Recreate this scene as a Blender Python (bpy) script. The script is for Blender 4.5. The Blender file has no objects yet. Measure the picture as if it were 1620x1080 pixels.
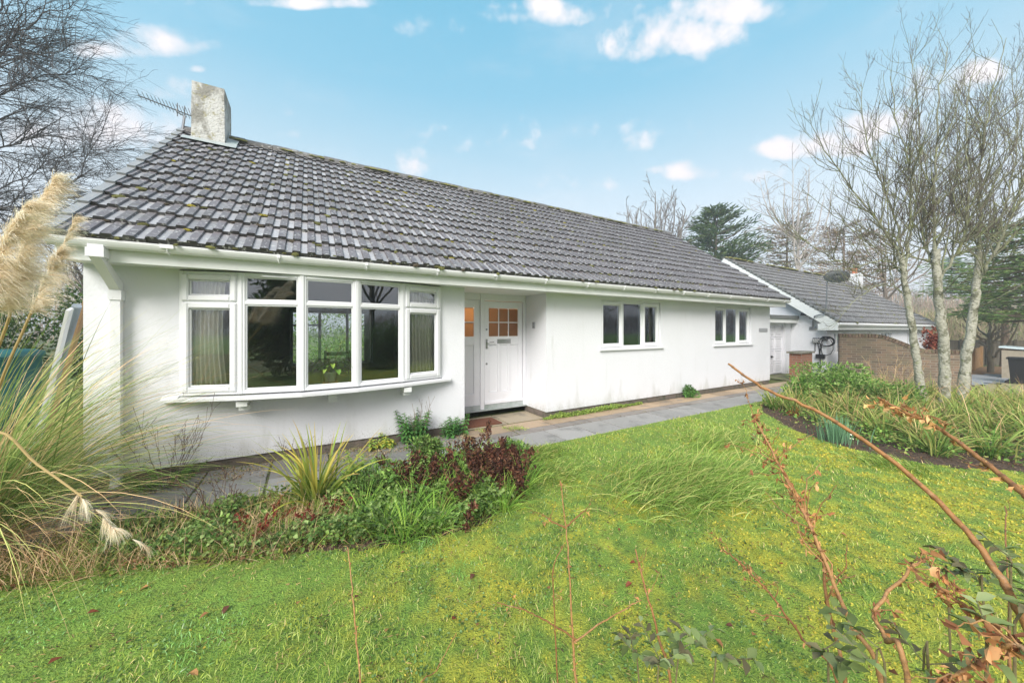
import bpy, math, random
import numpy as np
from math import sin, cos, pi, radians

# ------------------------------------------------------------------ camera, sky, sun, exposure
sc = bpy.context.scene
PHI = radians(59.818); F = 556.0; HZ = 521.0
CAM = np.array([0, -5.194, 1.6])
FW = np.array([cos(PHI), sin(PHI), 0]); RT = np.array([sin(PHI), -cos(PHI), 0]); UP = np.array([0, 0, 1.0])
def spot(px, py, d):                      # world point seen at a photo pixel, d metres deep
    return CAM + d * (FW + (px - 810) / F * RT + (HZ - py) / F * UP)
def gpt(px, py, z=0.0):                   # world point on the ground
    r = FW + (px - 810) / F * RT + (HZ - py) / F * UP
    return CAM + (z - CAM[2]) / r[2] * r

cam = bpy.data.cameras.new('camera'); camo = bpy.data.objects.new('camera', cam)
sc.collection.objects.link(camo); sc.camera = camo
camo.location = CAM; camo.rotation_euler = (pi / 2, 0, PHI - pi / 2)
cam.sensor_width = 36; cam.lens = F / 1620 * 36; cam.shift_y = -(540 - HZ) / 1620
cam.clip_start = 0.05; cam.clip_end = 2000

SUN_EL, SUN_AZ = radians(36), radians(229)      # azimuth measured from +Y clockwise
W = bpy.data.worlds.new('World'); sc.world = W; W.use_nodes = True
def build_world():
    nt = W.node_tree; N = nt.nodes; L = nt.links; N.clear()
    out = N.new('ShaderNodeOutputWorld'); bg = N.new('ShaderNodeBackground')
    L.new(bg.outputs[0], out.inputs[0])
    sky = N.new('ShaderNodeTexSky'); sky.sky_type = 'NISHITA'; sky.sun_disc = False
    sky.sun_elevation = SUN_EL; sky.sun_rotation = SUN_AZ; sky.air_density = 1.0; sky.dust_density = 1.0; sky.ozone_density = 1.0
    bg.inputs[1].default_value = 0.12
    tc = N.new('ShaderNodeTexCoord')
    def math_(op, a, b=None, c=None):
        n = N.new('ShaderNodeMath'); n.operation = op
        for i, v in enumerate((a, b, c)):
            if v is None: continue
            if isinstance(v, (int, float)): n.inputs[i].default_value = v
            else: L.new(v, n.inputs[i])
        return n.outputs[0]
    def vmath(op, a, b):
        n = N.new('ShaderNodeVectorMath'); n.operation = op
        for i, v in enumerate((a, b)):
            if isinstance(v, (tuple, list, np.ndarray)): n.inputs[i].default_value = tuple(float(q) for q in v)
            else: L.new(v, n.inputs[i])
        return n
    def mix(f, a, b):
        n = N.new('ShaderNodeMix'); n.data_type = 'RGBA'
        for s_, v in ((0, f), (6, a), (7, b)):
            if isinstance(v, float): n.inputs[s_].default_value = v
            elif isinstance(v, tuple): n.inputs[s_].default_value = v
            else: L.new(v, n.inputs[s_])
        return n.outputs[2]
    sep = N.new('ShaderNodeSeparateXYZ'); L.new(tc.outputs['Generated'], sep.inputs[0])
    z = sep.outputs[2]
    # thin high haze whitening the sky near the horizon, teal blue overhead
    SK = 3.9
    zr = N.new('ShaderNodeValToRGB'); L.new(math_('MAXIMUM', z, 0.0), zr.inputs[0])
    e = zr.color_ramp.elements
    e[0].position = 0.0; e[0].color = (.88, .90, .93, 1)
    e[1].position = .85; e[1].color = (.14, .46, .70, 1)
    for p, c in ((.12, (.86, .89, .93, 1)), (.28, (.72, .82, .88, 1)), (.43, (.44, .67, .79, 1)), (.55, (.25, .57, .75, 1)), (.70, (.165, .51, .71, 1))):
        q = e.new(p); q.color = c
    veil = N.new('ShaderNodeVectorMath'); veil.operation = 'SCALE'; L.new(zr.outputs[0], veil.inputs[0]); veil.inputs[3].default_value = SK
    base = mix(0.88, sky.outputs[0], veil.outputs[0])
    # clouds
    noi = N.new('ShaderNodeTexNoise'); noi.inputs['Scale'].default_value = 11.0; noi.inputs['Detail'].default_value = 8; noi.inputs['Roughness'].default_value = .55
    L.new(tc.outputs['Generated'], noi.inputs[0])
    noi2 = N.new('ShaderNodeTexNoise'); noi2.inputs['Scale'].default_value = 3.2; noi2.inputs['Detail'].default_value = 7; noi2.inputs['Roughness'].default_value = .6
    mp = N.new('ShaderNodeMapping'); mp.inputs[3].default_value = (1, 1, 3.2); L.new(tc.outputs['Generated'], mp.inputs[0]); L.new(mp.outputs[0], noi2.inputs[0])
    nv = math_('SUBTRACT', noi.outputs[0], .5)
    dens = None; shade = None
    #        px,  py,  rx,  ry(px), strength
    clouds = [(1062, 62, 112, 42, 1.0), (1140, 18, 80, 34, 1.0), (1010, 75, 60, 30, .9), (900, 24, 120, 26, .7), (850, 8, 70, 22, .8),
              (262, 72, 80, 28, 1.0), (215, 82, 80, 20, .9), (318, 74, 36, 15, .9), (690, 42, 42, 20, .45), (470, 6, 110, 12, .7),
              (1382, 195, 80, 40, 1.0), (1310, 232, 60, 24, .95), (1235, 238, 44, 18, .95), (1480, 145, 75, 32, .9), (1555, 120, 34, 22, .9),
              (645, 262, 34, 26, .8), (1088, 272, 38, 20, .9), (1030, 270, 22, 9, .7), (150, 205, 85, 50, 1.0), (70, 215, 70, 34, .7), (265, 145, 50, 24, .8),
              (300, 165, 60, 30, .35), (930, 290, 60, 14, .35), (310, 110, 14, 7, .6), (560, 215, 130, 10, .3), (880, 222, 190, 26, .38), (420, 175, 90, 14, .3), (1190, 275, 30, 12, .3), (250, 215, 60, 40, .5)]
    for (px, py, rx, ry, st) in clouds:
        U = lambda a_, b_: (lambda q: q / np.linalg.norm(q))(FW + (a_ - 810) / F * RT + (HZ - b_) / F * UP)
        d = U(px, py); vr = (U(px + rx, py) - U(px - rx, py)) / 2; vu = (U(px, py - ry) - U(px, py + ry)) / 2
        G = np.linalg.inv(np.array([[vr @ vr, vr @ vu], [vr @ vu, vu @ vu]])); A_ = G[0, 0] * vr + G[0, 1] * vu; B_ = G[1, 0] * vr + G[1, 1] * vu
        a = math_('SUBTRACT', vmath('DOT_PRODUCT', tc.outputs['Generated'], A_).outputs['Value'], float(A_ @ d))
        b = math_('SUBTRACT', vmath('DOT_PRODUCT', tc.outputs['Generated'], B_).outputs['Value'], float(B_ @ d))
        # flat-ish base: points below the centre fall off faster
        bb = math_('MULTIPLY', math_('MINIMUM', b, 0.0), 0.5); b = math_('ADD', b, bb)
        q = math_('ADD', math_('MULTIPLY', a, a), math_('MULTIPLY', b, b))
        f = vmath('DOT_PRODUCT', tc.outputs['Generated'], d).outputs['Value']
        q = math_('ADD', q, math_('MULTIPLY', math_('LESS_THAN', f, 0.2), 50.0))
        m = math_('MULTIPLY', math_('SUBTRACT', 1.0, math_('MULTIPLY', q, .55)), st)
        dens = m if dens is None else math_('MAXIMUM', dens, m)
    dd = math_('ADD', dens, math_('MULTIPLY', nv, 3.4))
    mr = N.new('ShaderNodeMapRange'); mr.interpolation_type = 'SMOOTHSTEP'; L.new(dd, mr.inputs[0]); mr.inputs[1].default_value = .15; mr.inputs[2].default_value = 1.15
    # faint general wisps, and full overcast behind the camera
    mr2 = N.new('ShaderNodeMapRange'); mr2.interpolation_type = 'SMOOTHSTEP'; L.new(noi2.outputs[0], mr2.inputs[0]); mr2.inputs[1].default_value = .5; mr2.inputs[2].default_value = .78; mr2.inputs[4].default_value = .16
    cov = math_('MAXIMUM', mr.outputs[0], mr2.outputs[0])
    ys = N.new('ShaderNodeMapRange'); ys.interpolation_type = 'SMOOTHSTEP'; L.new(sep.outputs[1], ys.inputs[0]); ys.inputs[1].default_value = .0; ys.inputs[2].default_value = -.5; ys.inputs[4].default_value = .95
    cov = math_('MAXIMUM', cov, ys.outputs[0])
    ccol = mix(noi.outputs[0], (.72 * SK, .74 * SK, .80 * SK, 1), (1.08 * SK, 1.0 * SK, 1.0 * SK, 1))
    L.new(mix(cov, base, ccol), bg.inputs[0])
build_world()
sun = bpy.data.lights.new('sun', 'SUN'); suno = bpy.data.objects.new('sun', sun); sc.collection.objects.link(suno)
sun.energy = 2.3; sun.angle = radians(32); sun.color = (1, .96, .9)
sd = np.array([sin(SUN_AZ) * cos(SUN_EL), cos(SUN_AZ) * cos(SUN_EL), sin(SUN_EL)])
from mathutils import Vector
suno.rotation_euler = Vector(sd).to_track_quat('Z', 'Y').to_euler()
vs = sc.view_settings; vs.view_transform = 'Standard'; vs.look = 'None'; vs.gamma = 1; vs.use_curve_mapping = False; vs.exposure = 1.33
sc.cycles.max_bounces = 8; sc.cycles.transparent_max_bounces = 12

# ------------------------------------------------------------------ helpers
rng = np.random.default_rng(7); random.seed(7)
COL = sc.collection
def hash2(ix, iy, s):
    h = (ix.astype(np.int64) * 374761393 + iy.astype(np.int64) * 668265263 + s * 974634777) & 0xffffffff
    h = ((h ^ (h >> 13)) * 1274126177) & 0xffffffff
    return ((h ^ (h >> 16)) & 0xffff) / 65535.0
def vn(x, y, sc_, s=0):
    x = np.asarray(x) * sc_; y = np.asarray(y) * sc_
    ix = np.floor(x); iy = np.floor(y); fx = x - ix; fy = y - iy
    fx = fx * fx * (3 - 2 * fx); fy = fy * fy * (3 - 2 * fy)
    a = hash2(ix, iy, s); b = hash2(ix + 1, iy, s); c = hash2(ix, iy + 1, s); d = hash2(ix + 1, iy + 1, s)
    return (a * (1 - fx) + b * fx) * (1 - fy) + (c * (1 - fx) + d * fx) * fy
def fbm(x, y, s_, o=3, seed=0):
    t = 0; a = .5; k = 0
    for i in range(o):
        t = t + a * vn(x, y, s_ * 2 ** i, seed + i); k += a; a *= .5
    return t / k

class MB:
    def __init__(s): s.V = []; s.F = []; s.C = []; s.M = []; s.n = 0; s.keep = None
    def add(s, v, f, col=(1, 1, 1), mi=0):
        v = np.asarray(v, float).reshape(-1, 3)
        c = np.asarray(col, float)
        if c.ndim == 1: c = np.tile(c, (len(v), 1))
        s.V.append(v); s.C.append(c)
        groups = [f] if isinstance(f, np.ndarray) else [[q for q in f if len(q) == k] for k in sorted({len(q) for q in f})]
        for g in groups: g = np.asarray(g, int); s.F.append(g + s.n); s.M.append(np.full(len(g), mi))
        s.n += len(v)
    def merge(s, o):
        s.V += o.V; s.C += o.C; s.F += [f + s.n for f in o.F]; s.M += o.M; s.n += o.n
    def box(s, x0, x1, y0, y1, z0, z1, col=(1, 1, 1), mi=0, M=None):
        v = np.array([(x, y, z) for z in (z0, z1) for x, y in ((x0, y0), (x1, y0), (x1, y1), (x0, y1))], float)
        if M is not None: v = M(v)
        s.add(v, [(0, 3, 2, 1), (4, 5, 6, 7), (0, 1, 5, 4), (1, 2, 6, 5), (2, 3, 7, 6), (3, 0, 4, 7)], col, mi)
    def tube(s, pts, rad, n=6, col=(1, 1, 1), cap=True, mi=0):
        P = np.asarray(pts, float); m = len(P); R = np.broadcast_to(np.asarray(rad, float), (m,))
        T = np.gradient(P, axis=0); T /= np.linalg.norm(T, axis=1)[:, None] + 1e-9
        a = np.array([0, 0, 1.0]) if abs(T[0][2]) < .9 else np.array([1.0, 0, 0])
        A = np.cross(T, a); A /= np.linalg.norm(A, axis=1)[:, None] + 1e-9; B = np.cross(T, A)
        th = np.arange(n) * 2 * pi / n
        v = P[:, None] + R[:, None, None] * (A[:, None] * np.cos(th)[None, :, None] + B[:, None] * np.sin(th)[None, :, None])
        i = np.arange(m - 1)[:, None] * n; j = np.arange(n)[None]; k = (j + 1) % n
        f = np.stack([i + j, i + k, i + n + k, i + n + j], -1).reshape(-1, 4)
        c = np.asarray(col, float)
        if c.ndim == 2: c = np.repeat(c, n, 0)
        s.add(v.reshape(-1, 3), f, c, mi)
        if cap and n >= 3:
            cc = c if c.ndim == 1 else c[:n]
            s.add(v[0], [list(range(n))], cc, mi); s.add(v[-1], [list(range(n))[::-1]], cc, mi)
    def build(s, name, mat, parent=None, smooth=False, label=None):
        me = bpy.data.meshes.new(name)
        V = np.concatenate(s.V) if s.V else np.zeros((0, 3)); C = np.concatenate(s.C)
        tot = np.concatenate([np.full(len(f), f.shape[1]) for f in s.F]); loops = np.concatenate([f.ravel() for f in s.F])
        me.vertices.add(len(V)); me.vertices.foreach_set('co', V.ravel())
        me.loops.add(len(loops)); me.loops.foreach_set('vertex_index', loops.astype(np.int32))
        me.polygons.add(len(tot)); st = np.concatenate([[0], np.cumsum(tot)[:-1]])
        me.polygons.foreach_set('loop_start', st.astype(np.int32)); me.polygons.foreach_set('loop_total', tot.astype(np.int32))
        me.polygons.foreach_set('material_index', np.concatenate(s.M).astype(np.int32))
        me.polygons.foreach_set('use_smooth', np.full(len(tot), bool(smooth)))
        ca = me.color_attributes.new('Col', 'FLOAT_COLOR', 'POINT')
        ca.data.foreach_set('color', np.concatenate([C, np.ones((len(C), 1))], 1).ravel().astype(np.float32))
        me.update(calc_edges=True); me.validate()
        for m in (mat if isinstance(mat, (list, tuple)) else [mat]): me.materials.append(m)
        o = bpy.data.objects.new(name, me); COL.objects.link(o)
        if parent is not None: o.parent = parent
        if label: o['label'] = label
        return o
def local(mb, origin):                   # shift mesh so it is relative to its thing's base
    for i in range(len(mb.V)): mb.V[i] = mb.V[i] - np.asarray(origin)
    return mb
def thing(name, label, cat, loc=(0, 0, 0), group=None, rz=0):
    o = bpy.data.objects.new(name, None); COL.objects.link(o); o.location = loc; o.rotation_euler[2] = rz
    o.empty_display_size = .1
    o['label'] = label; o['category'] = cat
    if group: o['group'] = group
    return o
def tag(o, label, cat, group=None):
    o['label'] = label; o['category'] = cat
    if group: o['group'] = group
    return o
def kind(o, k): o['kind'] = k; return o
def fix_origin(o, loc):                  # o's mesh is in world coords: move its origin to loc
    me = o.data; n = len(me.vertices); a = np.empty(n * 3); me.vertices.foreach_get('co', a)
    a = a.reshape(-1, 3) - np.asarray(loc); me.vertices.foreach_set('co', a.ravel()); me.update(); o.location = loc
    return o

# ------------------------------------------------------------------ materials
def mat(name, col=None, rough=.6, vc=False, noise=None, bump=None, spec=.4, trans=0, metal=0, vary=None, coat=0):
    """noise=(scale, colour2, amount, lo, hi) patches; bump=(scale, strength, distance)"""
    m = bpy.data.materials.new(name); m.use_nodes = True; nt = m.node_tree; N = nt.nodes; L = nt.links
    b = N['Principled BSDF']; b.inputs['Roughness'].default_value = rough; b.inputs['Metallic'].default_value = metal
    b.inputs['Specular IOR Level'].default_value = spec; b.inputs['Coat Weight'].default_value = coat
    tc = N.new('ShaderNodeTexCoord')
    if vc:
        a = N.new('ShaderNodeVertexColor'); a.layer_name = 'Col'; c = a.outputs[0]
        if col is not None:
            mm = N.new('ShaderNodeMix'); mm.data_type = 'RGBA'; mm.blend_type = 'MULTIPLY'; mm.inputs[0].default_value = 1
            L.new(c, mm.inputs[6]); mm.inputs[7].default_value = (*col, 1); mm.clamp_result = False; c = mm.outputs[2]
    else:
        r = N.new('ShaderNodeRGB'); r.outputs[0].default_value = (*col, 1); c = r.outputs[0]
    for ns in (noise if isinstance(noise, list) else [noise] if noise else []):
        sc_, c2, amt, lo, hi = ns[:5]
        t = N.new('ShaderNodeTexNoise'); t.inputs['Scale'].default_value = sc_; t.inputs['Detail'].default_value = 8; t.inputs['Roughness'].default_value = .62
        if len(ns) > 5:
            mp = N.new('ShaderNodeMapping'); mp.inputs[3].default_value = ns[5]; L.new(tc.outputs['Object'], mp.inputs[0]); L.new(mp.outputs[0], t.inputs[0])
        else: L.new(tc.outputs['Object'], t.inputs[0])
        mr = N.new('ShaderNodeMapRange'); mr.interpolation_type = 'SMOOTHSTEP'; L.new(t.outputs[0], mr.inputs[0]); mr.inputs[1].default_value = lo; mr.inputs[2].default_value = hi; mr.inputs[4].default_value = amt
        mm = N.new('ShaderNodeMix'); mm.data_type = 'RGBA'; L.new(mr.outputs[0], mm.inputs[0]); L.new(c, mm.inputs[6]); mm.inputs[7].default_value = (*c2, 1); c = mm.outputs[2]
    L.new(c, b.inputs['Base Color'])
    if bump:
        for (bs, st, di) in [bump]:
            t = N.new('ShaderNodeTexNoise'); t.inputs['Scale'].default_value = bs; t.inputs['Detail'].default_value = 6; L.new(tc.outputs['Object'], t.inputs[0])
            bp = N.new('ShaderNodeBump'); bp.inputs['Strength'].default_value = st; bp.inputs['Distance'].default_value = di; L.new(t.outputs[0], bp.inputs['Height']); L.new(bp.outputs[0], b.inputs['Normal'])
    if trans:
        tr = N.new('ShaderNodeBsdfTranslucent'); L.new(c, tr.inputs[0]); mx = N.new('ShaderNodeMixShader'); mx.inputs[0].default_value = trans
        L.new(b.outputs[0], mx.inputs[1]); L.new(tr.outputs[0], mx.inputs[2]); L.new(mx.outputs[0], N['Material Output'].inputs[0])
    return m
M = {}
M['render'] = mat('painted_render', (.72, .73, .765), .85, noise=[(1.3, (.65, .66, .68), .5, .45, .8), (14, (.60, .61, .61), .3, .55, .8)], bump=(34, .4, .010))
def wall_dirt():
    m = M['render']; nt = m.node_tree; N = nt.nodes; L = nt.links; b = N['Principled BSDF']; src = b.inputs['Base Color'].links[0].from_socket
    tc = N.new('ShaderNodeTexCoord'); sp = N.new('ShaderNodeSeparateXYZ'); L.new(tc.outputs['Object'], sp.inputs[0])
    def layer(c, scale, mp, zlo, zhi, lo, hi, col, amt):
        mpn = N.new('ShaderNodeMapping'); mpn.inputs[3].default_value = mp; L.new(tc.outputs['Object'], mpn.inputs[0])
        t = N.new('ShaderNodeTexNoise'); t.inputs['Scale'].default_value = scale; t.inputs['Detail'].default_value = 7; L.new(mpn.outputs[0], t.inputs[0])
        z = N.new('ShaderNodeMapRange'); L.new(sp.outputs[2], z.inputs[0]); z.inputs[1].default_value = zlo; z.inputs[2].default_value = zhi; z.inputs[3].default_value = .22; z.inputs[4].default_value = 0
        a = N.new('ShaderNodeMath'); L.new(t.outputs[0], a.inputs[0]); L.new(z.outputs[0], a.inputs[1])
        r = N.new('ShaderNodeMapRange'); r.interpolation_type = 'SMOOTHSTEP'; L.new(a.outputs[0], r.inputs[0]); r.inputs[1].default_value = lo; r.inputs[2].default_value = hi; r.inputs[4].default_value = amt
        x = N.new('ShaderNodeMix'); x.data_type = 'RGBA'; L.new(r.outputs[0], x.inputs[0]); L.new(c, x.inputs[6]); x.inputs[7].default_value = (*col, 1); return x.outputs[2]
    c = layer(src, 5, (1, 1, .25), .1, .42, .60, .82, (.40, .40, .35), .35)
    c = layer(c, 7, (1, 1, .06), -9, -8, .60, .80, (.58, .59, .58), .25)
    c = layer(c, 70, (1, 1, 1), .1, .5, .74, .80, (.25, .23, .19), .5)
    L.new(c, b.inputs['Base Color'])
wall_dirt()
M['upvc'] = mat('white_upvc', (.74, .75, .77), .35, noise=(3, (.70, .72, .70), .5, .5, .8), spec=.5)
M['gutter'] = mat('gutter_upvc', (.78, .79, .80), .4, noise=(2.5, (.42, .44, .36), .6, .56, .85, (1, 4, 4)))
M['fascia'] = mat('fascia_paint', (.76, .78, .77), .45, noise=[(1.8, (.56, .58, .52), .45, .5, .85)])
M['paint'] = mat('white_door_paint', (.76, .76, .80), .45, noise=(5, (.68, .67, .68), .5, .5, .8), bump=(30, .1, .002))
M['plinth'] = mat('plinth_brick', (.16, .13, .11), .9, noise=(9, (.07, .08, .05), .8, .4, .7), bump=(40, .6, .02))
M['tile'] = mat('roof_tile', None, .55, vc=True, noise=[(24, (.52, .52, .50), .8, .56, .64), (2.2, (.13, .125, .115), .45, .5, .7), (38, (.06, .055, .055), .8, .63, .70), (7, (.30, .30, .31), .35, .5, .7), (11, (.15, .15, .07), .55, .62, .75)], bump=(70, .5, .008), spec=.5)
M['verge'] = mat('verge_tile', (.27, .28, .29), .6, noise=[(18, (.42, .42, .36), .6, .55, .7), (30, (.07, .07, .07), .5, .6, .7)], bump=(50, .4, .006))
M['moss'] = mat('moss', None, .95, vc=True, noise=(60, (.06, .07, .02), .7, .5, .7), bump=(120, 1, .02))
M['chimney'] = mat('chimney_render', (.56, .56, .54), .9, noise=[(4.5, (.24, .23, .20), .9, .43, .62, (1, 1, .6)), (9, (.30, .27, .13), .8, .55, .66), (22, (.30, .29, .28), .6, .55, .65)], bump=(30, .8, .02))
M['lead'] = mat('lead', (.40, .43, .43), .45, noise=(8, (.24, .30, .26), .8, .4, .7), bump=(12, .3, .01), spec=.6)
M['slab'] = mat('paving_slab', None, .5, vc=True, noise=[(3, (.09, .09, .085), .6, .5, .7), (16, (.30, .29, .27), .4, .55, .75), (5, (.10, .12, .05), .5, .6, .72)], bump=(45, .35, .006), spec=.5)
M['joint'] = mat('joint_dirt', (.085, .08, .05), .95, noise=(20, (.10, .15, .03), .9, .45, .6), bump=(60, .8, .02))
M['brick'] = None
M['soil'] = mat('soil', (.10, .065, .045), .95, noise=[(14, (.19, .12, .08), .8, .5, .65), (40, (.045, .03, .022), .7, .5, .62)], bump=(35, 1, .05))
M['ground'] = mat('ground_turf', (.10, .13, .035), .95, noise=[(.4, (.14, .13, .05), .8, .45, .65), (6, (.07, .10, .025), .8, .5, .65)], bump=(20, .8, .03))
M['lawn'] = mat('lawn_moss', (2.0, 1.9, 1.8), .95, vc=True, noise=[(30, (.10, .14, .03), .7, .5, .66), (9, (.30, .31, .05), .5, .52, .68)], bump=(90, 1, .03))
M['leaf'] = mat('leaf', (1.85, 1.75, 1.55), .6, vc=True, trans=.3, spec=.18)
M['grass'] = mat('grass', (2.15, 1.88, 1.95), .7, vc=True, trans=.3, spec=.12)
M['dry'] = mat('dry_plume', (1.12, 1.1, 1.05), .85, vc=True, trans=.35, spec=.05)
M['bark'] = mat('bark', None, .85, vc=True, noise=[(18, (.07, .06, .05), .7, .55, .68), (9, (.20, .23, .07), .55, .55, .72)], bump=(50, .9, .02))
M['birch'] = mat('birch_bark', (.38, .37, .30), .8, noise=[(5, (.13, .13, .08), .85, .50, .60, (1.5, 1.5, 1)), (22, (.55, .53, .46), .6, .55, .66, (.6, .6, 2.5)), (12, (.05, .045, .04), .95, .60, .67, (1, 1, 3.4)), (9, (.22, .25, .09), .6, .56, .70)], bump=(26, 1, .03))
M['twig'] = mat('twig', (1.25, 1.25, 1.25), .8, vc=True)
M['wood'] = mat('fence_timber', (.10, .085, .065), .9, noise=[(5, (.16, .14, .10), .7, .4, .7, (6, 6, .4)), (9, (.06, .07, .035), .7, .5, .7)], bump=(30, .5, .01))
M['newwood'] = mat('new_timber', (.38, .24, .12), .8, noise=(6, (.28, .17, .08), .8, .4, .7, (6, 6, .4)), bump=(30, .4, .01))
M['drive'] = mat('driveway', (.30, .31, .33), .85, noise=[(1, (.24, .25, .26), .7, .4, .7), (60, (.18, .18, .18), .6, .5, .7)], bump=(80, .5, .01))
M['litter'] = mat('leaf_litter', (.28, .17, .09), .95, noise=[(10, (.36, .24, .14), .9, .5, .6), (25, (.14, .08, .04), .9, .52, .6)], bump=(30, 1, .05))
M['straw'] = mat('dry_turf', (.36, .30, .16), .95, noise=[(7, (.20, .22, .07), .8, .5, .65), (25, (.45, .38, .22), .8, .5, .65)], bump=(30, 1, .04))
M['metal'] = mat('weathered_metal', (.28, .29, .31), .45, metal=.7, noise=(20, (.14, .14, .14), .6, .5, .7))
M['greyp'] = mat('grey_plastic', (.17, .175, .185), .5, noise=(30, (.22, .22, .23), .5, .5, .7))
M['black'] = mat('black_plastic', (.018, .018, .02), .4, noise=(30, (.04, .04, .045), .5, .5, .7))
M['teal'] = mat('teal_plastic', (.02, .12, .12), .5, noise=(4, (.02, .12, .13), .7, .45, .7))
M['chrome'] = mat('brushed_steel', (.45, .45, .46), .3, metal=1, noise=(20, (.3, .3, .3), .5, .5, .7))
M['mat'] = mat('coir_mat', (.17, .065, .035), .98, noise=(90, (.09, .035, .02), .9, .45, .6), bump=(200, 1, .01))
M['cloth'] = mat('curtain_cloth', (.92, .88, .78), .9, noise=(60, (.8, .75, .64), .5, .5, .7), trans=.2)
M['inwall'] = mat('room_wall', (.34, .30, .22), .9, noise=(4, (.28, .24, .18), .5, .5, .7))
M['infloor'] = mat('room_floor', (.12, .06, .035), .6, noise=(4, (.08, .04, .03), .5, .5, .7))
M['hallwall'] = mat('hall_wall', (.50, .38, .26), .9, noise=(4, (.42, .31, .21), .5, .5, .7))
M['redwood'] = mat('red_wood', (.20, .045, .025), .35, noise=(6, (.12, .03, .02), .7, .45, .7, (1, 8, 8)))
M['darkwood'] = mat('dark_wood', (.05, .025, .016), .4, noise=(6, (.03, .015, .01), .7, .45, .7, (8, 8, 1)))
M['pot'] = mat('white_pot', (.75, .75, .72), .3, noise=(20, (.6, .6, .55), .5, .5, .7))
M['orange'] = mat('orange_tray', (.60, .26, .02), .4, noise=(20, (.45, .2, .02), .5, .5, .7))
M['terracotta'] = mat('terracotta', (.48, .17, .08), .8, noise=(20, (.35, .13, .07), .7, .5, .7))
M['plate'] = mat('grey_plate', (.32, .33, .35), .45, noise=(40, (.25, .26, .27), .5, .5, .7))
M['felt'] = mat('roof_felt', (.16, .17, .17), .8, noise=(12, (.10, .11, .09), .8, .45, .65), bump=(60, .6, .01))
M['hill'] = mat('hill', (.16, .15, .12), .95, noise=[(.03, (.20, .15, .11), .9, .45, .6), (.3, (.10, .11, .07), .7, .5, .62)], bump=(2, 1, .5))
def glass(name, tint, boost):
    m = bpy.data.materials.new(name); m.use_nodes = True; N = m.node_tree.nodes; L = m.node_tree.links
    N.remove(N['Principled BSDF']); t = N.new('ShaderNodeBsdfTransparent'); t.inputs[0].default_value = (*tint, 1)
    g = N.new('ShaderNodeBsdfGlossy'); g.inputs['Roughness'].default_value = .008; g.inputs[0].default_value = (.93, .96, 1, 1)
    f = N.new('ShaderNodeFresnel'); f.inputs[0].default_value = 1.52
    mu = N.new('ShaderNodeMath'); mu.operation = 'MULTIPLY'; mu.use_clamp = True; mu.inputs[1].default_value = boost; L.new(f.outputs[0], mu.inputs[0])
    tc = N.new('ShaderNodeTexCoord'); no = N.new('ShaderNodeTexNoise'); no.inputs['Scale'].default_value = 1.3; L.new(tc.outputs['Object'], no.inputs[0])
    bp = N.new('ShaderNodeBump'); bp.inputs['Strength'].default_value = .08; bp.inputs['Distance'].default_value = .02; L.new(no.outputs[0], bp.inputs['Height']); L.new(bp.outputs[0], g.inputs['Normal'])
    mx = N.new('ShaderNodeMixShader'); L.new(mu.outputs[0], mx.inputs[0]); L.new(t.outputs[0], mx.inputs[1]); L.new(g.outputs[0], mx.inputs[2])
    L.new(mx.outputs[0], N['Material Output'].inputs[0]); return m
M['glass'] = glass('window_glass', (.97, .98, .975), 2.5)
def frosted():
    m = bpy.data.materials.new('obscured_glass'); m.use_nodes = True; N = m.node_tree.nodes; L = m.node_tree.links
    b = N['Principled BSDF']; b.inputs['Base Color'].default_value = (.20, .14, .10, 1); b.inputs['Roughness'].default_value = .22
    t = N.new('ShaderNodeBsdfTranslucent'); t.inputs[0].default_value = (.62, .47, .32, 1)
    tr = N.new('ShaderNodeBsdfTransparent'); tr.inputs[0].default_value = (.7, .6, .45, 1)
    mx = N.new('ShaderNodeMixShader'); mx.inputs[0].default_value = .55; L.new(b.outputs[0], mx.inputs[1]); L.new(t.outputs[0], mx.inputs[2])
    m2 = N.new('ShaderNodeMixShader'); m2.inputs[0].default_value = .12; L.new(mx.outputs[0], m2.inputs[1]); L.new(tr.outputs[0], m2.inputs[2])
    tc = N.new('ShaderNodeTexCoord'); v = N.new('ShaderNodeTexVoronoi'); v.inputs['Scale'].default_value = 60; L.new(tc.outputs['Object'], v.inputs[0])
    bp = N.new('ShaderNodeBump'); bp.inputs['Strength'].default_value = .4; bp.inputs['Distance'].default_value = .005; L.new(v.outputs[0], bp.inputs['Height']); L.new(bp.outputs[0], b.inputs['Normal'])
    L.new(m2.outputs[0], N['Material Output'].inputs[0]); return m
M['frost'] = frosted()
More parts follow.
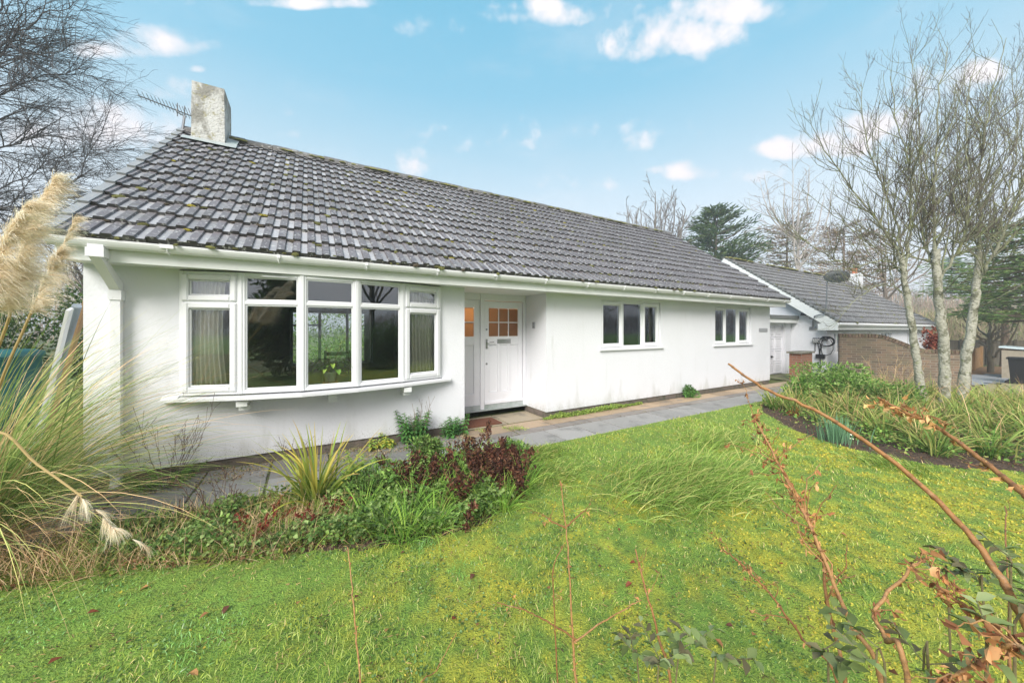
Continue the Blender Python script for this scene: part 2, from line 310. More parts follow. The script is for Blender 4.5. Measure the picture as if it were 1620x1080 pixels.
def brickmat(name, c1, c2, mortar, tint, ax=(1, 1)):
    m = bpy.data.materials.new(name); m.use_nodes = True; N = m.node_tree.nodes; L = m.node_tree.links; b = N['Principled BSDF']
    b.inputs['Roughness'].default_value = .9
    tc = N.new('ShaderNodeTexCoord'); sp = N.new('ShaderNodeSeparateXYZ'); L.new(tc.outputs['Object'], sp.inputs[0])
    cb = N.new('ShaderNodeCombineXYZ'); ad = N.new('ShaderNodeMath'); ay = N.new('ShaderNodeMath'); ay.operation = 'MULTIPLY'; ay.inputs[1].default_value = ax[1]; L.new(sp.outputs[1], ay.inputs[0]); ad.operation = 'MULTIPLY_ADD'; L.new(sp.outputs[0], ad.inputs[0]); ad.inputs[1].default_value = ax[0]; L.new(ay.outputs[0], ad.inputs[2]); L.new(ad.outputs[0], cb.inputs[0]); L.new(sp.outputs[2], cb.inputs[1])
    br = N.new('ShaderNodeTexBrick'); L.new(cb.outputs[0], br.inputs[0]); br.inputs['Scale'].default_value = 1
    br.inputs['Brick Width'].default_value = .225; br.inputs['Row Height'].default_value = .075; br.inputs['Mortar Size'].default_value = .007; br.inputs['Bias'].default_value = 0
    br.inputs['Color1'].default_value = (*c1, 1); br.inputs['Color2'].default_value = (*c2, 1); br.inputs['Mortar'].default_value = (*mortar, 1)
    t = N.new('ShaderNodeTexNoise'); t.inputs['Scale'].default_value = 3; t.inputs['Detail'].default_value = 8; L.new(tc.outputs['Object'], t.inputs[0])
    mr = N.new('ShaderNodeMapRange'); L.new(t.outputs[0], mr.inputs[0]); mr.inputs[1].default_value = .45; mr.inputs[2].default_value = .7; mr.inputs[4].default_value = .7
    mm = N.new('ShaderNodeMix'); mm.data_type = 'RGBA'; L.new(mr.outputs[0], mm.inputs[0]); L.new(br.outputs[0], mm.inputs[6]); mm.inputs[7].default_value = (*tint, 1); L.new(mm.outputs[2], b.inputs['Base Color'])
    bp = N.new('ShaderNodeBump'); bp.inputs['Strength'].default_value = .7; bp.inputs['Distance'].default_value = .01; L.new(br.outputs[1], bp.inputs['Height']); bp.invert = True; L.new(bp.outputs[0], b.inputs['Normal'])
    return m
M['brick'] = brickmat('garden_brick', (.27, .18, .12), (.14, .10, .075), (.30, .27, .22), (.17, .155, .10), (.436, -.90))
M['redbrick'] = brickmat('red_brick', (.40, .16, .09), (.30, .13, .08), (.33, .28, .24), (.27, .17, .11))

# ------------------------------------------------------------------ setting: ground, lawn, beds, paving
BED1 = [(-1.45, -1.28), (-1.25, -1.7), (-.7, -2.05), (-.1, -2.25), (.5, -2.5), (1.1, -2.62), (1.7, -2.42), (2.05, -2.0), (2.15, -1.6), (2.05, -1.28)]
BED2 = [(8.5, -1.35), (7.6, -1.75), (7.1, -2.2), (6.6, -2.7), (6.3, -3.25), (6.2, -3.75), (6.35, -4.15), (6.8, -4.6), (7.6, -5.2), (8.6, -6.0), (11.5, -6.6), (13.2, -4.6), (12.6, -2.2), (11.2, -1.35)]
def inpoly(x, y, P):
    x = np.asarray(x); y = np.asarray(y); r = np.zeros(x.shape, bool); n = len(P)
    for i in range(n):
        x1, y1 = P[i]; x2, y2 = P[(i + 1) % n]
        c = ((y1 > y) != (y2 > y)) & (x < (x2 - x1) * (y - y1) / (y2 - y1 + 1e-12) + x1); r ^= c
    return r
def gh(x, y):                               # terrain height
    x = np.asarray(x, float); y = np.asarray(y, float)
    a = np.clip((x - 13) / 4, 0, 1) * np.clip((.6 - y) / .8, 0, 1); a = a * a * (3 - 2 * a)
    b = np.clip((x - 15) / 5, 0, 1)
    return -.55 * np.maximum(a, b * (y < .6)) * 1.0
def grid(x0, x1, y0, y1, st, hz, colf=None):
    xs = np.arange(x0, x1 + st / 2, st); ys = np.arange(y0, y1 + st / 2, st); X, Y = np.meshgrid(xs, ys)
    Z = hz(X, Y); v = np.stack([X, Y, Z], -1).reshape(-1, 3); nx = len(xs); ny = len(ys)
    i = np.arange(ny - 1)[:, None] * nx + np.arange(nx - 1)[None]
    f = np.stack([i, i + 1, i + nx + 1, i + nx], -1).reshape(-1, 4)
    c = colf(v[:, 0], v[:, 1]) if colf else (1, 1, 1)
    return v, f, c
# base ground to the horizon
mb = MB()
xs = np.concatenate([[-600, -200, -80, -40], np.arange(-20, 40.1, .5), [50, 80, 200, 600]])
ys = np.concatenate([[-600, -200, -80, -40], np.arange(-20, 20.1, .5), [30, 50, 80, 200, 600]])
X, Y = np.meshgrid(xs, ys); Z = gh(X, Y) - .03; nx = len(xs)
i = np.arange(len(ys) - 1)[:, None] * nx + np.arange(nx - 1)[None]
mb.add(np.stack([X, Y, Z], -1).reshape(-1, 3), np.stack([i, i + 1, i + nx + 1, i + nx], -1).reshape(-1, 4))
kind(mb.build('ground', M['ground'], smooth=True), 'structure')
def moss(x, y):   # 0 = fresh green grass, 1 = yellow moss
    a = fbm(x, y, 2.1, 4, 3); b = fbm(x, y, 11, 3, 11)
    near = np.clip((-y - 1.9) / 1.2, 0, 1)
    left = np.clip((x + .4) / 1.2, .15, 1)
    return np.clip((a * .42 + b * .58 - .46) * 5 + .50 * near - .25, 0, 1) * (.25 + .75 * near) * left
def lawncol(x, y):
    m = moss(x, y)[:, None]; n = fbm(x, y, 9, 2, 21)[:, None]
    g = np.array([.10, .17, .028]); yl = np.array([.24, .25, .032])
    return (g * (1 - m) + yl * m) * (.75 + .5 * n)
v, f, c = grid(-6, 13.5, -10, -1.25, .05, lambda x, y: gh(x, y) + .012 * fbm(x, y, 5, 2, 5) + .01, lawncol)
mid = v[f].mean(1); keep = ~inpoly(mid[:, 0], mid[:, 1], BED2) & ~inpoly(mid[:, 0], mid[:, 1], BED1)
mb = MB(); mb.add(v, f[keep], c); kind(mb.build('lawn', M['lawn'], smooth=True), 'structure')
for P, nm in ((BED1, 'flower_bed'), (BED2, 'border_bed')):
    a = np.array(P); lo = a.min(0) - .1; hi = a.max(0) + .1
    v, f, c = grid(lo[0], hi[0], lo[1], hi[1], .06, lambda x, y: gh(x, y) - .008 + .04 * fbm(x, y, 7, 3, 9))
    mid = v[f].mean(1); cx, cy = a.mean(0); P2 = [((px - cx) * 1.03 + cx, (py - cy) * 1.03 + cy) for px, py in P]
    mb = MB(); mb.add(v, f[inpoly(mid[:, 0], mid[:, 1], P2)]); kind(mb.build('soil_bed', M['soil'], smooth=True), 'structure')
# path: slab rows on dirt
mb = MB(); mb.box(-7, 13.0, -1.26, .0, -.2, -.012)
mb.box(2.15, 3.74, .0, .74, -.2, -.012)
kind(mb.build('path_bed', M['joint']), 'structure')
mb = MB()
def slab(x0, x1, y0, y1, col, g=.011):
    t = rng.uniform(-.003, .003, 4); j = rng.uniform(-.005, .005, 8)
    v = np.array([(x0 + g + j[0], y0 + g + j[1], t[0]), (x1 - g + j[2], y0 + g + j[3], t[1]), (x1 - g + j[4], y1 - g + j[5], t[2]), (x0 + g + j[6], y1 - g + j[7], t[3])])
    lo = v.copy(); lo[:, 2] = -.011; ch = v.copy(); ch[:, 2] -= .004
    cen = v.mean(0); tp = v.copy(); tp[:, :2] = cen[:2] + (v[:, :2] - cen[:2]) * .985
    V_ = np.concatenate([lo, ch, tp]); fs = [(8, 9, 10, 11)]
    for a in range(4):
        b = (a + 1) % 4; fs += [(a, b, b + 4, a + 4), (a + 4, b + 4, b + 8, a + 8)]
    mb.add(V_, fs, col)
x = -7.0
while x < 12.9:
    w = .60 + rng.uniform(-.01, .01); g = rng.uniform(.21, .33); off = .3
    slab(x, x + w, -1.25, -.62 if x > 1.9 else -.63, np.array([g * 1.03, g, g * .97])); 
    if x + w < 2.1: 
        g = rng.uniform(.17, .27); slab(x, x + w, -.63, -.04, np.array([g, g * .97, g * .93]))
    x += w
x = 2.1
while x < 12.9:                            # tan strip along the wall, and grey half slabs beside it
    w = .75 + rng.uniform(-.05, .05); g = rng.uniform(.8, 1.15)
    slab(x, x + w, -.40, -.035, np.array([.40, .29, .19]) * g); slab(x, x + w, -.62, -.40, np.array([.24, .21, .19]) * g); x += w
for (a, b) in ((2.17, 2.95), (2.95, 3.72)): slab(a, b, .0, .66, np.array([.36, .30, .21]) * rng.uniform(.9, 1.05))
kind(mb.build('path', M['slab']), 'structure')
mb = MB(); v, f, c = grid(13.0, 16.0, -.9, 1.0, .25, lambda x, y: gh(x, y) * 1 + .004); mb.add(v, f)
kind(mb.build('mossy_apron', mat('mossy_concrete', (.20, .19, .12), .9, noise=[(4, (.13, .17, .04), .9, .42, .6), (20, (.28, .27, .22), .6, .5, .7)], bump=(40, .6, .02))), 'structure')

# ------------------------------------------------------------------ roofs
TH = math.atan2(2.76, 3.85)
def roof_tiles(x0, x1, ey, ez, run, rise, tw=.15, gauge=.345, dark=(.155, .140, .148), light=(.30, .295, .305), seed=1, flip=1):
    r = np.random.default_rng(seed); mb = MB(); L = math.hypot(run, rise); s = np.array([0, run / L, rise / L]) * np.array([1, flip, 1]); n = np.array([0, -rise / L * flip, run / L])
    nc = int(math.ceil(L / gauge)); nt = int(round((x1 - x0) / tw)); tw = (x1 - x0) / nt
    prof = [(0, .021), (.14, .021), (.158, .0), (.282, .0), (.30, .021)]; prof = [(a * tw / .30, b) for a, b in prof]
    patchy = np.kron(r.random((7, 27)), np.ones((3, 3)))
    for i in range(nc):
        off = (i % 2) * tw * .5 * 0
        for j in range(nt):
            xa = x0 + j * tw + off; l0 = i * gauge + r.uniform(-.006, .006) - (.02 if i == 0 else 0); l1 = min((i + 1) * gauge + .05, L)
            if j % 2 == 0: t0 = .041 + r.uniform(-.005, .005); dl = r.uniform(-.009, .009); g = r.uniform(.85, 1.15)
            t1 = .0; tl = 0; l0 = i * gauge + dl - (.02 if i == 0 else 0); lg = np.clip(r.normal(1, .16), .6, 1.3) * (.8 + .4 * patchy[min(i, 19), min(j // 3, 79)])
            for k in range(4):
                (a, ha), (b, hb) = prof[k], prof[k + 1]
                O = np.array([0, ey, ez])
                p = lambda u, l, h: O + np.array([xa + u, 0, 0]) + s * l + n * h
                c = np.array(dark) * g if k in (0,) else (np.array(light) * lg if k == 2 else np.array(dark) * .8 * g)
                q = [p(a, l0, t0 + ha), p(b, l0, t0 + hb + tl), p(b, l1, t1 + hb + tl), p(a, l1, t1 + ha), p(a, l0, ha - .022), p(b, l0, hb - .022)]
                mb.add(q[:4], [(0, 1, 2, 3)], c); mb.add([q[4], q[5], q[1], q[0]], [(0, 1, 2, 3)], (.05, .047, .047))  # near-black nose faces: shadow line under each course painted into the colour
    return mb, s, n, L, nt, nc
def moss_blobs(x0, x1, ey, ez, s, n, L, num, seed, gauge=.345, tw=.3, bias=None, size=(.02, .06)):
    r = np.random.default_rng(seed); mb = MB()
    for k in range(num):
        i = r.integers(0, int(L / gauge)); x = x0 + (r.integers(0, int((x1 - x0) / tw)) + .71) * tw + r.normal(0, .05)
        if r.random() < .4: x = r.uniform(x0, x1)
        if bias is not None and r.random() > bias(x, i * gauge / L): continue
        l = i * gauge + r.normal(.0, .02) - .01
        R = r.uniform(*size); o = np.array([x, ey, ez]) + s * l + n * (.02 + .0 * R)
        m, q = 3, 9; th = np.arange(q) / q * 2 * pi; rr = R * (1 + .35 * np.sin(th * 2 + r.uniform(0, 6)) + .2 * r.uniform(-1, 1, q))
        X = np.array([1.0, 0, 0]); rings = []
        for u, h in ((1, 0), (.85, .45), (.5, .75)):
            rings.append(o + u * rr[:, None] * (np.cos(th)[:, None] * X * 1.3 + np.sin(th)[:, None] * s * .8) + n * (h * R * .75))
        V_ = np.concatenate(rings + [(o + n * R * .65)[None]]); fs = []
        for a in range(2):
            for b in range(q): fs.append((a * q + b, a * q + (b + 1) % q, (a + 1) * q + (b + 1) % q, (a + 1) * q + b))
        c = np.array([.13, .13, .04]) * r.uniform(.6, 1.5) if r.random() > .12 else np.array([.32, .27, .04])
        if r.random() < .25: c = np.array([.09, .07, .05])
        mb.add(V_, fs, c); mb.add(np.concatenate([rings[2], V_[-1:]]), [(b, (b + 1) % q, q) for b in range(q)], c)
    return mb
def ridge(x0, x1, y, z, seed=3):
    r = np.random.default_rng(seed); mb = MB(); x = x0; k = 0
    while x < x1 - .05:
        w = min(.45, x1 - x); th = np.linspace(-.15, pi + .15, 9); R = .115 + (.008 if k % 2 else 0)
        c = np.array([.13, .125, .12]) * r.uniform(.8, 1.3)
        for (ra, rb) in ((R, R),):
            a = np.stack([np.full(9, x), y + ra * np.cos(th), z - .05 + ra * np.sin(th)], -1); b = a.copy(); b[:, 0] = x + w - .006; b[:, 2] += r.uniform(-.004, .004)
            mb.add(np.concatenate([a, b]), [(i, i + 1, i + 10, i + 9) for i in range(8)], c)
            mb.add(a, [tuple(range(9))[::-1]], c); mb.add(b, [tuple(range(9))], c)
        x += w; k += 1
    return mb

EY, EZ, RUN, RISE = -.45, 2.452, 3.85, 2.775          # house eave line (tile edge) and slope
RX0, RX1 = -1.95, 12.04
house = thing('bungalow', 'long white rendered bungalow with grey tiled roof, bow window and recessed front door', 'house', (5, 0, 0))
def P(name, mb, m, parent=None, smooth=False, label=None):   # part of the house in world coordinates
    par = parent or house
    o = mb.build(name, m, None, smooth, label); o.parent = par
    off = np.zeros(3); q = par
    while q is not None: off += np.array(q.location); q = q.parent
    n_ = len(o.data.vertices); a = np.empty(n_ * 3); o.data.vertices.foreach_get('co', a); a = a.reshape(-1, 3) - off
    o.data.vertices.foreach_set('co', a.ravel()); o.data.update()
    return o
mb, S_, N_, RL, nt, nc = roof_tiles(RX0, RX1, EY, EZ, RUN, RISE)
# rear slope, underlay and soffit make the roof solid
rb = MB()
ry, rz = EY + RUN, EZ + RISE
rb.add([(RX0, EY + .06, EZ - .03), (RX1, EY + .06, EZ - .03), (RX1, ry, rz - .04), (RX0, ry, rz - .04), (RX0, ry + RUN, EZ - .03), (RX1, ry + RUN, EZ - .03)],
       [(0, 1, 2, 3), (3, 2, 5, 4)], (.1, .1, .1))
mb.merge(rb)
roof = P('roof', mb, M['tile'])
mbm = moss_blobs(RX0, RX1, EY, EZ, S_, N_, RL, 760, 5, bias=lambda x, l: .75 if x < 8 else .45, size=(.016, .042))
kind(P('moss', mbm, M['moss'], roof), 'stuff')
rt = ridge(RX0 + .0, RX1, ry, rz + .03); P('ridge_tile', rt, M['tile'], roof)
# moss cushions lining the ridge
mr_ = MB(); r5 = np.random.default_rng(8)
for k in range(420):
    x = r5.uniform(RX0 + .6, RX1); 
    if vn(x, 0 * x, 1.3, 4) < .28: continue
    R = r5.uniform(.03, .07); th = np.arange(7) / 7 * 2 * pi; yy = ry + r5.uniform(-.13, .02); zz = rz + .03 - abs(yy - ry) * .5 + .03
    o = np.array([x, yy, zz]); a = o + R * np.stack([1.5 * np.cos(th), np.sin(th) * .8, np.sin(th) * .1], -1); c = np.array([.22, .21, .06]) * r5.uniform(.6, 1.3)
    b = o + R * .6 * np.stack([1.5 * np.cos(th), np.sin(th) * .8, 0 * th + .6], -1)
    mr_.add(np.concatenate([a, b, (o + [0, 0, R * .7])[None]]), [(i, (i + 1) % 7, 7 + (i + 1) % 7, 7 + i) for i in range(7)], c)
    mr_.add(np.concatenate([b, (o + [0, 0, R * .7])[None]]), [(i, (i + 1) % 7, 7) for i in range(7)], c)
kind(P('ridge_moss', mr_, M['moss'], roof), 'stuff')
# left verge cap tiles
vg = MB()
for i in range(nc):
    l0 = i * .345 - .03; l1 = l0 + .40; O = np.array([0, EY, EZ])
    pts = lambda u, l, h: O + np.array([u, 0, 0]) + S_ * l + N_ * h
    q = []
    for l, t in ((l0, .075), (min(l1, RL + .05), .045)):
        q += [pts(RX0 - .05, l, -.10), pts(RX0 - .05, l, t), pts(RX0 + .03, l, t), pts(RX0 + .03, l, t - .04)]
    vg.add(q, [(0, 1, 5, 4), (1, 2, 6, 5), (2, 3, 7, 6), (3, 2, 1, 0)][:4], (1, 1, 1))
P('verge_tile', vg, M['verge'], roof)
# right verge bargeboard
vb = MB(); a = np.array([0, EY + .02, EZ - .0]); 
for (xa, xb) in ((RX1 - .03, RX1 + .0),):
    pts = lambda u, l, h: np.array([0, EY, EZ]) + np.array([u, 0, 0]) + S_ * l + N_ * h
    q = [pts(xa, .1, -.2), pts(xb, .1, -.2), pts(xb, .1, -.01), pts(xa, .1, -.01), pts(xa, RL, -.2), pts(xb, RL, -.2), pts(xb, RL, -.01), pts(xa, RL, -.01)]
    vb.add(q, [(0, 1, 2, 3), (1, 5, 6, 2), (0, 4, 5, 1), (4, 0, 3, 7), (3, 2, 6, 7), (5, 4, 7, 6)])
P('bargeboard', vb, M['fascia'])
# chimney on the ridge at the left
ch = MB(); cx0, cx1, cy0, cy1 = -1.77, -1.30, 2.95, 3.62; cz0, cz1 = 4.6, 5.97
def taperbox(mb, x0, x1, y0, y1, z0, z1, t, col=(1, 1, 1), n=7, jit=.004):
    zs = np.linspace(z0, z1, n); V_ = []
    for q, z in enumerate(zs):
        k = t * q / (n - 1)
        V_ += [(x0 + k, y0 + k, z), (x1 - k, y0 + k, z), (x1 - k, y1 - k, z), (x0 + k, y1 - k, z)]
    V_ = np.array(V_) + rng.uniform(-jit, jit, (len(V_), 3)); fs = [(3, 2, 1, 0), tuple(4 * (n - 1) + k for k in range(4))]
    for q in range(n - 1):
        for a in range(4): fs.append((4 * q + a, 4 * q + (a + 1) % 4, 4 * q + 4 + (a + 1) % 4, 4 * q + 4 + a))
    mb.add(V_, fs, col)
taperbox(ch, cx0, cx1, cy0, cy1, cz0, cz1, .012)
chim = P('chimney', ch, M['chimney'], roof)
fl = MB()
fl.box(cx0 - .012, cx1 + .012, cy0 - .014, cy0 - .004, 4.66, 4.98); 
fl.add([(cx1 + .006, cy0, 4.74), (cx1 + .006, ry, 5.2), (cx1 + .006, ry, 5.42), (cx1 + .006, cy0, 4.99)], [(0, 1, 2, 3)])
O = np.array([0, EY, EZ]); l0 = (cy0 - EY) / S_[1]
q = [O + np.array([u, 0, 0]) + S_ * l + N_ * .068 for u, l in ((cx0 - .1, l0 - .16), (cx1 + .18, l0 - .16), (cx1 + .18, l0 + .03), (cx0 - .1, l0 + .03))]
fl.add(q, [(0, 1, 2, 3)]); q = [O + np.array([u, 0, 0]) + S_ * l + N_ * .066 for u, l in ((cx1 + .0, l0 + .03), (cx1 + .17, l0 + .03), (cx1 + .17, l0 + .55), (cx1, l0 + .55))]
fl.add(q, [(0, 1, 2, 3)]); P('flashing', fl, M['lead'], roof)
ct = MB()
for (dx, dy) in ((-.05, 0), (.05, 0), (0, .06), (0, -.06)): ct.tube([(-1.47 + dx, 3.3 + dy, 5.96), (-1.47 + dx * .9, 3.3 + dy, 6.03), (-1.47, 3.3, 6.09)], .007, 5)
ct.tube([(-1.47 + .06 * cos(t), 3.3 + .06 * sin(t), 5.985) for t in np.linspace(0, 2 * pi, 14)], .008, 5)
P('chimney_cowl', ct, M['metal'], roof)
# fascia, soffit, gutter
fa = MB(); FX0, FX1 = RX0 - .03, RX1 - .02
fa.box(FX0, FX1, -.36, -.335, 2.245, 2.46); P('fascia', fa, M['fascia'])
so = MB(); so.box(FX0, FX1, -.335, -.002, 2.262, 2.275); so.box(2.15, 3.74, -.002, .9, 2.262, 2.275); P('soffit', so, M['fascia'])
gu = MB(); th = np.linspace(pi, 2 * pi, 9); pr = [(-.42 + .058 * cos(t), 2.415 + .058 * sin(t)) for t in th]
pr = [(-.478 - .006, 2.428), (-.478 - .006, 2.415)] + pr[1:] + [(-.362, 2.425)]
inn = [(y + (.006 if y < -.42 else -.006), z + .007) for y, z in pr]
for (x0, x1) in ((FX0 - .02, FX1 + .02),):
    m_ = len(pr); A = np.array([(x0, y, z) for y, z in pr] + [(x1, y, z) for y, z in pr]); B = np.array([(x0, y, z) for y, z in inn] + [(x1, y, z) for y, z in inn])
    gu.add(A, [(i, i + 1, m_ + i + 1, m_ + i) for i in range(m_ - 1)]); gu.add(B, [(m_ + i, m_ + i + 1, i + 1, i) for i in range(m_ - 1)])
    for xx in (x0, x1): gu.add([(xx, y, z) for y, z in pr], [tuple(range(m_))])
    gu.box(x0, x1, -.486, -.472, 2.425, 2.431)
gut = P('gutter', gu, M['gutter'], smooth=False)
for k, x in enumerate(np.arange(-1.2, 12.0, .92)):
    b = MB(); w = .016 if k % 4 else .05
    b.tube([(x, -.421 + .064 * cos(t), 2.415 + .064 * sin(t)) for t in np.linspace(pi, 2 * pi, 9)], .009 if w < .02 else .008, 5)
    b.box(x - w, x + w, -.494, -.486, 2.398, 2.436); b.box(x - w, x + w, -.484, -.478, 2.40, 2.42)
    P('gutter_bracket', b, M['gutter'], gut)
dp = MB()
dp.box(-1.75, -1.63, -.485, -.355, 2.27, 2.352)
dp.box(-1.742, -1.638, -.47, -.37, 2.352, 2.40)
def prism(mb, pts, w, xc):
    q = []
    for (y, z) in pts: q += [(xc - w, y, z), (xc + w, y, z)]
    k = len(pts); 
    V_ = np.array([(xc - w, y, z) for y, z in pts] + [(xc + w, y, z) for y, z in pts]); fs = [tuple(range(k))[::-1], tuple(range(k, 2 * k))]
    for a in range(k): fs.append((a, (a + 1) % k, k + (a + 1) % k, k + a))
    mb.add(V_, fs)
prism(dp, [(-.482, 2.27), (-.36, 2.27), (-.015, 2.08), (-.015, 2.0), (-.09, 2.0)], .038, -1.69)
dp.box(-1.727, -1.653, -.085, -.012, .05, 2.0); dp.box(-1.738, -1.642, -.095, -.003, 1.9, 2.0); dp.box(-1.735, -1.645, -.092, -.003, .9, .95)
prism(dp, [(-.085, .05), (-.012, .05), (-.07, -.03), (-.14, -.03)], .036, -1.69)
P('downpipe', dp, M['upvc'])
# walls with openings
WX0, WX1, WT = -1.94, 11.92, .25
BX = [-1.22, -.659, -.056, .548, 1.154, 1.76]; BP = [0, .215, .34, .31, .19, 0]
BZ0, BZ1 = .87, 2.245
W1 = (5.09, 6.93, 1.205, 2.20); W2 = (9.04, 10.84, 1.195, 2.20)
def wall_grid(x0, x1, z0, z1, ops, y0, y1):
    mb = MB(); xs = sorted({x0, x1} | {o[0] for o in ops} | {o[1] for o in ops}); zs = sorted({z0, z1} | {o[2] for o in ops} | {o[3] for o in ops})
    xs = [v for a, b in zip(xs, xs[1:]) for v in np.linspace(a, b, max(2, int((b - a) / .5)))[:-1]] + [xs[-1]]
    for xa, xb in zip(xs, xs[1:]):
        for za, zb in zip(zs, zs[1:]):
            cx, cz = (xa + xb) / 2, (za + zb) / 2
            if any(o[0] < cx < o[1] and o[2] < cz < o[3] for o in ops): continue
            mb.add([(xa, y0, za), (xb, y0, za), (xb, y0, zb), (xa, y0, zb)], [(0, 1, 2, 3)]); mb.add([(xa, y1, za), (xb, y1, za), (xb, y1, zb), (xa, y1, zb)], [(3, 2, 1, 0)])
    for (a, b, c, d) in ops:
        for q in ([(a, y0, c), (b, y0, c), (b, y1, c), (a, y1, c)], [(a, y0, d), (a, y1, d), (b, y1, d), (b, y0, d)], [(a, y0, c), (a, y1, c), (a, y1, d), (a, y0, d)], [(b, y0, c), (b, y0, d), (b, y1, d), (b, y1, c)]):
            mb.add(q, [(0, 1, 2, 3)])
    return mb
w = wall_grid(WX0, 2.15, .10, 2.262, [(BX[0], BX[5], BZ0, 2.262)], 0, WT)
w2 = wall_grid(3.74, WX1, .10, 2.262, [W1, W2], 0, WT)
w.merge(w2)
w.add([(2.15, 0, .1), (2.15, .72, .1), (2.15, .72, 2.262), (2.15, 0, 2.262)], [(0, 1, 2, 3)]); w.add([(3.74, 0, .1), (3.74, .72, .1), (3.74, .72, 2.262), (3.74, 0, 2.262)], [(3, 2, 1, 0)])
for (x, y0, y1) in ((WX0, 0, 7.2), (WX1, 0, 7.2)):       # gables
    w.add([(x, y0, .1), (x, y1, .1), (x, y1, 2.3), (x, ry, rz - .1), (x, y0, 2.3)], [(0, 1, 2, 3, 4)])
w.add([(WX0, 0, .1), (WX0 - .05, -.03, .1), (WX0 - .05, -.03, .09), (WX0, 0, .35)], [(0, 1, 3)], )
w.add([(WX0, 7.2, .1), (-1.4, 7.2, .1), (-1.4, 7.2, 2.3), (WX0, 7.2, 2.3)], [(0, 1, 2, 3)]); w.add([(1.6, 7.2, .1), (WX1, 7.2, .1), (WX1, 7.2, 2.3), (1.6, 7.2, 2.3)], [(0, 1, 2, 3)])
P('wall', w, M['render'])
# bell-cast drip at the left corner
bc = MB(); bc.add([(WX0, -.003, .42), (WX0 - .045, -.03, .12), (WX0, -.045, .12), (WX0 - .002, 0.3, .12), (WX0 - .045, .3, .12), (WX0 - .002, .3, .42)], [(0, 1, 2), (0, 5, 4, 1), (1, 4, 3, 2)])
P('corner_drip', bc, M['render'])
pl = MB(); pl.box(WX0 + .02, 2.14, .02, .1, -.1, .1); pl.box(3.75, WX1 - .02, .02, .1, -.1, .1); pl.box(WX0 + .02, WX0 + .1, .1, 7, -.1, .1); pl.box(WX1 - .1, WX1 - .02, .1, 7, -.1, .1)
pl.box(2.13, 2.145, .1, .75, -.1, .1); pl.box(3.745, 3.76, .1, .75, -.1, .1)
P('plinth', pl, M['plinth'])

# windows -------------------------------------------------
def bar(mb, p, q, u0, u1, z0, z1, d0, d1, ch=.006):
    """bar in the plane p->q (horizontal), u along, depth d (negative = outwards)"""
    p = np.array(p); q = np.array(q); t = q - p; L = np.linalg.norm(t); t = t / L; n = np.array([-t[1], t[0]])
    def w(u, d, z): a = p + t * u + n * d; return (a[0], a[1], z)
    c = ch
    V_ = [w(u0, d1, z0), w(u1, d1, z0), w(u1, d1, z1), w(u0, d1, z1), w(u0, d0 + c, z0), w(u1, d0 + c, z0), w(u1, d0 + c, z1), w(u0, d0 + c, z1), w(u0 + c, d0, z0 + c), w(u1 - c, d0, z0 + c), w(u1 - c, d0, z1 - c), w(u0 + c, d0, z1 - c)]
    mb.add(V_, [(3, 2, 1, 0), (0, 1, 5, 4), (1, 2, 6, 5), (2, 3, 7, 6), (3, 0, 4, 7), (4, 5, 9, 8), (5, 6, 10, 9), (6, 7, 11, 10), (7, 4, 8, 11), (8, 9, 10, 11)])
def ring(mb, p, q, u0, u1, z0, z1, w, d0, d1, ch=.006):
    bar(mb, p, q, u0, u0 + w, z0, z1, d0, d1, ch); bar(mb, p, q, u1 - w, u1, z0, z1, d0, d1, ch)
    bar(mb, p, q, u0 + w, u1 - w, z0, z0 + w, d0, d1, ch); bar(mb, p, q, u0 + w, u1 - w, z1 - w, z1, d0, d1, ch)
def light(win, p, q, u0, u1, z0, z1, sash, dg=.03):
    """one glazed light: casement ring when sash, bead ring otherwise, and its pane"""
    if sash:
        c = MB(); ring(c, p, q, u0 - .012, u1 + .012, z0 - .012, z1 + .012, .062, -.022, .03, .012); ring(c, p, q, u0 + .05, u1 - .05, z0 + .05, z1 - .05, .016, .004, .03, .01)
        P('casement', c, M['upvc'], win); g = .064
    else:
        c = MB(); ring(c, p, q, u0, u1, z0, z1, .018, .010, .035, .008); P('glazing_bead', c, M['upvc'], win); g = .016
    m = MB(); bar(m, p, q, u0 + g, u1 - g, z0 + g, z1 - g, dg - .012, dg, .0005); P('pane', m, M['glass'], win)
bay = MB()
pts = [np.array([x, -p - .0]) for x, p in zip(BX, BP)]
pts[0] = np.array([BX[0], -.035]); pts[5] = np.array([BX[5], -.035])
TZ = 1.905
for k in range(5):
    p, q = pts[k], pts[k + 1]; L = np.linalg.norm(q - p)
    ring(bay, p, q, .0015, L - .0015, BZ0, BZ1, .045, 0, .07)
    bar(bay, p, q, .045, L - .045, TZ - .022, TZ + .022, 0.001, .069)
for k in (1, 2, 3, 4):   # coupling posts
    c = pts[k]; t = (pts[k + 1] - pts[k - 1]); t /= np.linalg.norm(t)
    bar(bay, c - t * .022, c + t * .022, 0, .044, BZ0, BZ1, -.008, .05)
t0 = MB()
baywin = P('bow_window', bay, M['upvc'])
for k in range(5):
    p, q = pts[k], pts[k + 1]; L = np.linalg.norm(q - p); sash = k in (0, 4)
    light(baywin, p, q, .045, L - .045, BZ0 + .045, TZ - .022, sash); light(baywin, p, q, .045, L - .045, TZ + .022, BZ1 - .045, sash)
si = MB()
out = [(BX[0] - .14, -.05), (BX[0] - .14, -.0)] ; outer = [np.array([BX[0] - .14, -.075])] + [np.array([x, -p - .10]) for x, p in zip(BX, BP)] + [np.array([BX[5] + .14, -.075])]
outer[1] = np.array([BX[0], -.115]); outer[6] = np.array([BX[5], -.115])
innr = [np.array([o[0], .0 if i in (0, 7) else .12]) for i, o in enumerate(outer)]
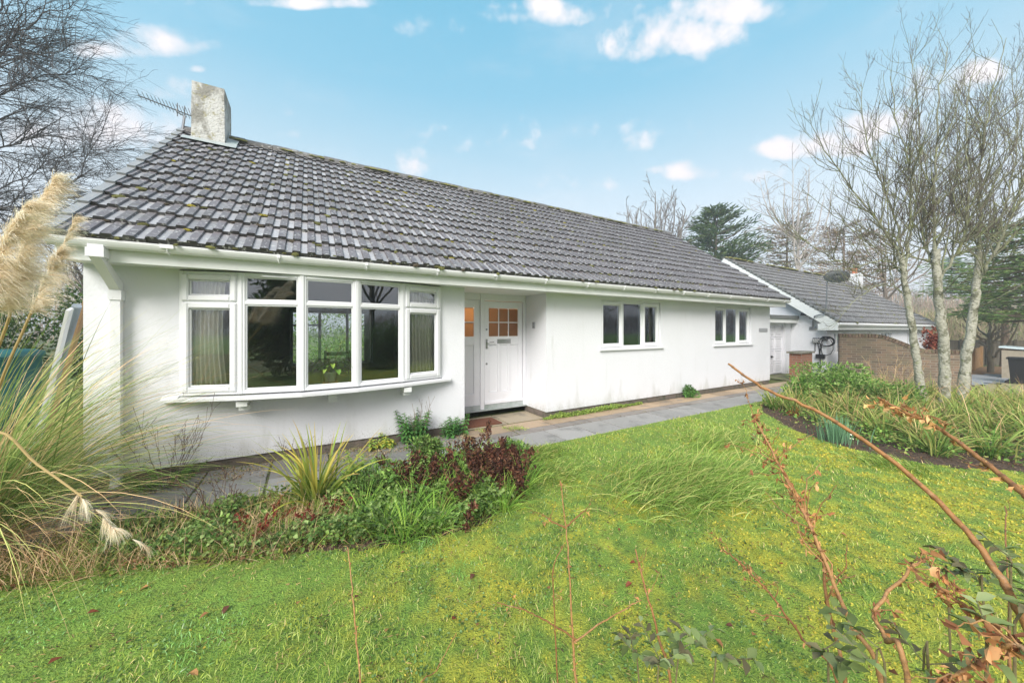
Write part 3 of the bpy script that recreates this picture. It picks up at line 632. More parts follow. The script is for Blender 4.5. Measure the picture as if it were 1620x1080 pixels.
for k in range(7):
    a, b, c, d = outer[k], outer[k + 1], innr[k + 1], innr[k]
    if k in (0, 6): c = np.array([c[0], -.001]); d = np.array([d[0], -.001])
    V_ = [(a[0], a[1], .815), (b[0], b[1], .815), (c[0], c[1], .815), (d[0], d[1], .815), (a[0], a[1], .845), (b[0], b[1], .845), (c[0], c[1], .872), (d[0], d[1], .872)]
    si.add(V_, [(3, 2, 1, 0), (4, 5, 6, 7), (0, 1, 5, 4)] + ([(3, 0, 4, 7)] if k == 0 else []) + ([(1, 2, 6, 5)] if k == 6 else []))
P('sill', si, M['upvc'], baywin)
ra = MB()   # inner head board and board under the bow
for k in range(5):
    a, b = pts[k], pts[k + 1]
    ra.add([(a[0], a[1] + .03, .80), (b[0], b[1] + .03, .80), (b[0], .0, .80), (a[0], .0, .80), (a[0], a[1] + .03, .815), (b[0], b[1] + .03, .815)], [(3, 2, 1, 0), (0, 1, 5, 4)])
P('bow_underside', ra, M['fascia'], baywin)
for x in (-.64, .27, 1.2):
    b = MB(); b.box(x - .05, x + .05, -.27, -.001, .735, .798); b.box(x - .04, x + .06, -.17, -.002, .675, .734); P('corbel', b, M['chimney'] if False else M['fascia'], baywin)
hb = MB(); P('head_vent', (lambda m: (m.box(-.45, -.2, -.318, -.30, 2.2, 2.215), m)[1])(MB()), M['upvc'], baywin)

def flat_window(W_, name, divs, sashes, handles, vents=()):
    x0, x1, z0, z1 = W_; m = MB(); p = (x0, .045); q = (x1, .045); L = x1 - x0
    ring(m, p, q, 0, L, z0, z1, .04, 0, .07)
    for d in divs: bar(m, p, q, d - .025, d + .025, z0 + .04, z1 - .04, .001, .069)
    win = P(name, m, M['upvc']); ed = [.04 - .025] + list(divs) + [L - .04 + .025]
    for k in range(len(ed) - 1): light(win, p, q, ed[k] + .025, ed[k + 1] - .025, z0 + .04, z1 - .04, sashes[k])
    s = MB(); s.box(x0 - .05, x1 + .06, -.045, -.001, z0 - .032, z0 - .0); s.box(x0 + .001, x1 - .001, -.001, .05, z0 - .0, z0 + .006); P('sill', s, M['upvc'], win)
    for (u, z) in handles:
        h = MB(); h.box(x0 + u - .012, x0 + u + .012, .09, .115, z - .03, z + .03); h.tube([(x0 + u, .12, z + .02), (x0 + u, .13, z - .02), (x0 + u - .01, .13, z - .11)], .009, 6); P('handle', h, M['upvc'], win)
    return win
flat_window(W1, 'window', (.66, 1.27), (True, False, True), ((.60, 1.62),))
flat_window(W2, 'window', (.60, 1.17), (True, False, True), ((.53, 1.62),))

# front door and sidelight in the recess
DY = .70; dfm = MB()
DX0, DX1, DZ0, DZ1 = 2.84, 3.67, .20, 2.13
def hb_(mb, x0, x1, z0, z1, y0, y1, ch=.004): bar(mb, (x0, 0), (x1, 0), 0, x1 - x0, z0, z1, y0, y1, ch)
hb_(dfm, 2.151, 2.215, .12, 2.262, DY, DY + .08); hb_(dfm, 2.755, 2.83, .12, 2.262, DY - .012, DY + .08); hb_(dfm, 3.68, 3.739, .12, 2.262, DY - .012, DY + .08)
hb_(dfm, 2.83, 3.68, 2.14, 2.262, DY - .008, DY + .08); hb_(dfm, 2.215, 2.755, 2.14, 2.262, DY, DY + .08)
P('door_frame', dfm, M['paint'])
def panelled(mb, x0, x1, z0, z1, y, glazed_z0, cols, rows, pcols, stile=.095, top=.13, bot=.22, mid=.16):
    T = .045
    hb_(mb, x0, x0 + stile, z0, z1, y, y + T); hb_(mb, x1 - stile, x1, z0, z1, y, y + T)
    hb_(mb, x0 + stile, x1 - stile, z0, z0 + bot, y, y + T); hb_(mb, x0 + stile, x1 - stile, z1 - top, z1, y, y + T); hb_(mb, x0 + stile, x1 - stile, glazed_z0 - mid, glazed_z0, y, y + T)
    W_ = x1 - x0 - 2 * stile; m = .02
    for c in range(1, cols): u = x0 + stile + W_ * c / cols; hb_(mb, u - m / 2, u + m / 2, glazed_z0, z1 - top, y + .006, y + T - .006)
    for r_ in range(1, rows):
        zc = glazed_z0 + (z1 - top - glazed_z0) * r_ / rows
        for c in range(cols):
            a = x0 + stile + W_ * c / cols + (m / 2 if c else 0); b = x0 + stile + W_ * (c + 1) / cols - (m / 2 if c < cols - 1 else 0); hb_(mb, a, b, zc - m / 2, zc + m / 2, y + .007, y + T - .007)
    zt = glazed_z0 - mid; mm = .055
    for c in range(1, pcols): u = x0 + stile + W_ * c / pcols; hb_(mb, u - mm / 2, u + mm / 2, z0 + bot, zt, y + .001, y + T)
    for c in range(pcols):
        a = x0 + stile + W_ * c / pcols + (mm / 2 if c else 0); b = x0 + stile + W_ * (c + 1) / pcols - (mm / 2 if c < pcols - 1 else 0)
        hb_(mb, a, b, z0 + bot, zt, y + .018, y + T - .01); ring(mb, (a, 0), (b, 0), 0, b - a, z0 + bot, zt, .012, y + .008, y + .02, .008)
dm = MB(); panelled(dm, DX0, DX1, DZ0, DZ1, DY + .012, 1.47, 3, 2, 3); door = P('front_door', dm, M['paint'])
for c in range(3):
    for r_ in range(2):
        W_ = (DX1 - DX0 - .19); a = DX0 + .095 + W_ * c / 3 + .012; b = DX0 + .095 + W_ * (c + 1) / 3 - .012; zz = 1.47 + (.53) * r_ / 2 + .003; 
        g = MB(); g.box(a - .008, b + .008, DY + .03, DY + .036, zz, zz + .25); P('pane', g, M['frost'], door)
lb = MB(); ring(lb, (3.11, 0), (3.40, 0), 0, .29, 1.335, 1.415, .014, DY - .002, DY + .012, .003); lb.box(3.12, 3.39, DY + .004, DY + .011, 1.345, 1.405); P('letterbox', lb, M['chrome'], door)
hd = MB(); hd.box(2.868, 2.902, DY, DY + .011, 1.24, 1.42); hd.tube([(2.885, DY, 1.36), (2.885, DY - .05, 1.36), (2.90, DY - .055, 1.36), (2.98, DY - .055, 1.362), (3.01, DY - .045, 1.37)], .009, 8); hd.tube([(2.885, DY - .004, 1.28), (2.885, DY + .01, 1.28)], .012, 8); P('handle', hd, M['chrome'], door)
for z in (1.60, .96): 
    k = MB(); k.tube([(2.885, DY - .002, z), (2.885, DY + .012, z)], .017, 10); P('lock', k, M['metal'], door)
wb = MB(); wb.box(DX0, DX1, DY - .006, DY + .01, .205, .25); P('weather_bar', wb, M['paint'], door)
sl = MB(); panelled(sl, 2.217, 2.753, .2, 2.138, DY + .02, 1.47, 1, 2, 1, .12, .14); side = P('sidelight', sl, M['paint'])
for r_ in range(2):
    g = MB(); zz = 1.47 + .264 * r_ + .004; g.box(2.33, 2.64, DY + .035, DY + .041, zz, zz + .25); P('pane', g, M['frost'], side)
th_ = MB(); th_.box(2.151, 3.739, DY - .05, DY + .1, .10, .118); th_.box(2.151, 3.739, DY + .0, DY + .1, .1182, .198); P('threshold', th_, M['lead'])
st = MB(); st.box(2.151, 3.739, .55, DY - .05, .01, .09); 
# number plate on the recess return wall, and name plate near the right end
npl = MB(); npl.box(3.722, 3.7395, .36, .44, 1.62, 1.74); tagn = P('number_plate', npl, M['plate'])
t3 = MB(); t3.tube([(3.720, .405, 1.72), (3.7205, .385, 1.715), (3.720, .38, 1.70), (3.720, .40, 1.68), (3.720, .38, 1.66), (3.720, .385, 1.642), (3.720, .41, 1.64)], .0045, 5); P('figure', t3, M['black'], tagn)
npl = MB(); bar(npl, (11.27, -.02), (11.74, -.02), 0, .47, 1.535, 1.635, 0, .018, .006); P('name_plate', npl, M['plate'])

# interior: living room, hall, two bedrooms (a few plain walls, floors, ceilings)
iw = MB()
def quad(mb, *q, col=(1, 1, 1)): mb.add(list(q), [tuple(range(len(q)))], col)
Hc = 2.258
for x in (-1.85, 1.98): quad(iw, (x, .25, .1), (x, 4.4, .1), (x, 4.4, Hc), (x, .25, Hc))
# rear wall of living room with a garden window
for (a, b, c, d) in ((-1.85, -.35, .1, Hc), (1.45, 1.98, .1, Hc), (-.35, 1.45, .1, .75), (-.35, 1.45, 2.05, Hc)): quad(iw, (a, 4.4, c), (b, 4.4, c), (b, 4.4, d), (a, 4.4, d))
quad(iw, (-1.85, .25, Hc), (1.98, .25, Hc), (1.98, 4.4, Hc), (-1.85, 4.4, Hc))
for (a, b) in ((4.0, 7.6), (8.2, 11.8)):
    for x in (a, b): quad(iw, (x, .25, .1), (x, 3.6, .1), (x, 3.6, Hc), (x, .25, Hc))
    quad(iw, (a, 3.6, .1), (b, 3.6, .1), (b, 3.6, Hc), (a, 3.6, Hc)); quad(iw, (a, .25, Hc), (b, .25, Hc), (b, 3.6, Hc), (a, 3.6, Hc))
P('interior_wall', iw, M['inwall'])
hw = MB()
for x in (2.16, 3.73): quad(hw, (x, .784, .1), (x, 3.4, .1), (x, 3.4, Hc), (x, .784, Hc))
quad(hw, (2.16, 3.4, .1), (3.73, 3.4, .1), (3.73, 3.4, Hc), (2.16, 3.4, Hc)); quad(hw, (2.16, .8, Hc), (3.73, .8, Hc), (3.73, 3.4, Hc), (2.16, 3.4, Hc))
P('hall_wall', hw, M['hallwall'])
fl_ = MB(); quad(fl_, (WX0 + .01, .25, .12), (2.14, .25, .12), (2.14, 7.19, .12), (WX0 + .01, 7.19, .12)); quad(fl_, (3.75, .25, .12), (WX1 - .01, .25, .12), (WX1 - .01, 7.19, .12), (3.75, 7.19, .12)); quad(fl_, (2.14, .78, .12), (3.75, .78, .12), (3.75, 7.19, .12), (2.14, 7.19, .12)); P('floor', fl_, M['infloor'])
gw = MB(); ring(gw, (-.35, 4.39), (1.45, 4.39), 0, 1.8, .75, 2.05, .06, -.02, .04); 
for u in (.6, 1.2): bar(gw, (-.35, 4.39), (1.45, 4.39), u - .03, u + .03, .81, 1.99, -.02, .04)
bar(gw, (-.35, 4.39), (1.45, 4.39), .06, .57, 1.68, 1.72, -.02, .04)
P('rear_window', gw, M['upvc'])
# hall lamp (lit in the photograph)
hl = thing('hall_lamp', 'warm lit ceiling lamp glowing behind the obscured sidelight glass', 'lamp', (2.55, 1.15, 2.25))
m_ = MB(); th = np.linspace(0, 2 * pi, 13)[:-1]
m_.tube([(0, 0, 0), (0, 0, -.06)], .02, 8); m_.build('lamp_stem', M['chrome'], hl)
em = bpy.data.materials.new('lamp_glow'); em.use_nodes = True; b_ = em.node_tree.nodes['Principled BSDF']; b_.inputs['Emission Color'].default_value = (1, .62, .28, 1); b_.inputs['Emission Strength'].default_value = 14; b_.inputs['Base Color'].default_value = (.8, .7, .5, 1)
m_ = MB(); prf = [(0.02, -.05), (.06, -.06), (.085, -.09), (.085, -.13), (.05, -.165), (.004, -.175)]
V_ = np.array([(r * cos(t), r * sin(t), z) for r, z in prf for t in th]); n = 12
m_.add(V_, [(i * n + j, i * n + (j + 1) % n, (i + 1) * n + (j + 1) % n, (i + 1) * n + j) for i in range(5) for j in range(n)]); m_.build('lamp_shade', em, hl, True)
pt = bpy.data.lights.new('hall_light', 'POINT'); pt.energy = 5; pt.color = (1, .72, .45); pt.shadow_soft_size = .1; pto = bpy.data.objects.new('hall_light', pt); COL.objects.link(pto); pto.parent = hl; pto.location = (0, 0, -.3)

# curtains
def curtain(x0, x1, y0, y1, z0, z1, label, seed, folds=9, amp=.03):
    r = np.random.default_rng(seed); n = folds * 8; u = np.linspace(0, 1, n); ph = r.uniform(0, 6)
    V_ = []
    zs = np.linspace(z0, z1, 9)
    for z in zs:
        k = (z1 - z) / (z1 - z0); d = amp * (.6 + .5 * k) * np.sin(u * folds * 2 * pi + ph + .6 * np.sin(u * 9 + k * 1.5)) + .02 * np.sin(u * 5 + k * 2)
        sp = 1 - .10 * np.sin(k * pi)
        x = x0 + (x1 - x0) * (.0 + u * sp); y = y0 + (y1 - y0) * u + d; V_.append(np.stack([x, y, np.full(n, z)], -1))
    m = MB(); V_ = np.concatenate(V_); m.add(V_, [(i * n + j, i * n + j + 1, (i + 1) * n + j + 1, (i + 1) * n + j) for i in range(8) for j in range(n - 1)])
    o = m.build('curtain', M['cloth'], None, True); md = o.modifiers.new('s', 'SOLIDIFY'); md.thickness = .003
    tag(o, label, 'curtain', 'cream curtains in the front windows'); fix_origin(o, ((x0 + x1) / 2, y0, z0)); return o
curtain(-1.19, -.80, .06, -.07, .90, 2.235, 'full cream curtain gathered at the left end of the bow window', 1, 8)
curtain(1.30, 1.73, -.03, .08, .90, 2.235, 'cream curtain in even folds at the right end of the bow window', 2, 8, .025)
curtain(6.40, 6.925, .135, .135, 1.22, 2.23, 'cream curtain in the right light of the window nearest the door', 3, 6, .015)
curtain(10.24, 10.835, .135, .135, 1.21, 2.23, 'cream curtain in the right light of the window nearest the garage', 4, 6, .015)
# table, chair, pot plant inside the bow
tb = thing('side_table', 'low red-brown wooden table standing inside the bow window', 'table', (.5, .45, .12))
m = MB(); bar(m, (-.55, -.38), (.75, -.38), 0, 1.3, .66, .70, 0, .45, .006); m.build('table_top', M['redwood'], tb)
for dx in (-.5, .7):
    for dy in (-.34, .03): m = MB(); m.tube([(dx, dy, 0), (dx, dy, .66)], [.018, .028], 8); m.build('leg', M['redwood'], tb)
ck = thing('dining_chair', 'dark wooden ladder-back chair inside the bow window', 'chair', (.45, 1.35, .12))
for dx in (-.2, .2): m = MB(); m.tube([(dx, .2, 0), (dx, .2, .5), (dx * .95, .25, 1.12)], .02, 8); m.build('leg', M['darkwood'], ck); m = MB(); m.tube([(dx, -.2, 0), (dx, -.2, .45)], .02, 8); m.build('leg', M['darkwood'], ck)
m = MB(); m.box(-.22, .22, -.22, .19, .45, .48); m.build('seat', M['darkwood'], ck)
m = MB()
for z in (.68, .85, 1.03): m.box(-.19, .19, .215 + (z - .5) * .06, .235 + (z - .5) * .06, z, z + .06)
m.build('backrest', M['darkwood'], ck)
pp = thing('potted_plant', 'leafy green houseplant in a white pot on an orange tray behind the middle pane', 'houseplant', (.25, -.15, .905))
m = MB(); m.box(-.09, .09, -.06, .06, 0, .03); m.build('tray', M['orange'], pp)
def lathe(mb, prf, n=16, col=(1, 1, 1), o=(0, 0, 0)):
    th = np.arange(n) * 2 * pi / n; V_ = np.array([(r * cos(t) + o[0], r * sin(t) + o[1], z + o[2]) for r, z in prf for t in th])
    mb.add(V_, [(i * n + j, i * n + (j + 1) % n, (i + 1) * n + (j + 1) % n, (i + 1) * n + j) for i in range(len(prf) - 1) for j in range(n)], col)
m = MB(); lathe(m, [(.001, .031), (.055, .031), (.072, .14), (.078, .14), (.078, .155), (.068, .155), (.066, .14), (.001, .135)]); m.build('pot', M['pot'], pp, True)

# ------------------------------------------------------------------ vegetation primitives
def blades(mb, base, az, lean, length, width, curl, col, tipcol=None, seg=4, fold=False):
    """arching ribbon blades; base (n,3), az direction, lean start angle from vertical, curl added angle over the length"""
    n = len(base); base = np.asarray(base, float); az = np.broadcast_to(az, (n,)); lean = np.broadcast_to(lean, (n,)); length = np.broadcast_to(length, (n,)); width = np.broadcast_to(width, (n,)); curl = np.broadcast_to(curl, (n,))
    dx, dy = np.cos(az), np.sin(az); side = np.stack([-dy, dx, np.zeros(n)], -1); tw = rng.uniform(-.9, .9, n)
    p = base.copy(); L_ = []; col = np.asarray(col, float); col = np.broadcast_to(col, (n, 3)); tip = col if tipcol is None else np.broadcast_to(np.asarray(tipcol, float), (n, 3)); cc = []
    for k in range(seg + 1):
        t = k / seg; a = lean + curl * t ** 1.3
        w = width * (1 - t ** 2.2) * (.55 + .45 * min(1, t * 4)) if k < seg else width * .04
        d = np.stack([dx * np.sin(a), dy * np.sin(a), np.cos(a)], -1)
        nrm = np.cross(d, side); sd = side * np.cos(tw)[:, None] + nrm * np.sin(tw)[:, None]
        L_ += [p - sd * (w / 2)[:, None], p + sd * (w / 2)[:, None]]; c = col * (1 - t ** 2) + tip * t ** 2; cc += [c, c]
        p = p + d * (length / seg)[:, None]
    V_ = np.stack(L_, 1); C_ = np.stack(cc, 1); K = 2 * (seg + 1)
    f = np.array([(2 * k, 2 * k + 1, 2 * k + 3, 2 * k + 2) for k in range(seg)]); fs = (np.arange(n)[:, None, None] * K + f[None]).reshape(-1, 4)
    mb.add(V_.reshape(-1, 3), fs, C_.reshape(-1, 3))
def leaves(mb, pos, dirs, nrm, length, width, col, droop=.2, tri=False, crumple=0):
    """folded leaf: 6 vertices, two quads"""
    n = len(pos); pos = np.asarray(pos, float); d = np.asarray(dirs, float); d = d / (np.linalg.norm(d, axis=1)[:, None] + 1e-9); nrm = np.asarray(nrm, float)
    s = np.cross(d, nrm); s /= np.linalg.norm(s, axis=1)[:, None] + 1e-9; u = np.cross(s, d)
    L_ = np.broadcast_to(length, (n,))[:, None]; w = np.broadcast_to(width, (n,))[:, None] / 2; col = np.broadcast_to(np.asarray(col, float), (n, 3))
    if tri:
        V_ = np.stack([pos - s * w * .3, pos + d * L_ * .5 + s * w, pos + d * L_ - u * L_ * droop, pos + d * L_ * .45 - s * w], 1)
        mb.add(V_.reshape(-1, 3), np.arange(n * 4).reshape(-1, 4), np.repeat(col, 4, 0)); return
    V_ = np.stack([pos, pos + d * L_ * .4 + s * w + u * w * .35, pos + d * L_ * .75 + s * w * .7 + u * w * .2 - u * L_ * droop * .5, pos + d * L_ - u * L_ * droop,
                   pos + d * L_ * .75 - s * w * .7 + u * w * .2 - u * L_ * droop * .5, pos + d * L_ * .4 - s * w + u * w * .35, pos + d * L_ * .5 - u * L_ * droop * .25], 1)
    if crumple: V_ = V_ + np.random.default_rng(n).normal(0, 1, V_.shape) * (L_ * crumple)[:, None]
    f = np.array([(0, 1, 2, 6), (6, 2, 3, 4), (0, 6, 4, 5)])
    mb.add(V_.reshape(-1, 3), (np.arange(n)[:, None, None] * 7 + f[None]).reshape(-1, 4), np.repeat(col, 7, 0))
def rdir(n, up=0., r=None):
    v = (r or rng).normal(size=(n, 3)); v[:, 2] += up; return v / np.linalg.norm(v, axis=1)[:, None]
def pick(cols, n, jit=.25, r=None):
    r = r or rng; c = np.array(cols, float)[r.integers(0, len(cols), n)]; return c * (1 + r.uniform(-jit, jit, (n, 1)))

# houseplant foliage
m = MB(); n = 60; az = rng.uniform(0, 2 * pi, n); ln = rng.uniform(.08, .24, n)
tipp = np.stack([ln * np.cos(az), ln * .7 * np.sin(az), .17 + rng.uniform(.0, .16, n)], -1)
for k in range(n): m.tube([(0, 0, .14), tipp[k] * [.4, .4, 1.05], tipp[k]], .0018, 3, (.12, .2, .04), False)
leaves(m, tipp, np.stack([np.cos(az), np.sin(az), -.5 + 0 * az], -1), np.tile([0, 0, 1.0], (n, 1)), rng.uniform(.07, .12, n), rng.uniform(.045, .07, n), pick([(.10, .20, .04), (.16, .25, .05), (.07, .15, .03), (.25, .27, .08)], n)); m.build('foliage', M['leaf'], pp)

# door mat
dmb = MB(); bar(dmb, (2.20, .05), (2.86, .05), 0, .66, .0035, .022, 0, .42, .004)
tag(fix_origin(dmb.build('door_mat', M['mat']), (2.5, .25, 0)), 'reddish brown coir doormat lying in the door recess', 'doormat')

# ------------------------------------------------------------------ neighbour, garage, walls
def world_part(par, name, mb, m, smooth=False, label=None): return P(name, mb, m, par, smooth, label)
NG = -.55
nb = thing('neighbouring_bungalow', 'second white bungalow with grey tiled roof and deep white bargeboard beyond the garage', 'house', (21, 3, NG))
NX0, NX1, NEY, NEZ, NR, NH = 15.08, 28.2, -.56, 1.845, 3.60, 2.70
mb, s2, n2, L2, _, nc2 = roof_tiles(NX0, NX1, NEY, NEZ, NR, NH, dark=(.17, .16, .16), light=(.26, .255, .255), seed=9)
rb = MB(); y2, z2 = NEY + NR, NEZ + NH
rb.add([(NX0, NEY + .06, NEZ - .03), (NX1, NEY + .06, NEZ - .03), (NX1, y2, z2 - .04), (NX0, y2, z2 - .04), (NX0, y2 + NR, NEZ - .03), (NX1, y2 + NR, NEZ - .03)], [(0, 1, 2, 3), (3, 2, 5, 4)], (.1, .1, .1)); mb.merge(rb)
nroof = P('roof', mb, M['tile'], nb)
P('ridge_tile', ridge(NX0, NX1, y2, z2 + .03, 4), M['tile'], nroof)
mr2_ = MB(); r5 = np.random.default_rng(18)
for k in range(520):
    x = r5.uniform(NX0, NX1)
    if vn(x, 0 * x, 1.1, 7) < .2: continue
    R = r5.uniform(.05, .09); th = np.arange(7) / 7 * 2 * pi; o = np.array([x, y2 + r5.uniform(-.14, .0), z2 + .04]); a = o + R * np.stack([1.5 * np.cos(th), np.sin(th) * .8, np.sin(th) * .1], -1)
    mr2_.add(np.concatenate([a, (o + [0, 0, R * .7])[None]]), [(i, (i + 1) % 7, 7) for i in range(7)], np.array([.28, .26, .09]) * r5.uniform(.7, 1.2))
kind(P('ridge_moss', mr2_, M['moss'], nroof), 'stuff')
kind(P('moss', moss_blobs(NX0, NX1, NEY, NEZ, s2, n2, L2, 160, 15, size=(.03, .06)), M['moss'], nroof), 'stuff')
bb = MB(); nO = np.array([0, NEY, NEZ])
def rake(u, l, h): return nO + np.array([u, 0, 0]) + s2 * l + n2 * h
for (xa, xb, h0, h1, lz) in ((NX0 - .05, NX0 - .02, -.26, .02, 0),):
    q = [rake(xa, -.02, h0), rake(xb, -.02, h0), rake(xb, -.02, h1), rake(xa, -.02, h1), rake(xa, L2 + .02, h0), rake(xb, L2 + .02, h0), rake(xb, L2 + .02, h1), rake(xa, L2 + .02, h1)]
    bb.add(q, [(0, 1, 2, 3), (1, 5, 6, 2), (4, 0, 3, 7), (0, 4, 5, 1), (3, 2, 6, 7)])
bb.box(NX0 - .052, NX0 - .021, NEY - .05, NEY + .48, NEZ - .27, NEZ - .05)
P('bargeboard', bb, M['fascia'], nb)
q = [rake(NX0 - .05, l, h) for l, h in ((-.02, .03), (L2, .03))] + [rake(NX0 + .10, l, h) for l, h in ((L2, .075), (-.02, .075))]
vg = MB(); vg.add(q, [(0, 3, 2, 1)]); 
for l in np.arange(0, L2, .17):
    a = rng.uniform(.02, .05); c0 = rake(NX0 + .0 - .03, l, .05); vg.box(c0[0] - .03, c0[0] + .06, c0[1] - .05, c0[1] + .05, c0[2] - .02, c0[2] + a)
P('verge_mortar', vg, M['moss_dark'] if 'moss_dark' in M else M['felt'], nb)
fs_ = MB(); fs_.box(NX0 + .0, NX1, NEY + .06, NEY + .085, NEZ - .26, NEZ - .04); P('fascia', fs_, M['fascia'], nb)
g2 = MB(); g2.tube([(NX0 - .02, NEY - .02, NEZ - .07), (NX1, NEY - .02, NEZ - .07)], .055, 8); P('gutter', g2, M['gutter'], nb)
NW0, NWY = 15.32, -.22
WNS = [(15.95, 16.9, .75, 1.5), (18.5, 19.6, .75, 1.5), (20.9, 22.4, -.4, 1.5), (24.6, 26.2, .6, 1.5)]
w = wall_grid(NW0, 28.0, NG - .1, 1.56, WNS, NWY, NWY + .25)
quad(w, (NW0, NWY, NG - .1), (NW0, 6.4, NG - .1), (NW0, 6.4, NEZ - .1), (NW0, y2, z2 - .1), (NW0, NWY, NEZ + .08)); quad(w, (28.0, NWY, NG - .1), (28.0, 6.4, NG - .1), (28.0, 6.4, NEZ), (28.0, y2, z2 - .1), (28.0, NWY, NEZ))
P('wall', w, M['render'], nb)
for k, (a, b, c, d) in enumerate(WNS):
    m = MB(); nl = 3; ring(m, (a, NWY + .03), (b, NWY + .03), 0, b - a, c, d, .06, 0, .06)
    for q_ in range(1, nl): u = (b - a) * q_ / nl; bar(m, (a, NWY + .03), (b, NWY + .03), u - .04, u + .04, c + .06, d - .06, .001, .06)
    wn = P('window' if k != 2 else 'glazed_door', m, M['upvc'], nb); g = MB(); g.box(a + .05, b - .05, NWY + .06, NWY + .066, c + .05, d - .05); P('pane', g, M['glass'], wn)
iw2 = MB(); quad(iw2, (15.6, 3, NG), (27.8, 3, NG), (27.8, 3, 1.6), (15.6, 3, 1.6)); quad(iw2, (15.6, .1, 1.62), (27.8, .1, 1.62), (27.8, 3, 1.62), (15.6, 3, 1.62)); quad(iw2, (15.6, .1, NG + .02), (27.8, .1, NG + .02), (27.8, 3, NG + .02), (15.6, 3, NG + .02)); P('interior_wall', iw2, M['inwall'], nb)
d2 = MB(); d2.tube([(27.9, NWY - .05, 1.55), (27.9, NWY - .05, NG)], .035, 8); P('downpipe', d2, M['upvc'], nb)
nch = MB(); c0 = spot(1352, 440, 22); taperbox(nch, c0[0] - .35, c0[0] + .35, c0[1] - .3, c0[1] + .4, c0[2] - 1.6, c0[2] + .25, .0, n=3)
nc_ = P('chimney', nch, M['render'], nroof); 
pb = MB(); lathe(pb, [(.001, .0), (.13, .0), (.12, .28), (.15, .30), (.15, .34), (.10, .34), (.10, .2), (.001, .2)], 12, (1, 1, 1), (c0[0], c0[1], c0[2] + .25)); P('chimney_pot', pb, M['terracotta'], nroof)

# satellite dish and its mast on the gable
D0 = np.array([NX0 - .09, .55, 0])
dish = thing('satellite_dish', 'dark satellite dish on a bent grey mast fixed to the gable of the second bungalow', 'satellite dish', (NX0 - .1, .75, 1.2))
def dpx(px, py, X=NX0 - .12):
    d = FW + (px - 810) / F * RT + (HZ - py) / F * UP; t = X / d[0]; return CAM + t * d - np.array(dish.location)
m = MB(); m.tube([dpx(1286, 518, NW0 - .05), dpx(1286, 507, NW0 - .06), dpx(1289, 500), dpx(1296, 498), dpx(1304, 497), dpx(1307, 488), dpx(1308, 465), dpx(1309, 438)], .022, 7); m.build('mast', M['metal'], dish)
m = MB(); 
for (a, b) in ((1286, 502), (1286, 519)): q = dpx(a, b, NW0 - .02); m.box(q[0] - .03, q[0] + .0, q[1] - .09, q[1] + .09, q[2] - .05, q[2] + .05)
m.build('bracket', M['metal'], dish)
m = MB(); q = dpx(1322, 437); th = np.linspace(0, 2 * pi, 25)[:-1]; V_ = []
for r_, dd in ((0.01, .09), (.15, .07), (.28, .03), (.36, .0), (.37, .0)):
    V_.append(q + np.stack([r_ * .55 * np.cos(th) + .1 - dd * .5, r_ * np.cos(th) * -.75, r_ * .55 * np.sin(th) + .0 * th + dd * .4], -1))
m.add(np.concatenate(V_), [(i * 24 + j, i * 24 + (j + 1) % 24, (i + 1) * 24 + (j + 1) % 24, (i + 1) * 24 + j) for i in range(4) for j in range(24)])
o = m.build('dish', mat('dark_mesh_dish', (.05, .06, .06), .5, noise=(30, (.09, .10, .10), .6, .45, .7)), dish, True); md = o.modifiers.new('s', 'SOLIDIFY'); md.thickness = .012
m = MB(); m.tube([q + [0, .1, -.2], q + [-.3, -.1, -.05], q + [-.35, -.1, .05]], .012, 6); m.tube([dpx(1309, 440), q + [.06, 0, 0]], .02, 6); m.build('arm', M['metal'], dish)

# charger with coiled cable, on the gable wall
ev = thing('charging_point', 'dark grey wall box with hanging black coiled cable on the white gable', 'ev charger', (NW0, .5, .8))
def wpx(px, py, X=NW0 - .03, base=ev):
    d = FW + (px - 810) / F * RT + (HZ - py) / F * UP; t = X / d[0]; return CAM + t * d - np.array(base.location)
a = wpx(1286, 534); b = wpx(1296.5, 541.5)
m = MB(); taperbox(m, NW0 - .12 - ev.location[0], -.002, min(a[1], b[1]), max(a[1], b[1]), b[2], a[2], .02, n=3, jit=0); m.build('wall_box', M['greyp'], ev)
yc_, zc_ = (a[1] + b[1]) / 2, (a[2] + b[2]) / 2; m = MB()      # pale marks in a row on the box
for k in range(5): m.box(-.126, -.121, yc_ - .12 + k * .05, yc_ - .09 + k * .05, zc_ - .005, zc_ + .03)
m.box(-.126, -.121, yc_ - .08, yc_ + .06, zc_ - .06, zc_ - .045); m.build('marking', M['pot'], ev)
m = MB()
cen = wpx(1308, 540); th = np.linspace(0, 2 * pi, 40); rr_ = .19
for k in range(4):
    R = rr_ * (1 - .05 * k); m.tube([cen + np.array([-.02 * k, R * cos(t) * 1.15, R * sin(t) * .9]) for t in th], .008, 5, cap=False)
lo = [wpx(*p_) for p_ in ((1301, 543), (1299, 552), (1301, 560), (1306, 562), (1314, 560), (1318, 553), (1318, 545), (1314, 537))]
m.tube(lo, .011, 5); m.tube([wpx(*p_) for p_ in ((1303, 535), (1298, 545), (1297, 560))], .011, 5)
m.tube([wpx(*p_) for p_ in ((1293, 541), (1296, 552), (1296.5, 561))], .011, 5); m.tube([wpx(*p_) for p_ in ((1289.5, 541), (1289.5, 556))], .011, 5); m.build('cable', M['black'], ev)
a = wpx(1308, 534); m = MB(); m.box(a[0] - .09, a[0] + .02, a[1] - .09, a[1] + .09, a[2] - .05, a[2] + .05); m.tube([a + [-.1, 0, 0], a + [-.14, -.05, -.1]], .03, 8); m.build('cable_holder', M['black'], ev)
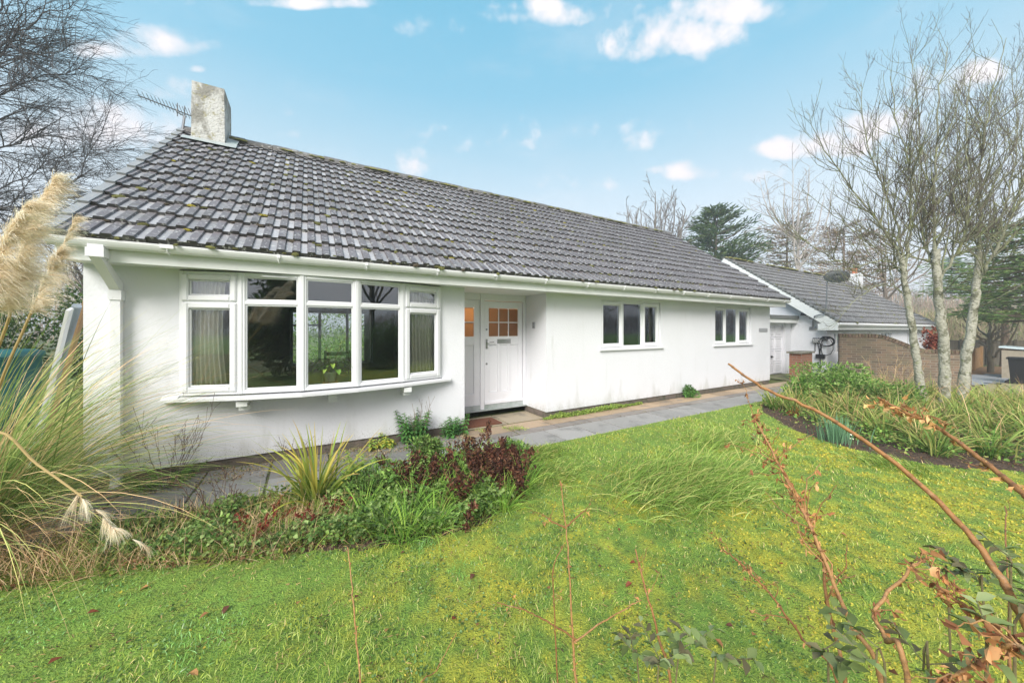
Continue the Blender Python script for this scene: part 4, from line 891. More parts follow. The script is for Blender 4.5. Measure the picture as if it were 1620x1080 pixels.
a = wpx(1298.5, 563); m = MB(); m.box(a[0] - .07, a[0] + .02, a[1] - .12, a[1] + .12, a[2] - .08, a[2] + .06); m.tube([a + [-.05, 0, -.0], a + [-.05, 0, -1.1]], .014, 6); m.build('isolator_box', M['black'], ev)
# security lamp
fl2 = thing('security_lamp', 'small grey floodlight with sensor under the bargeboard of the second bungalow', 'floodlight', (NW0, .9, 1.9))
a = wpx(1271, 497, NW0 - .06, fl2); m = MB(); m.box(a[0] - .02, a[0] + .06, a[1] - .05, a[1] + .05, a[2] - .03, a[2] + .05); m.tube([a, a + [-.12, 0, -.03]], .02, 6); m.build('bracket', M['metal'], fl2)
m = MB(); taperbox(m, a[0] - .2, a[0] - .08, a[1] - .12, a[1] + .02, a[2] - .05, a[2] + .04, .02, n=3, jit=0); m.build('lamp_head', M['black'], fl2)
m = MB(); lathe(m, [(.001, -.04), (.05, -.03), (.06, .02), (.001, .05)], 10, (1, 1, 1), (a[0] - .12, a[1] - .18, a[2] - .02)); m.build('sensor', M['plate'], fl2, True)

# garage between the two bungalows
ga = thing('garage', 'white garage with panelled up-and-over door and dark felt roof edge between the bungalows', 'garage', (13.6, .8, 0))
GY = .8; m = MB()
for (a, b, c, d) in ((11.95, 12.55, .0, 1.83), (14.88, 15.30, .0, 1.83)): m.box(a, b, GY, GY + .2, c, d)
m.box(11.95, 15.30, GY + .2, GY + .21, 1.83, 1.9); P('wall', m, M['render'], ga)
m = MB(); m.box(11.95, 15.42, GY - .20, GY - .17, 1.83, 1.98); m.box(11.95, 15.42, GY - .17, GY + .2, 1.84, 1.86); P('fascia', m, M['fascia'], ga)
m = MB(); m.box(11.95, 15.31, GY - .22, 5, 1.981, 2.02); m.box(11.95, 15.46, GY - .24, GY - .205, 1.97, 2.09)
for k in range(30):
    x = 12 + k * .115; m.box(x, x + .10, GY - .2, GY - .1, 2.02, 2.04 + rng.uniform(0, .03))
P('felt_roof', m, M['felt'], ga)
m = MB(); hb_(m, 12.55, 12.62, .02, 1.83, GY + .02, GY + .12); hb_(m, 14.81, 14.88, .02, 1.83, GY + .02, GY + .12); hb_(m, 12.62, 14.81, 1.76, 1.83, GY + .02, GY + .12); P('door_frame', m, M['paint'], ga)
m = MB(); m.box(12.625, 14.805, GY + .08, GY + .1, .03, 1.755)
for r_ in range(4):
    for c_ in range(4):
        a = 12.64 + c_ * .54; z0 = .06 + r_ * .425; ring(m, (a, 0), (a + .51, 0), 0, .51, z0, z0 + .38, .03, GY + .062, GY + .08, .01); hb_(m, a + .08, a + .43, z0 + .07, z0 + .31, GY + .068, GY + .08, .01)
gd = P('garage_door', m, M['paint'], ga)
m = MB(); m.box(13.95, 14.03, GY + .03, GY + .062, .62, .68); m.tube([(13.99, GY + .03, .65), (13.99, GY - .0, .65), (13.99, GY, .61)], .012, 6); P('handle', m, M['black'], gd)

# brick pier with stone coping
pr_ = thing('brick_pier', 'low red brick pier with weathered stone coping standing beside the garage door', 'brick pier', (13.75, -.1, 0))
m = MB(); m.box(-.42, .36, -.15, .17, -.2, .84); m.build('brickwork', M['redbrick'], pr_)
m = MB(); 
bar(m, (-.50, -.20), (.44, -.20), 0, .94, .842, .90, 0, .42, .012); m.build('coping', M['felt'] if False else mat('coping_stone', (.27, .25, .21), .9, noise=[(8, (.14, .15, .09), .8, .45, .62), (30, (.42, .41, .38), .6, .55, .7)], bump=(50, .6, .01)), pr_)
# curved-top garden wall
gwall = thing('garden_wall', 'weathered brown brick garden wall whose top sweeps down in a curve behind the birches', 'wall', (15.5, -1.6, -.5))
a0 = np.array([15.05, -.62]); a1 = np.array([16.25, -3.1]); n = 40; us = np.linspace(0, 1, n); m = MB()
tz = np.where(us < .3, 1.47, 0); 
def topz(u):
    if u < .28: return 1.35
    if u < .72: k = (u - .28) / .44; return 1.35 - .45 * (k * k * (3 - 2 * k))
    return .90
V_ = []; nn = np.array([(a1 - a0)[1], -(a1 - a0)[0]]); nn = nn / np.linalg.norm(nn) * .11; tops = []
for u in us:
    p_ = a0 + (a1 - a0) * u
    for sgn in (-1, 1):
        q = p_ + nn * sgn; V_.append((q[0], q[1], -.7)); V_.append((q[0], q[1], topz(u)))
fs = []
for i in range(n - 1): A = 4 * i; B = A + 4; fs += [(A, B, B + 1, A + 1), (A + 2, A + 3, B + 3, B + 2), (A + 1, B + 1, B + 3, A + 3)]
fs += [(0, 1, 3, 2), (4 * n - 4, 4 * n - 2, 4 * n - 1, 4 * n - 3)]; m.add(V_, fs); P('brickwork', m, M['brick'], gwall)
m = MB(); Lw = np.linalg.norm(a1 - a0); k = 0; u = 0; tt = (a1 - a0) / Lw
while u < 1:     # brick-on-edge capping
    z = topz(u); z_n = topz(min(1, u + .03)); ang = math.atan2(z_n - z, .03 * Lw); p_ = a0 + (a1 - a0) * u; c = np.array([.19, .13, .095]) * rng.uniform(.6, 1.25); hh = .11; w_ = .066
    V_ = []
    for (du, dz) in ((0, 0), (w_ * cos(ang), w_ * sin(ang)), (w_ * cos(ang) - hh * sin(ang), w_ * sin(ang) + hh * cos(ang)), (-hh * sin(ang), hh * cos(ang))):
        for sgn in (-1.12, 1.12): q = p_ + tt * du + nn * sgn; V_.append((q[0], q[1], z + .002 + dz))
    m.add(V_, [(0, 2, 3, 1), (2, 4, 5, 3), (4, 6, 7, 5), (6, 0, 1, 7), (0, 6, 4, 2), (1, 3, 5, 7)], c); u += .075 * max(.5, cos(ang)) / Lw
P('brick_capping', m, mat('capping_brick', None, .9, vc=True, noise=[(12, (.13, .14, .07), .7, .48, .62)], bump=(40, .8, .01)), gwall)

# ------------------------------------------------------------------ far right ground patches, fences, bins
def patch(name, pts, z, m, seed=0, st=.25, jag=.15):
    P_ = [tuple(gpt(px, py, z)[:2]) for px, py in pts]; a = np.array(P_); lo, hi = a.min(0), a.max(0)
    v, f, c = grid(lo[0], hi[0], lo[1], hi[1], st, lambda x, y: z + .02 * fbm(x, y, 3, 2, seed)); mid = v[f].mean(1)
    jx = jag * (fbm(mid[:, 0], mid[:, 1], 2, 2, seed) - .5) * 2
    mb = MB(); mb.add(v, f[inpoly(mid[:, 0] + jx, mid[:, 1] + jx, P_)]); return kind(mb.build(name, m, smooth=True), 'structure')
patch('gravel', [(1500, 584), (1640, 576), (1700, 610), (1640, 612), (1590, 605), (1520, 592)], -.54, M['litter'], 1)
patch('driveway', [(1505, 592), (1600, 592), (1640, 600), (1640, 604), (1590, 606), (1500, 612), (1400, 612), (1400, 596)], -.51, M['drive'], 2)
patch('verge', [(1585, 605), (1700, 598), (1800, 650), (1560, 640), (1540, 612)], -.50, M['straw'], 3)
def boards(name, A, B, z0, z1, bw, m, label, cat, postn=5, group=None):
    A = np.array(A[:2]); B = np.array(B[:2]); L = np.linalg.norm(B - A); t = (B - A) / L; n_ = np.array([t[1], -t[0]])
    o = thing(name, label, cat, (A[0], A[1], z0), group); mb = MB(); u = 0
    while u < L:
        w_ = bw * rng.uniform(.92, 1.0); dz = rng.uniform(-.02, .02); d = rng.uniform(0, .012)
        V_ = [(*(A + t * uu + n_ * (dd + d)), zz) for zz in (z0, z1 + dz) for uu, dd in ((u, 0), (u + w_, 0), (u + w_, .02), (u, .02))]
        mb.add(V_, [(0, 3, 2, 1), (4, 5, 6, 7), (0, 1, 5, 4), (1, 2, 6, 5), (2, 3, 7, 6), (3, 0, 4, 7)], np.array([1, 1, 1.])); u += bw
    P('boards', mb, m, o)
    mb = MB()
    for zz in (z1 - .12, (z0 + z1) / 2):
        V_ = [(*(A + t * uu + n_ * dd), z) for z in (zz, zz + .08) for uu, dd in ((0, -.04), (L, -.04), (L, -.002), (0, -.002))]
        mb.add(V_, [(0, 3, 2, 1), (4, 5, 6, 7), (0, 1, 5, 4), (1, 2, 6, 5), (2, 3, 7, 6), (3, 0, 4, 7)])
        P('rail', mb, m, o); mb = MB()
    for k in range(postn):
        p_ = A + t * L * k / (postn - 1) + n_ * .07; mb = MB(); mb.box(p_[0] - .05, p_[0] + .05, p_[1] - .05, p_[1] + .05, z0, z1 + .08); P('post', mb, m, o)
    return o
boards('board_fence', spot(1440, 540, 23), spot(1700, 540, 20), -.6, .93, .15, M['wood'], 'long dark weathered board fence closing the drive at the far right', 'fence', 7)
boards('board_fence', spot(1522, 558, 16.5), spot(1550, 552, 20.5), -.6, .55, .12, M['newwood'], 'short pale new timber fence panel beside the drive behind the birches', 'fence', 3)
sb = thing('storage_box', 'beige storage box with a pale sloping lid by the far fence', 'storage box', tuple(spot(1607, 560, 15)[:2]) + (-.55,))
m = MB(); m.box(-.05, 1.5, -.55, .35, 0, 1.25); m.build('body', mat('beige_board', (.34, .29, .22), .8, noise=(6, (.26, .22, .16), .7, .45, .7), bump=(20, .4, .01)), sb)
m = MB(); V_ = [(-.12, -.62, 1.26), (1.57, -.62, 1.26), (1.57, .42, 1.36), (-.12, .42, 1.36), (-.12, -.62, 1.32), (1.57, -.62, 1.32), (1.57, .42, 1.42), (-.12, .42, 1.42)]; m.add(V_, [(0, 3, 2, 1), (4, 5, 6, 7), (0, 1, 5, 4), (1, 2, 6, 5), (2, 3, 7, 6), (3, 0, 4, 7)]); m.build('lid', mat('pale_lid', (.62, .72, .75), .4, noise=(6, (.5, .58, .6), .7, .45, .7)), sb)
bn = thing('wheeled_bin', 'black wheeled bin with ribbed sides at the right edge in front of the storage box', 'bin', tuple(spot(1622, 570, 13.5)[:2]) + (-.55,))
m = MB(); V_ = [(-.27, -.3, .08), (.27, -.3, .08), (.27, .3, .08), (-.27, .3, .08), (-.33, -.36, 1.0), (.33, -.36, 1.0), (.33, .36, 1.0), (-.33, .36, 1.0)]; m.add(V_, [(0, 3, 2, 1), (4, 5, 6, 7), (0, 1, 5, 4), (1, 2, 6, 5), (2, 3, 7, 6), (3, 0, 4, 7)]); m.build('body', M['black'], bn)
m = MB(); bar(m, (-.36, -.40), (.36, -.40), 0, .72, 1.0, 1.07, 0, .8, .02); m.build('lid', M['black'], bn)
for x in (-.24, .24): m = MB(); m.tube([(x - .03, .34, .1), (x + .03, .34, .1)], .1, 14); m.build('wheel', M['black'], bn)

# ------------------------------------------------------------------ left of the house
plk = [((-2.00, .22, 1.90), (-2.95, 1.75, 0.0), .05, 'newwood', 'brown timber plank leaning against the left gable, behind the grey pipe', 'plank'),
       ((-2.02, .10, 1.84), (-2.92, 1.45, 0.0), .035, 'greyp', 'grey plastic pipe leaning against the left gable', 'pipe'),
       ((-2.03, .0, 1.80), (-2.80, 1.2, 0.0), .04, 'upvc', 'white plastic trim length leaning against the left gable', 'trim')]
for k, (a, b, r_, mm, lab, ct_) in enumerate(plk):
    a = np.array(a); b = np.array(b); m = MB(); M_ = M[mm]
    if mm == 'greyp': M_ = mat('blue_grey_pipe', (.26, .30, .34), .5, noise=(6, (.18, .2, .2), .7, .45, .7)); m.tube([b - b, (a - b) * .5, a - b], r_, 12)
    else:
        d = (a - b); d /= np.linalg.norm(d); s_ = np.cross(d, [0, 1, 0]); s_ /= np.linalg.norm(s_); u_ = np.cross(s_, d); L = np.linalg.norm(a - b)
        V_ = [s_ * x + u_ * y + d * z for z in (0, L) for x, y in ((-.012, -.03), (.012, -.03), (.012, .03), (-.012, .03))]; m.add(V_, [(0, 3, 2, 1), (4, 5, 6, 7), (0, 1, 5, 4), (1, 2, 6, 5), (2, 3, 7, 6), (3, 0, 4, 7)])
    o = m.build({'pipe': 'plastic_pipe', 'plank': 'timber_plank', 'trim': 'plastic_trim'}[ct_], M_, None, mm == 'greyp'); o.location = b; tag(o, lab, ct_)
q = spot(-12, 600, 5.6); tbn = thing('water_tank', 'teal plastic water tank with a rimmed lid at the left edge before the dark hedge', 'water tank', (q[0] - .2, q[1], 0))
m = MB(); n = 24; th = np.arange(n) * 2 * pi / n; sx = .62; 
prf = [(.9, 0), (.97, .02), (1.0, .6), (1.0, 1.12), (1.04, 1.14), (1.04, 1.19)]
def sq(t): c, s = cos(t), sin(t); return np.array([np.sign(c) * abs(c) ** .45, np.sign(s) * abs(s) ** .45])
V_ = np.array([(*(sq(t) * sx * r_ * [1, .7]), z) for r_, z in prf for t in th]); m.add(V_, [(i * n + j, i * n + (j + 1) % n, (i + 1) * n + (j + 1) % n, (i + 1) * n + j) for i in range(5) for j in range(n)]); m.build('body', M['teal'], tbn, True)
m = MB(); prf = [(1.06, 1.17), (1.06, 1.23), (.9, 1.27), (.01, 1.29)]; V_ = np.array([(*(sq(t) * sx * r_ * [1, .7]), z) for r_, z in prf for t in th]); m.add(V_, [(i * n + j, i * n + (j + 1) % n, (i + 1) * n + (j + 1) % n, (i + 1) * n + j) for i in range(3) for j in range(n)]); m.build('lid', M['teal'], tbn, True)

# aerial by the chimney
ae = thing('television_aerial', 'thin multi-element television aerial clamped beside the chimney', 'aerial', (-1.95, 3.3, 5.2))
def apx(px, py, Y=3.3):
    d = FW + (px - 810) / F * RT + (HZ - py) / F * UP; t = (Y - CAM[1]) / d[1]; return CAM + t * d - np.array(ae.location)
m = MB(); m.tube([apx(286, 212), apx(289, 203), apx(292, 184)], .020, 7); m.tube([apx(292, 184), apx(281, 178), apx(280, 172)], .012, 6); m.build('mast', M['metal'], ae)
m = MB(); A = apx(218, 151, 3.0); B = apx(303, 184, 3.5); m.tube([A, B], .011, 5)
for k in range(15):
    u = k / 14.; c = A + (B - A) * (u ** .9 * .96 + .02); h = .07 + .03 * u; m.tube([c + [-.02, -h * .6, h], c + [.02, h * .6, -h * .45]], .0055, 4)
for k in (10, 12): c = A + (B - A) * k / 14.; m.tube([c + [0, 0, -.10], c + [0, 0, .14]], .008, 4)
m.build('boom', M['metal'], ae)

# ------------------------------------------------------------------ bare trees
def poly_at(Pl, t):
    k = t * (len(Pl) - 1); i = min(int(k), len(Pl) - 2); f = k - i; return Pl[i] * (1 - f) + Pl[i + 1] * f, Pl[i + 1] - Pl[i]
def smoothpoly(pts, sub=5, jit=0.0, r=None):
    P_ = np.array(pts, float); out_ = []
    for i in range(len(P_) - 1):
        p0 = P_[max(0, i - 1)]; p1 = P_[i]; p2 = P_[i + 1]; p3 = P_[min(len(P_) - 1, i + 2)]
        for k in range(sub): t = k / sub; out_.append(.5 * ((2 * p1) + (-p0 + p2) * t + (2 * p0 - 5 * p1 + 4 * p2 - p3) * t * t + (-p0 + 3 * p1 - 3 * p2 + p3) * t ** 3))
    out_.append(P_[-1]); out_ = np.array(out_)
    if jit: out_[1:-1] += (r or rng).normal(0, jit, (len(out_) - 2, 3))
    return out_
def spawn(mbs, Pl, R, level, maxl, per_m, ratio, trop, r, cols, wig=.10, start=.2, minlen=.12, angle=(.5, 1.0), tipr=.002, lenf=None):
    """grow children along polyline Pl with radii R"""
    L = np.linalg.norm(np.diff(Pl, axis=0), axis=1).sum(); n = max(1, r.poisson(per_m[level] * L * (1 - start)))
    for k in range(n):
        t = start + (1 - start) * r.random(); p_, d = poly_at(Pl, t); d = d / (np.linalg.norm(d) + 1e-9); Rp = np.interp(t * (len(Pl) - 1), np.arange(len(Pl)), R)
        ln = L * ratio * (1.15 - .75 * t) * r.uniform(.5, 1.2)
        if lenf: ln = min(ln, lenf[level])
        if ln < minlen: continue
        rd = rdir(1, 0, r)[0]; rd -= d * rd.dot(d); rd /= np.linalg.norm(rd) + 1e-9; a = r.uniform(*angle); cd = d * cos(a) + rd * sin(a)
        m_ = 7 if level < maxl else 5; st = ln / (m_ - 1); pts = [p_]; dd = cd
        for q in range(m_ - 1):
            dd = dd + r.normal(0, wig, 3) + np.array(trop) * (.12 + .05 * q); dd /= np.linalg.norm(dd); pts.append(pts[-1] + dd * st)
        pts = np.array(pts); r0 = min(Rp * .7, max(tipr * 1.3, ln * .011)); rr = np.linspace(r0, tipr, m_)
        c = np.array(cols[min(level, len(cols) - 1)]) * r.uniform(.75, 1.25)
        mbs[min(level, len(mbs) - 1)].tube(pts, rr, 4 if level == 0 else 3, c, False)
        if level < maxl: spawn(mbs, pts, rr, level + 1, maxl, per_m, ratio, trop, r, cols, wig, .12, minlen, angle, tipr, lenf)

def px_limb(pts, sub=4, jit=.0, r=None): return smoothpoly([spot(*q) for q in pts], sub, jit, r)
GRN = (.23, .25, .10)
def birch(base, trunk, limbs, r0, r1, label, seed, per=(9.5, 7.5, 7.0)):
    r = np.random.default_rng(seed); T = px_limb(trunk, 6, .008, r); bz = T[0].copy(); bz[2] = 0
    o = thing('birch_tree', label, 'tree', tuple(bz)); tb_ = MB(); R = np.linspace(r0, r1, len(T)) * (1 + .06 * np.sin(np.arange(len(T)) * 1.3)); R[0] *= 1.3; R[1] *= 1.1
    R *= .60; tb_.tube(T, R, 14); tr = P('trunk', tb_, M['birch'], o, True)
    lm = MB(); tw = MB(); t2 = MB()
    for (pts, ra) in limbs:
        Lp = px_limb(pts, 6, .012, r); ra *= .36; Rr = ra * np.linspace(1, 0, len(Lp)) ** .9 + .004; lm.tube(Lp, Rr, 7, np.array([.26, .26, .19]), False)
        for i in range(0): pass
        spawn([lm, lm, lm], Lp, Rr, 0, 2, per, .46, (0, 0, .8), r, [(.21, .21, .14), (.15, .125, .10), (.11, .08, .08)], .10, .08, .08, (.3, .95), .0020, (1.7, .8, .35))
    P('crown', lm, M['birch_limb'], o)
    # lichen tufts on the lower limbs
    return o
M['birch_limb'] = mat('birch_limb', None, .85, vc=True, noise=[(7, (.30, .33, .12), .65, .50, .64), (24, (.09, .08, .07), .7, .55, .68)], bump=(40, .8, .02))
birch(None, [(1468, 652, 7), (1455, 600, 7), (1446, 540, 7), (1438, 490, 6.98), (1431, 440, 6.95), (1424, 405, 6.9)],
      [([(1424, 405, 6.9), (1400, 365, 6.8), (1365, 320, 6.7), (1320, 260, 6.6), (1282, 190, 6.5)], .045), ([(1430, 430, 6.95), (1423, 370, 7), (1400, 300, 7.1), (1372, 230, 7.1), (1362, 130, 7.2)], .05),
       ([(1432, 440, 6.95), (1438, 370, 6.9), (1442, 290, 6.7), (1420, 200, 6.6), (1408, 120, 6.6)], .05), ([(1428, 430, 6.95), (1400, 412, 6.5), (1350, 420, 6.1), (1290, 392, 5.8), (1240, 350, 5.6)], .030),
       ([(1430, 436, 6.95), (1390, 395, 7.4), (1330, 350, 7.8), (1270, 300, 8)], .03), ([(1436, 470, 7), (1400, 450, 6.6), (1360, 470, 6.2), (1330, 500, 6)], .018)],
      .115, .07, 'slender left-leaning birch, leftmost of the three birches in the border', 31)
birch(None, [(1494, 652, 7.1), (1494, 600, 7.1), (1493, 540, 7.1), (1487, 490, 7.1), (1482, 440, 7.1), (1480, 395, 7.1)],
      [([(1480, 400, 7.1), (1477, 340, 7.1), (1480, 260, 7.0), (1484, 170, 6.9), (1500, 75, 6.9)], .065), ([(1483, 450, 7.1), (1505, 415, 7.0), (1525, 375, 6.9), (1532, 300, 6.8), (1530, 180, 6.7), (1545, 90, 6.6)], .06),
       ([(1481, 430, 7.1), (1463, 380, 7.3), (1457, 300, 7.5), (1455, 200, 7.7), (1440, 90, 7.8)], .05), ([(1485, 470, 7.1), (1503, 450, 6.8), (1530, 430, 6.4), (1560, 440, 6.1)], .025), ([(1480, 400, 7.1), (1500, 340, 7.6), (1515, 250, 7.9), (1510, 140, 8.1)], .04)],
      .15, .095, 'thickest pale-barked birch, standing between the two leaning ones', 32)
birch(None, [(1520, 652, 7.3), (1524, 600, 7.3), (1533, 540, 7.3), (1541, 490, 7.3), (1546, 440, 7.3), (1550, 400, 7.3)],
      [([(1550, 410, 7.3), (1550, 340, 7.3), (1552, 250, 7.2), (1570, 150, 7.1), (1592, 60, 7)], .06), ([(1545, 450, 7.3), (1572, 400, 7.1), (1600, 340, 7.0), (1630, 240, 6.9), (1665, 130, 6.8)], .07),
       ([(1548, 440, 7.3), (1580, 415, 6.9), (1625, 392, 6.5), (1690, 360, 6.2)], .035), ([(1548, 430, 7.3), (1585, 340, 7.6), (1610, 230, 7.8), (1600, 110, 8)], .05), ([(1541, 490, 7.3), (1580, 470, 6.9), (1640, 440, 6.5)], .025), ([(1550, 400, 7.3), (1530, 330, 7.7), (1525, 240, 8)], .035)],
      .15, .085, 'right-leaning birch with black cracked bark, rightmost of the three birches', 33)

def bare_tree(name, label, limbs, seed, per, trop, lenf, cols, trunkpts, tr, group=None, depth_l=2, tip=.004, ratio=.45, ang=(.4, 1.0)):
    r = np.random.default_rng(seed); T = smoothpoly(trunkpts, 5, .02, r); o = thing(name, label, 'tree', tuple(trunkpts[0]), group)
    m = MB(); m.tube(T, np.linspace(tr, tr * .5, len(T)), 10, cols[0]); P('trunk', m, M['bark'], o, True)
    lm, tw = MB(), MB()
    for pts, ra in limbs:
        if seed == 41: ra *= .55
        Lp = smoothpoly(pts, 5, .03, r); Rr = np.linspace(ra, tip * 1.5, len(Lp)); lm.tube(Lp, Rr, 6, cols[0], False); spawn([lm, tw, tw], Lp, Rr, 0, depth_l, per, ratio, trop, r, cols, .12, .08, .2, ang, tip, lenf)
    lm.merge(tw); P('crown', lm, M['twig'], o); return o
DC = [(.06, .056, .054), (.055, .05, .05), (.05, .047, .05)]
S = spot
bare_tree('bare_tree', 'large bare tree with fine arching dark twigs at the upper left behind the pampas grass',
  [([S(-190, 300, 9), S(-90, 200, 9), S(-20, 110, 9), S(30, 50, 9), S(60, -40, 9)], .08), ([S(-160, 330, 9), S(-40, 330, 8.6), S(50, 325, 8.3), S(120, 275, 8.2), S(175, 150 + 20, 8.2)], .05),
   ([S(-120, 240, 9), S(0, 235, 9), S(60, 215, 9), S(130, 225, 9), S(185, 270, 9)], .045), ([S(-100, 180, 9), S(0, 150, 9.5), S(70, 120, 9.6), S(140, 120, 9.8), S(175, 150, 9.8)], .045),
   ([S(-60, 110, 9), S(20, 60, 8.5), S(80, 20, 8.2), S(140, 10, 8.2)], .045), ([S(-150, 360, 9.3), S(0, 300, 10), S(90, 250, 10.4), S(150, 245, 10.6)], .04), ([S(-40, 60, 9), S(10, 0, 9), S(70, -60, 9)], .05), ([S(-170, 400, 9.3), S(-20, 380, 10), S(60, 330, 10.4), S(140, 310, 10.6), S(210, 330, 10.9)], .035),
   ([S(-150, 280, 9), S(0, 190, 10), S(60, 170, 10.5), S(120, 180, 11)], .04), ([S(-20, 110, 9), S(40, 85, 8.3), S(100, 80, 8), S(150, 60, 8)], .03)],
  41, (9.5, 9, 8), (.35, -.1, -.18), (1.8, .9, .5), DC, [gpt(-260, 700), S(-220, 500, 9), S(-190, 300, 9), S(-150, 150, 9)], .2, tip=.0025)

def gtree(name, label, base, H, spread, seed, cols, per, trop, lenf, nl=7, tr=.2, tip=.012, group=None, fork=.35, ratio=.45):
    r = np.random.default_rng(seed); b = np.array(base, float); top = b + [0, 0, H * .6]; limbs = []
    for k in range(nl):
        a = k * 2.4 + r.uniform(-.4, .4); z0 = H * r.uniform(fork, .6); e = b + [cos(a) * spread * r.uniform(.5, 1), sin(a) * spread * r.uniform(.5, 1), H * r.uniform(.76, 1)]
        p0 = b + [0, 0, z0]; m_ = (p0 + e) / 2 + [cos(a) * spread * .2, sin(a) * spread * .2, -H * .02]; limbs.append(([p0, m_, e], tr * .45))
    limbs.append(([top, b + [r.uniform(-.3, .3), 0, H * .86]], tr * .4))
    return bare_tree(name, label, limbs, seed, per, trop, lenf, cols, [b, b + [r.uniform(-.1, .1), 0, H * .35], top], tr, group, tip=tip, ratio=ratio)
def at(px, d, z=None):       # base on the ground below a pixel column
    q = spot(px, 521, d); q[2] = gh(q[0], q[1]) - .05 if z is None else z; return q
gtree('bare_tree', 'bare forked tree rising behind the ridge of the tiled roof', at(1035, 30), 13.3, 3.0, 51, [(.15, .135, .12), (.14, .12, .11), (.14, .12, .115)], (2.2, 2.4, 2.2), (0, 0, .15), (3, 1.6, 1.0), 14, .28, .016)
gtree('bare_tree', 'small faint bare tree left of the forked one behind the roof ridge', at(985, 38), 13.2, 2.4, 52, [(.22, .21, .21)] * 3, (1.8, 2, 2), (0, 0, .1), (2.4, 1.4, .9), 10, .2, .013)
gtree('silver_birch', 'tall thin pale birch with drooping twigs rising behind the second bungalow', at(1262, 27), 14.5, 2.6, 53, [(.34, .31, .29), (.22, .17, .15), (.20, .15, .13)], (1.5, 1.9, 1.8), (0, 0, -.25), (3.0, 1.6, 1.1), 9, .17, .010)
gtree('bare_tree', 'squat bare orchard tree standing before the dark fence beside the right birch', at(1567, 17.5), 3.3, 1.3, 54, [(.16, .14, .10), (.15, .13, .10), (.13, .11, .09)], (4, 5, 4), (0, 0, .3), (1.2, .7, .5), 9, .12, .008, fork=.2)
gtree('bare_tree', 'grey bare tree seen between the right birch and the evergreen', at(1640, 26), 9.5, 2.8, 55, [(.17, .16, .12)] * 3, (1.4, 1.8, 1.7), (0, 0, .1), (2.4, 1.4, .9), 7, .22, .014)
gtree('bare_tree', 'bushy brown bare tree just left of the gable behind the pampas plume', at(150, 16), 6.6, 1.6, 56, [(.11, .09, .075), (.12, .09, .075), (.11, .085, .07)], (4, 4, 3.4), (0, 0, .1), (1.6, 1.0, .6), 10, .14, .009, fork=.15)
gtree('bare_tree', 'thin bare sapling peeping over the left verge of the roof', at(228, 17), 7.4, 1.4, 57, [(.12, .10, .09)] * 3, (2.4, 2.6, 2.2), (0, 0, .2), (1.5, .8, .5), 6, .08, .007)

# ------------------------------------------------------------------ evergreen trees
def crown_cloud(mb, cen, rad, n, ln, wd, cols, r, lobes=9, up=.4, hollow=.35, tri=True, droop=.15, flat=1.0):
    cen = np.array(cen, float); rad = np.array(rad, float)
    lc = rdir(lobes, 0, r) * r.uniform(.35, .85, (lobes, 1)); lr = r.uniform(.28, .5, lobes)
    k = r.integers(0, lobes, n); d = rdir(n, 0, r); rr = r.uniform(hollow, 1, n) ** .5; p_ = lc[k] + d * (lr[k] * rr)[:, None] * [1, 1, flat]
    tone = r.uniform(.7, 1.3, lobes)[k] * r.uniform(.75, 1.25, n)
    dirs = d * .7 + rdir(n, up, r) * .8; leaves(mb, cen + p_ * rad, dirs, rdir(n, .6, r), ln * r.uniform(.6, 1.3, n), wd * r.uniform(.7, 1.2, n), np.array(cols)[r.integers(0, len(cols), n)] * tone[:, None], droop, tri)
def conifer(name, label, base, H, W_, seed, cols, nb_=60, ln=.5, wd=.10, per=90, z0=.15, up=.35, irregular=.35, tr=.25, group=None, lean=(0, 0), shape=1.0):
    r = np.random.default_rng(seed); b = np.array(base, float); o = thing(name, label, 'tree', tuple(b), group)
    T = smoothpoly([b, b + [lean[0] * .4, lean[1] * .4, H * .5], b + [lean[0], lean[1], H * .97]], 6); m = MB(); m.tube(T, np.linspace(tr, .03, len(T)), 9, (.14, .10, .07)); 
    fo = MB()
    for k in range(nb_):
        t = z0 + (1 - z0) * (k + r.random()) / nb_; p0, _ = poly_at(T, t); a = r.uniform(0, 2 * pi); R = W_ * (1 - ((t - z0) / (1 - z0)) ** 1.5 * .85) ** shape * r.uniform(1 - irregular, 1 + irregular * .6)
        if t < z0 + .15: R *= .75
        e = p0 + [cos(a) * R, sin(a) * R, R * (up + r.uniform(-.15, .2))]; mid_ = (p0 + e) / 2 - [0, 0, R * .08]; B = smoothpoly([p0, mid_, e], 4); m.tube(B, np.linspace(tr * .22, .015, len(B)), 4, (.13, .10, .07), False)
        n = int(per * R / W_) + 10; tt = r.uniform(.2, 1, n) ** .8; ps = np.array([poly_at(B, q)[0] for q in tt]); sd = rdir(n, 0, r) * (R * .17) * [1, 1, .45]; side = np.stack([-np.sin(a) * np.ones(n), np.cos(a) * np.ones(n), 0 * tt], -1)
        ps = ps + sd + side * (r.normal(0, .16, n) * R * (1.1 - tt * .5))[:, None]; d = (e - p0) / np.linalg.norm(e - p0)
        dirs = d + side * r.normal(0, .7, (n, 1)) + rdir(n, .35, r) * .5; leaves(fo, ps, dirs, rdir(n, 1.2, r), ln * r.uniform(.5, 1.2, n), wd * r.uniform(.7, 1.3, n), pick(cols, n, .3, r) * r.uniform(.75, 1.25), .15, True)
    P('trunk', m, M['bark'], o); P('foliage', fo, M['leaf'], o); return o
conifer('cedar_tree', 'dark green spreading cedar standing behind the roof valley between the bungalows', at(1132, 34), 13.4, 3.8, 61, [(.055, .10, .045), (.075, .125, .05), (.04, .075, .035), (.10, .14, .06)], 90, .55, .11, 130, .35, .35, .35, .4, shape=.8)
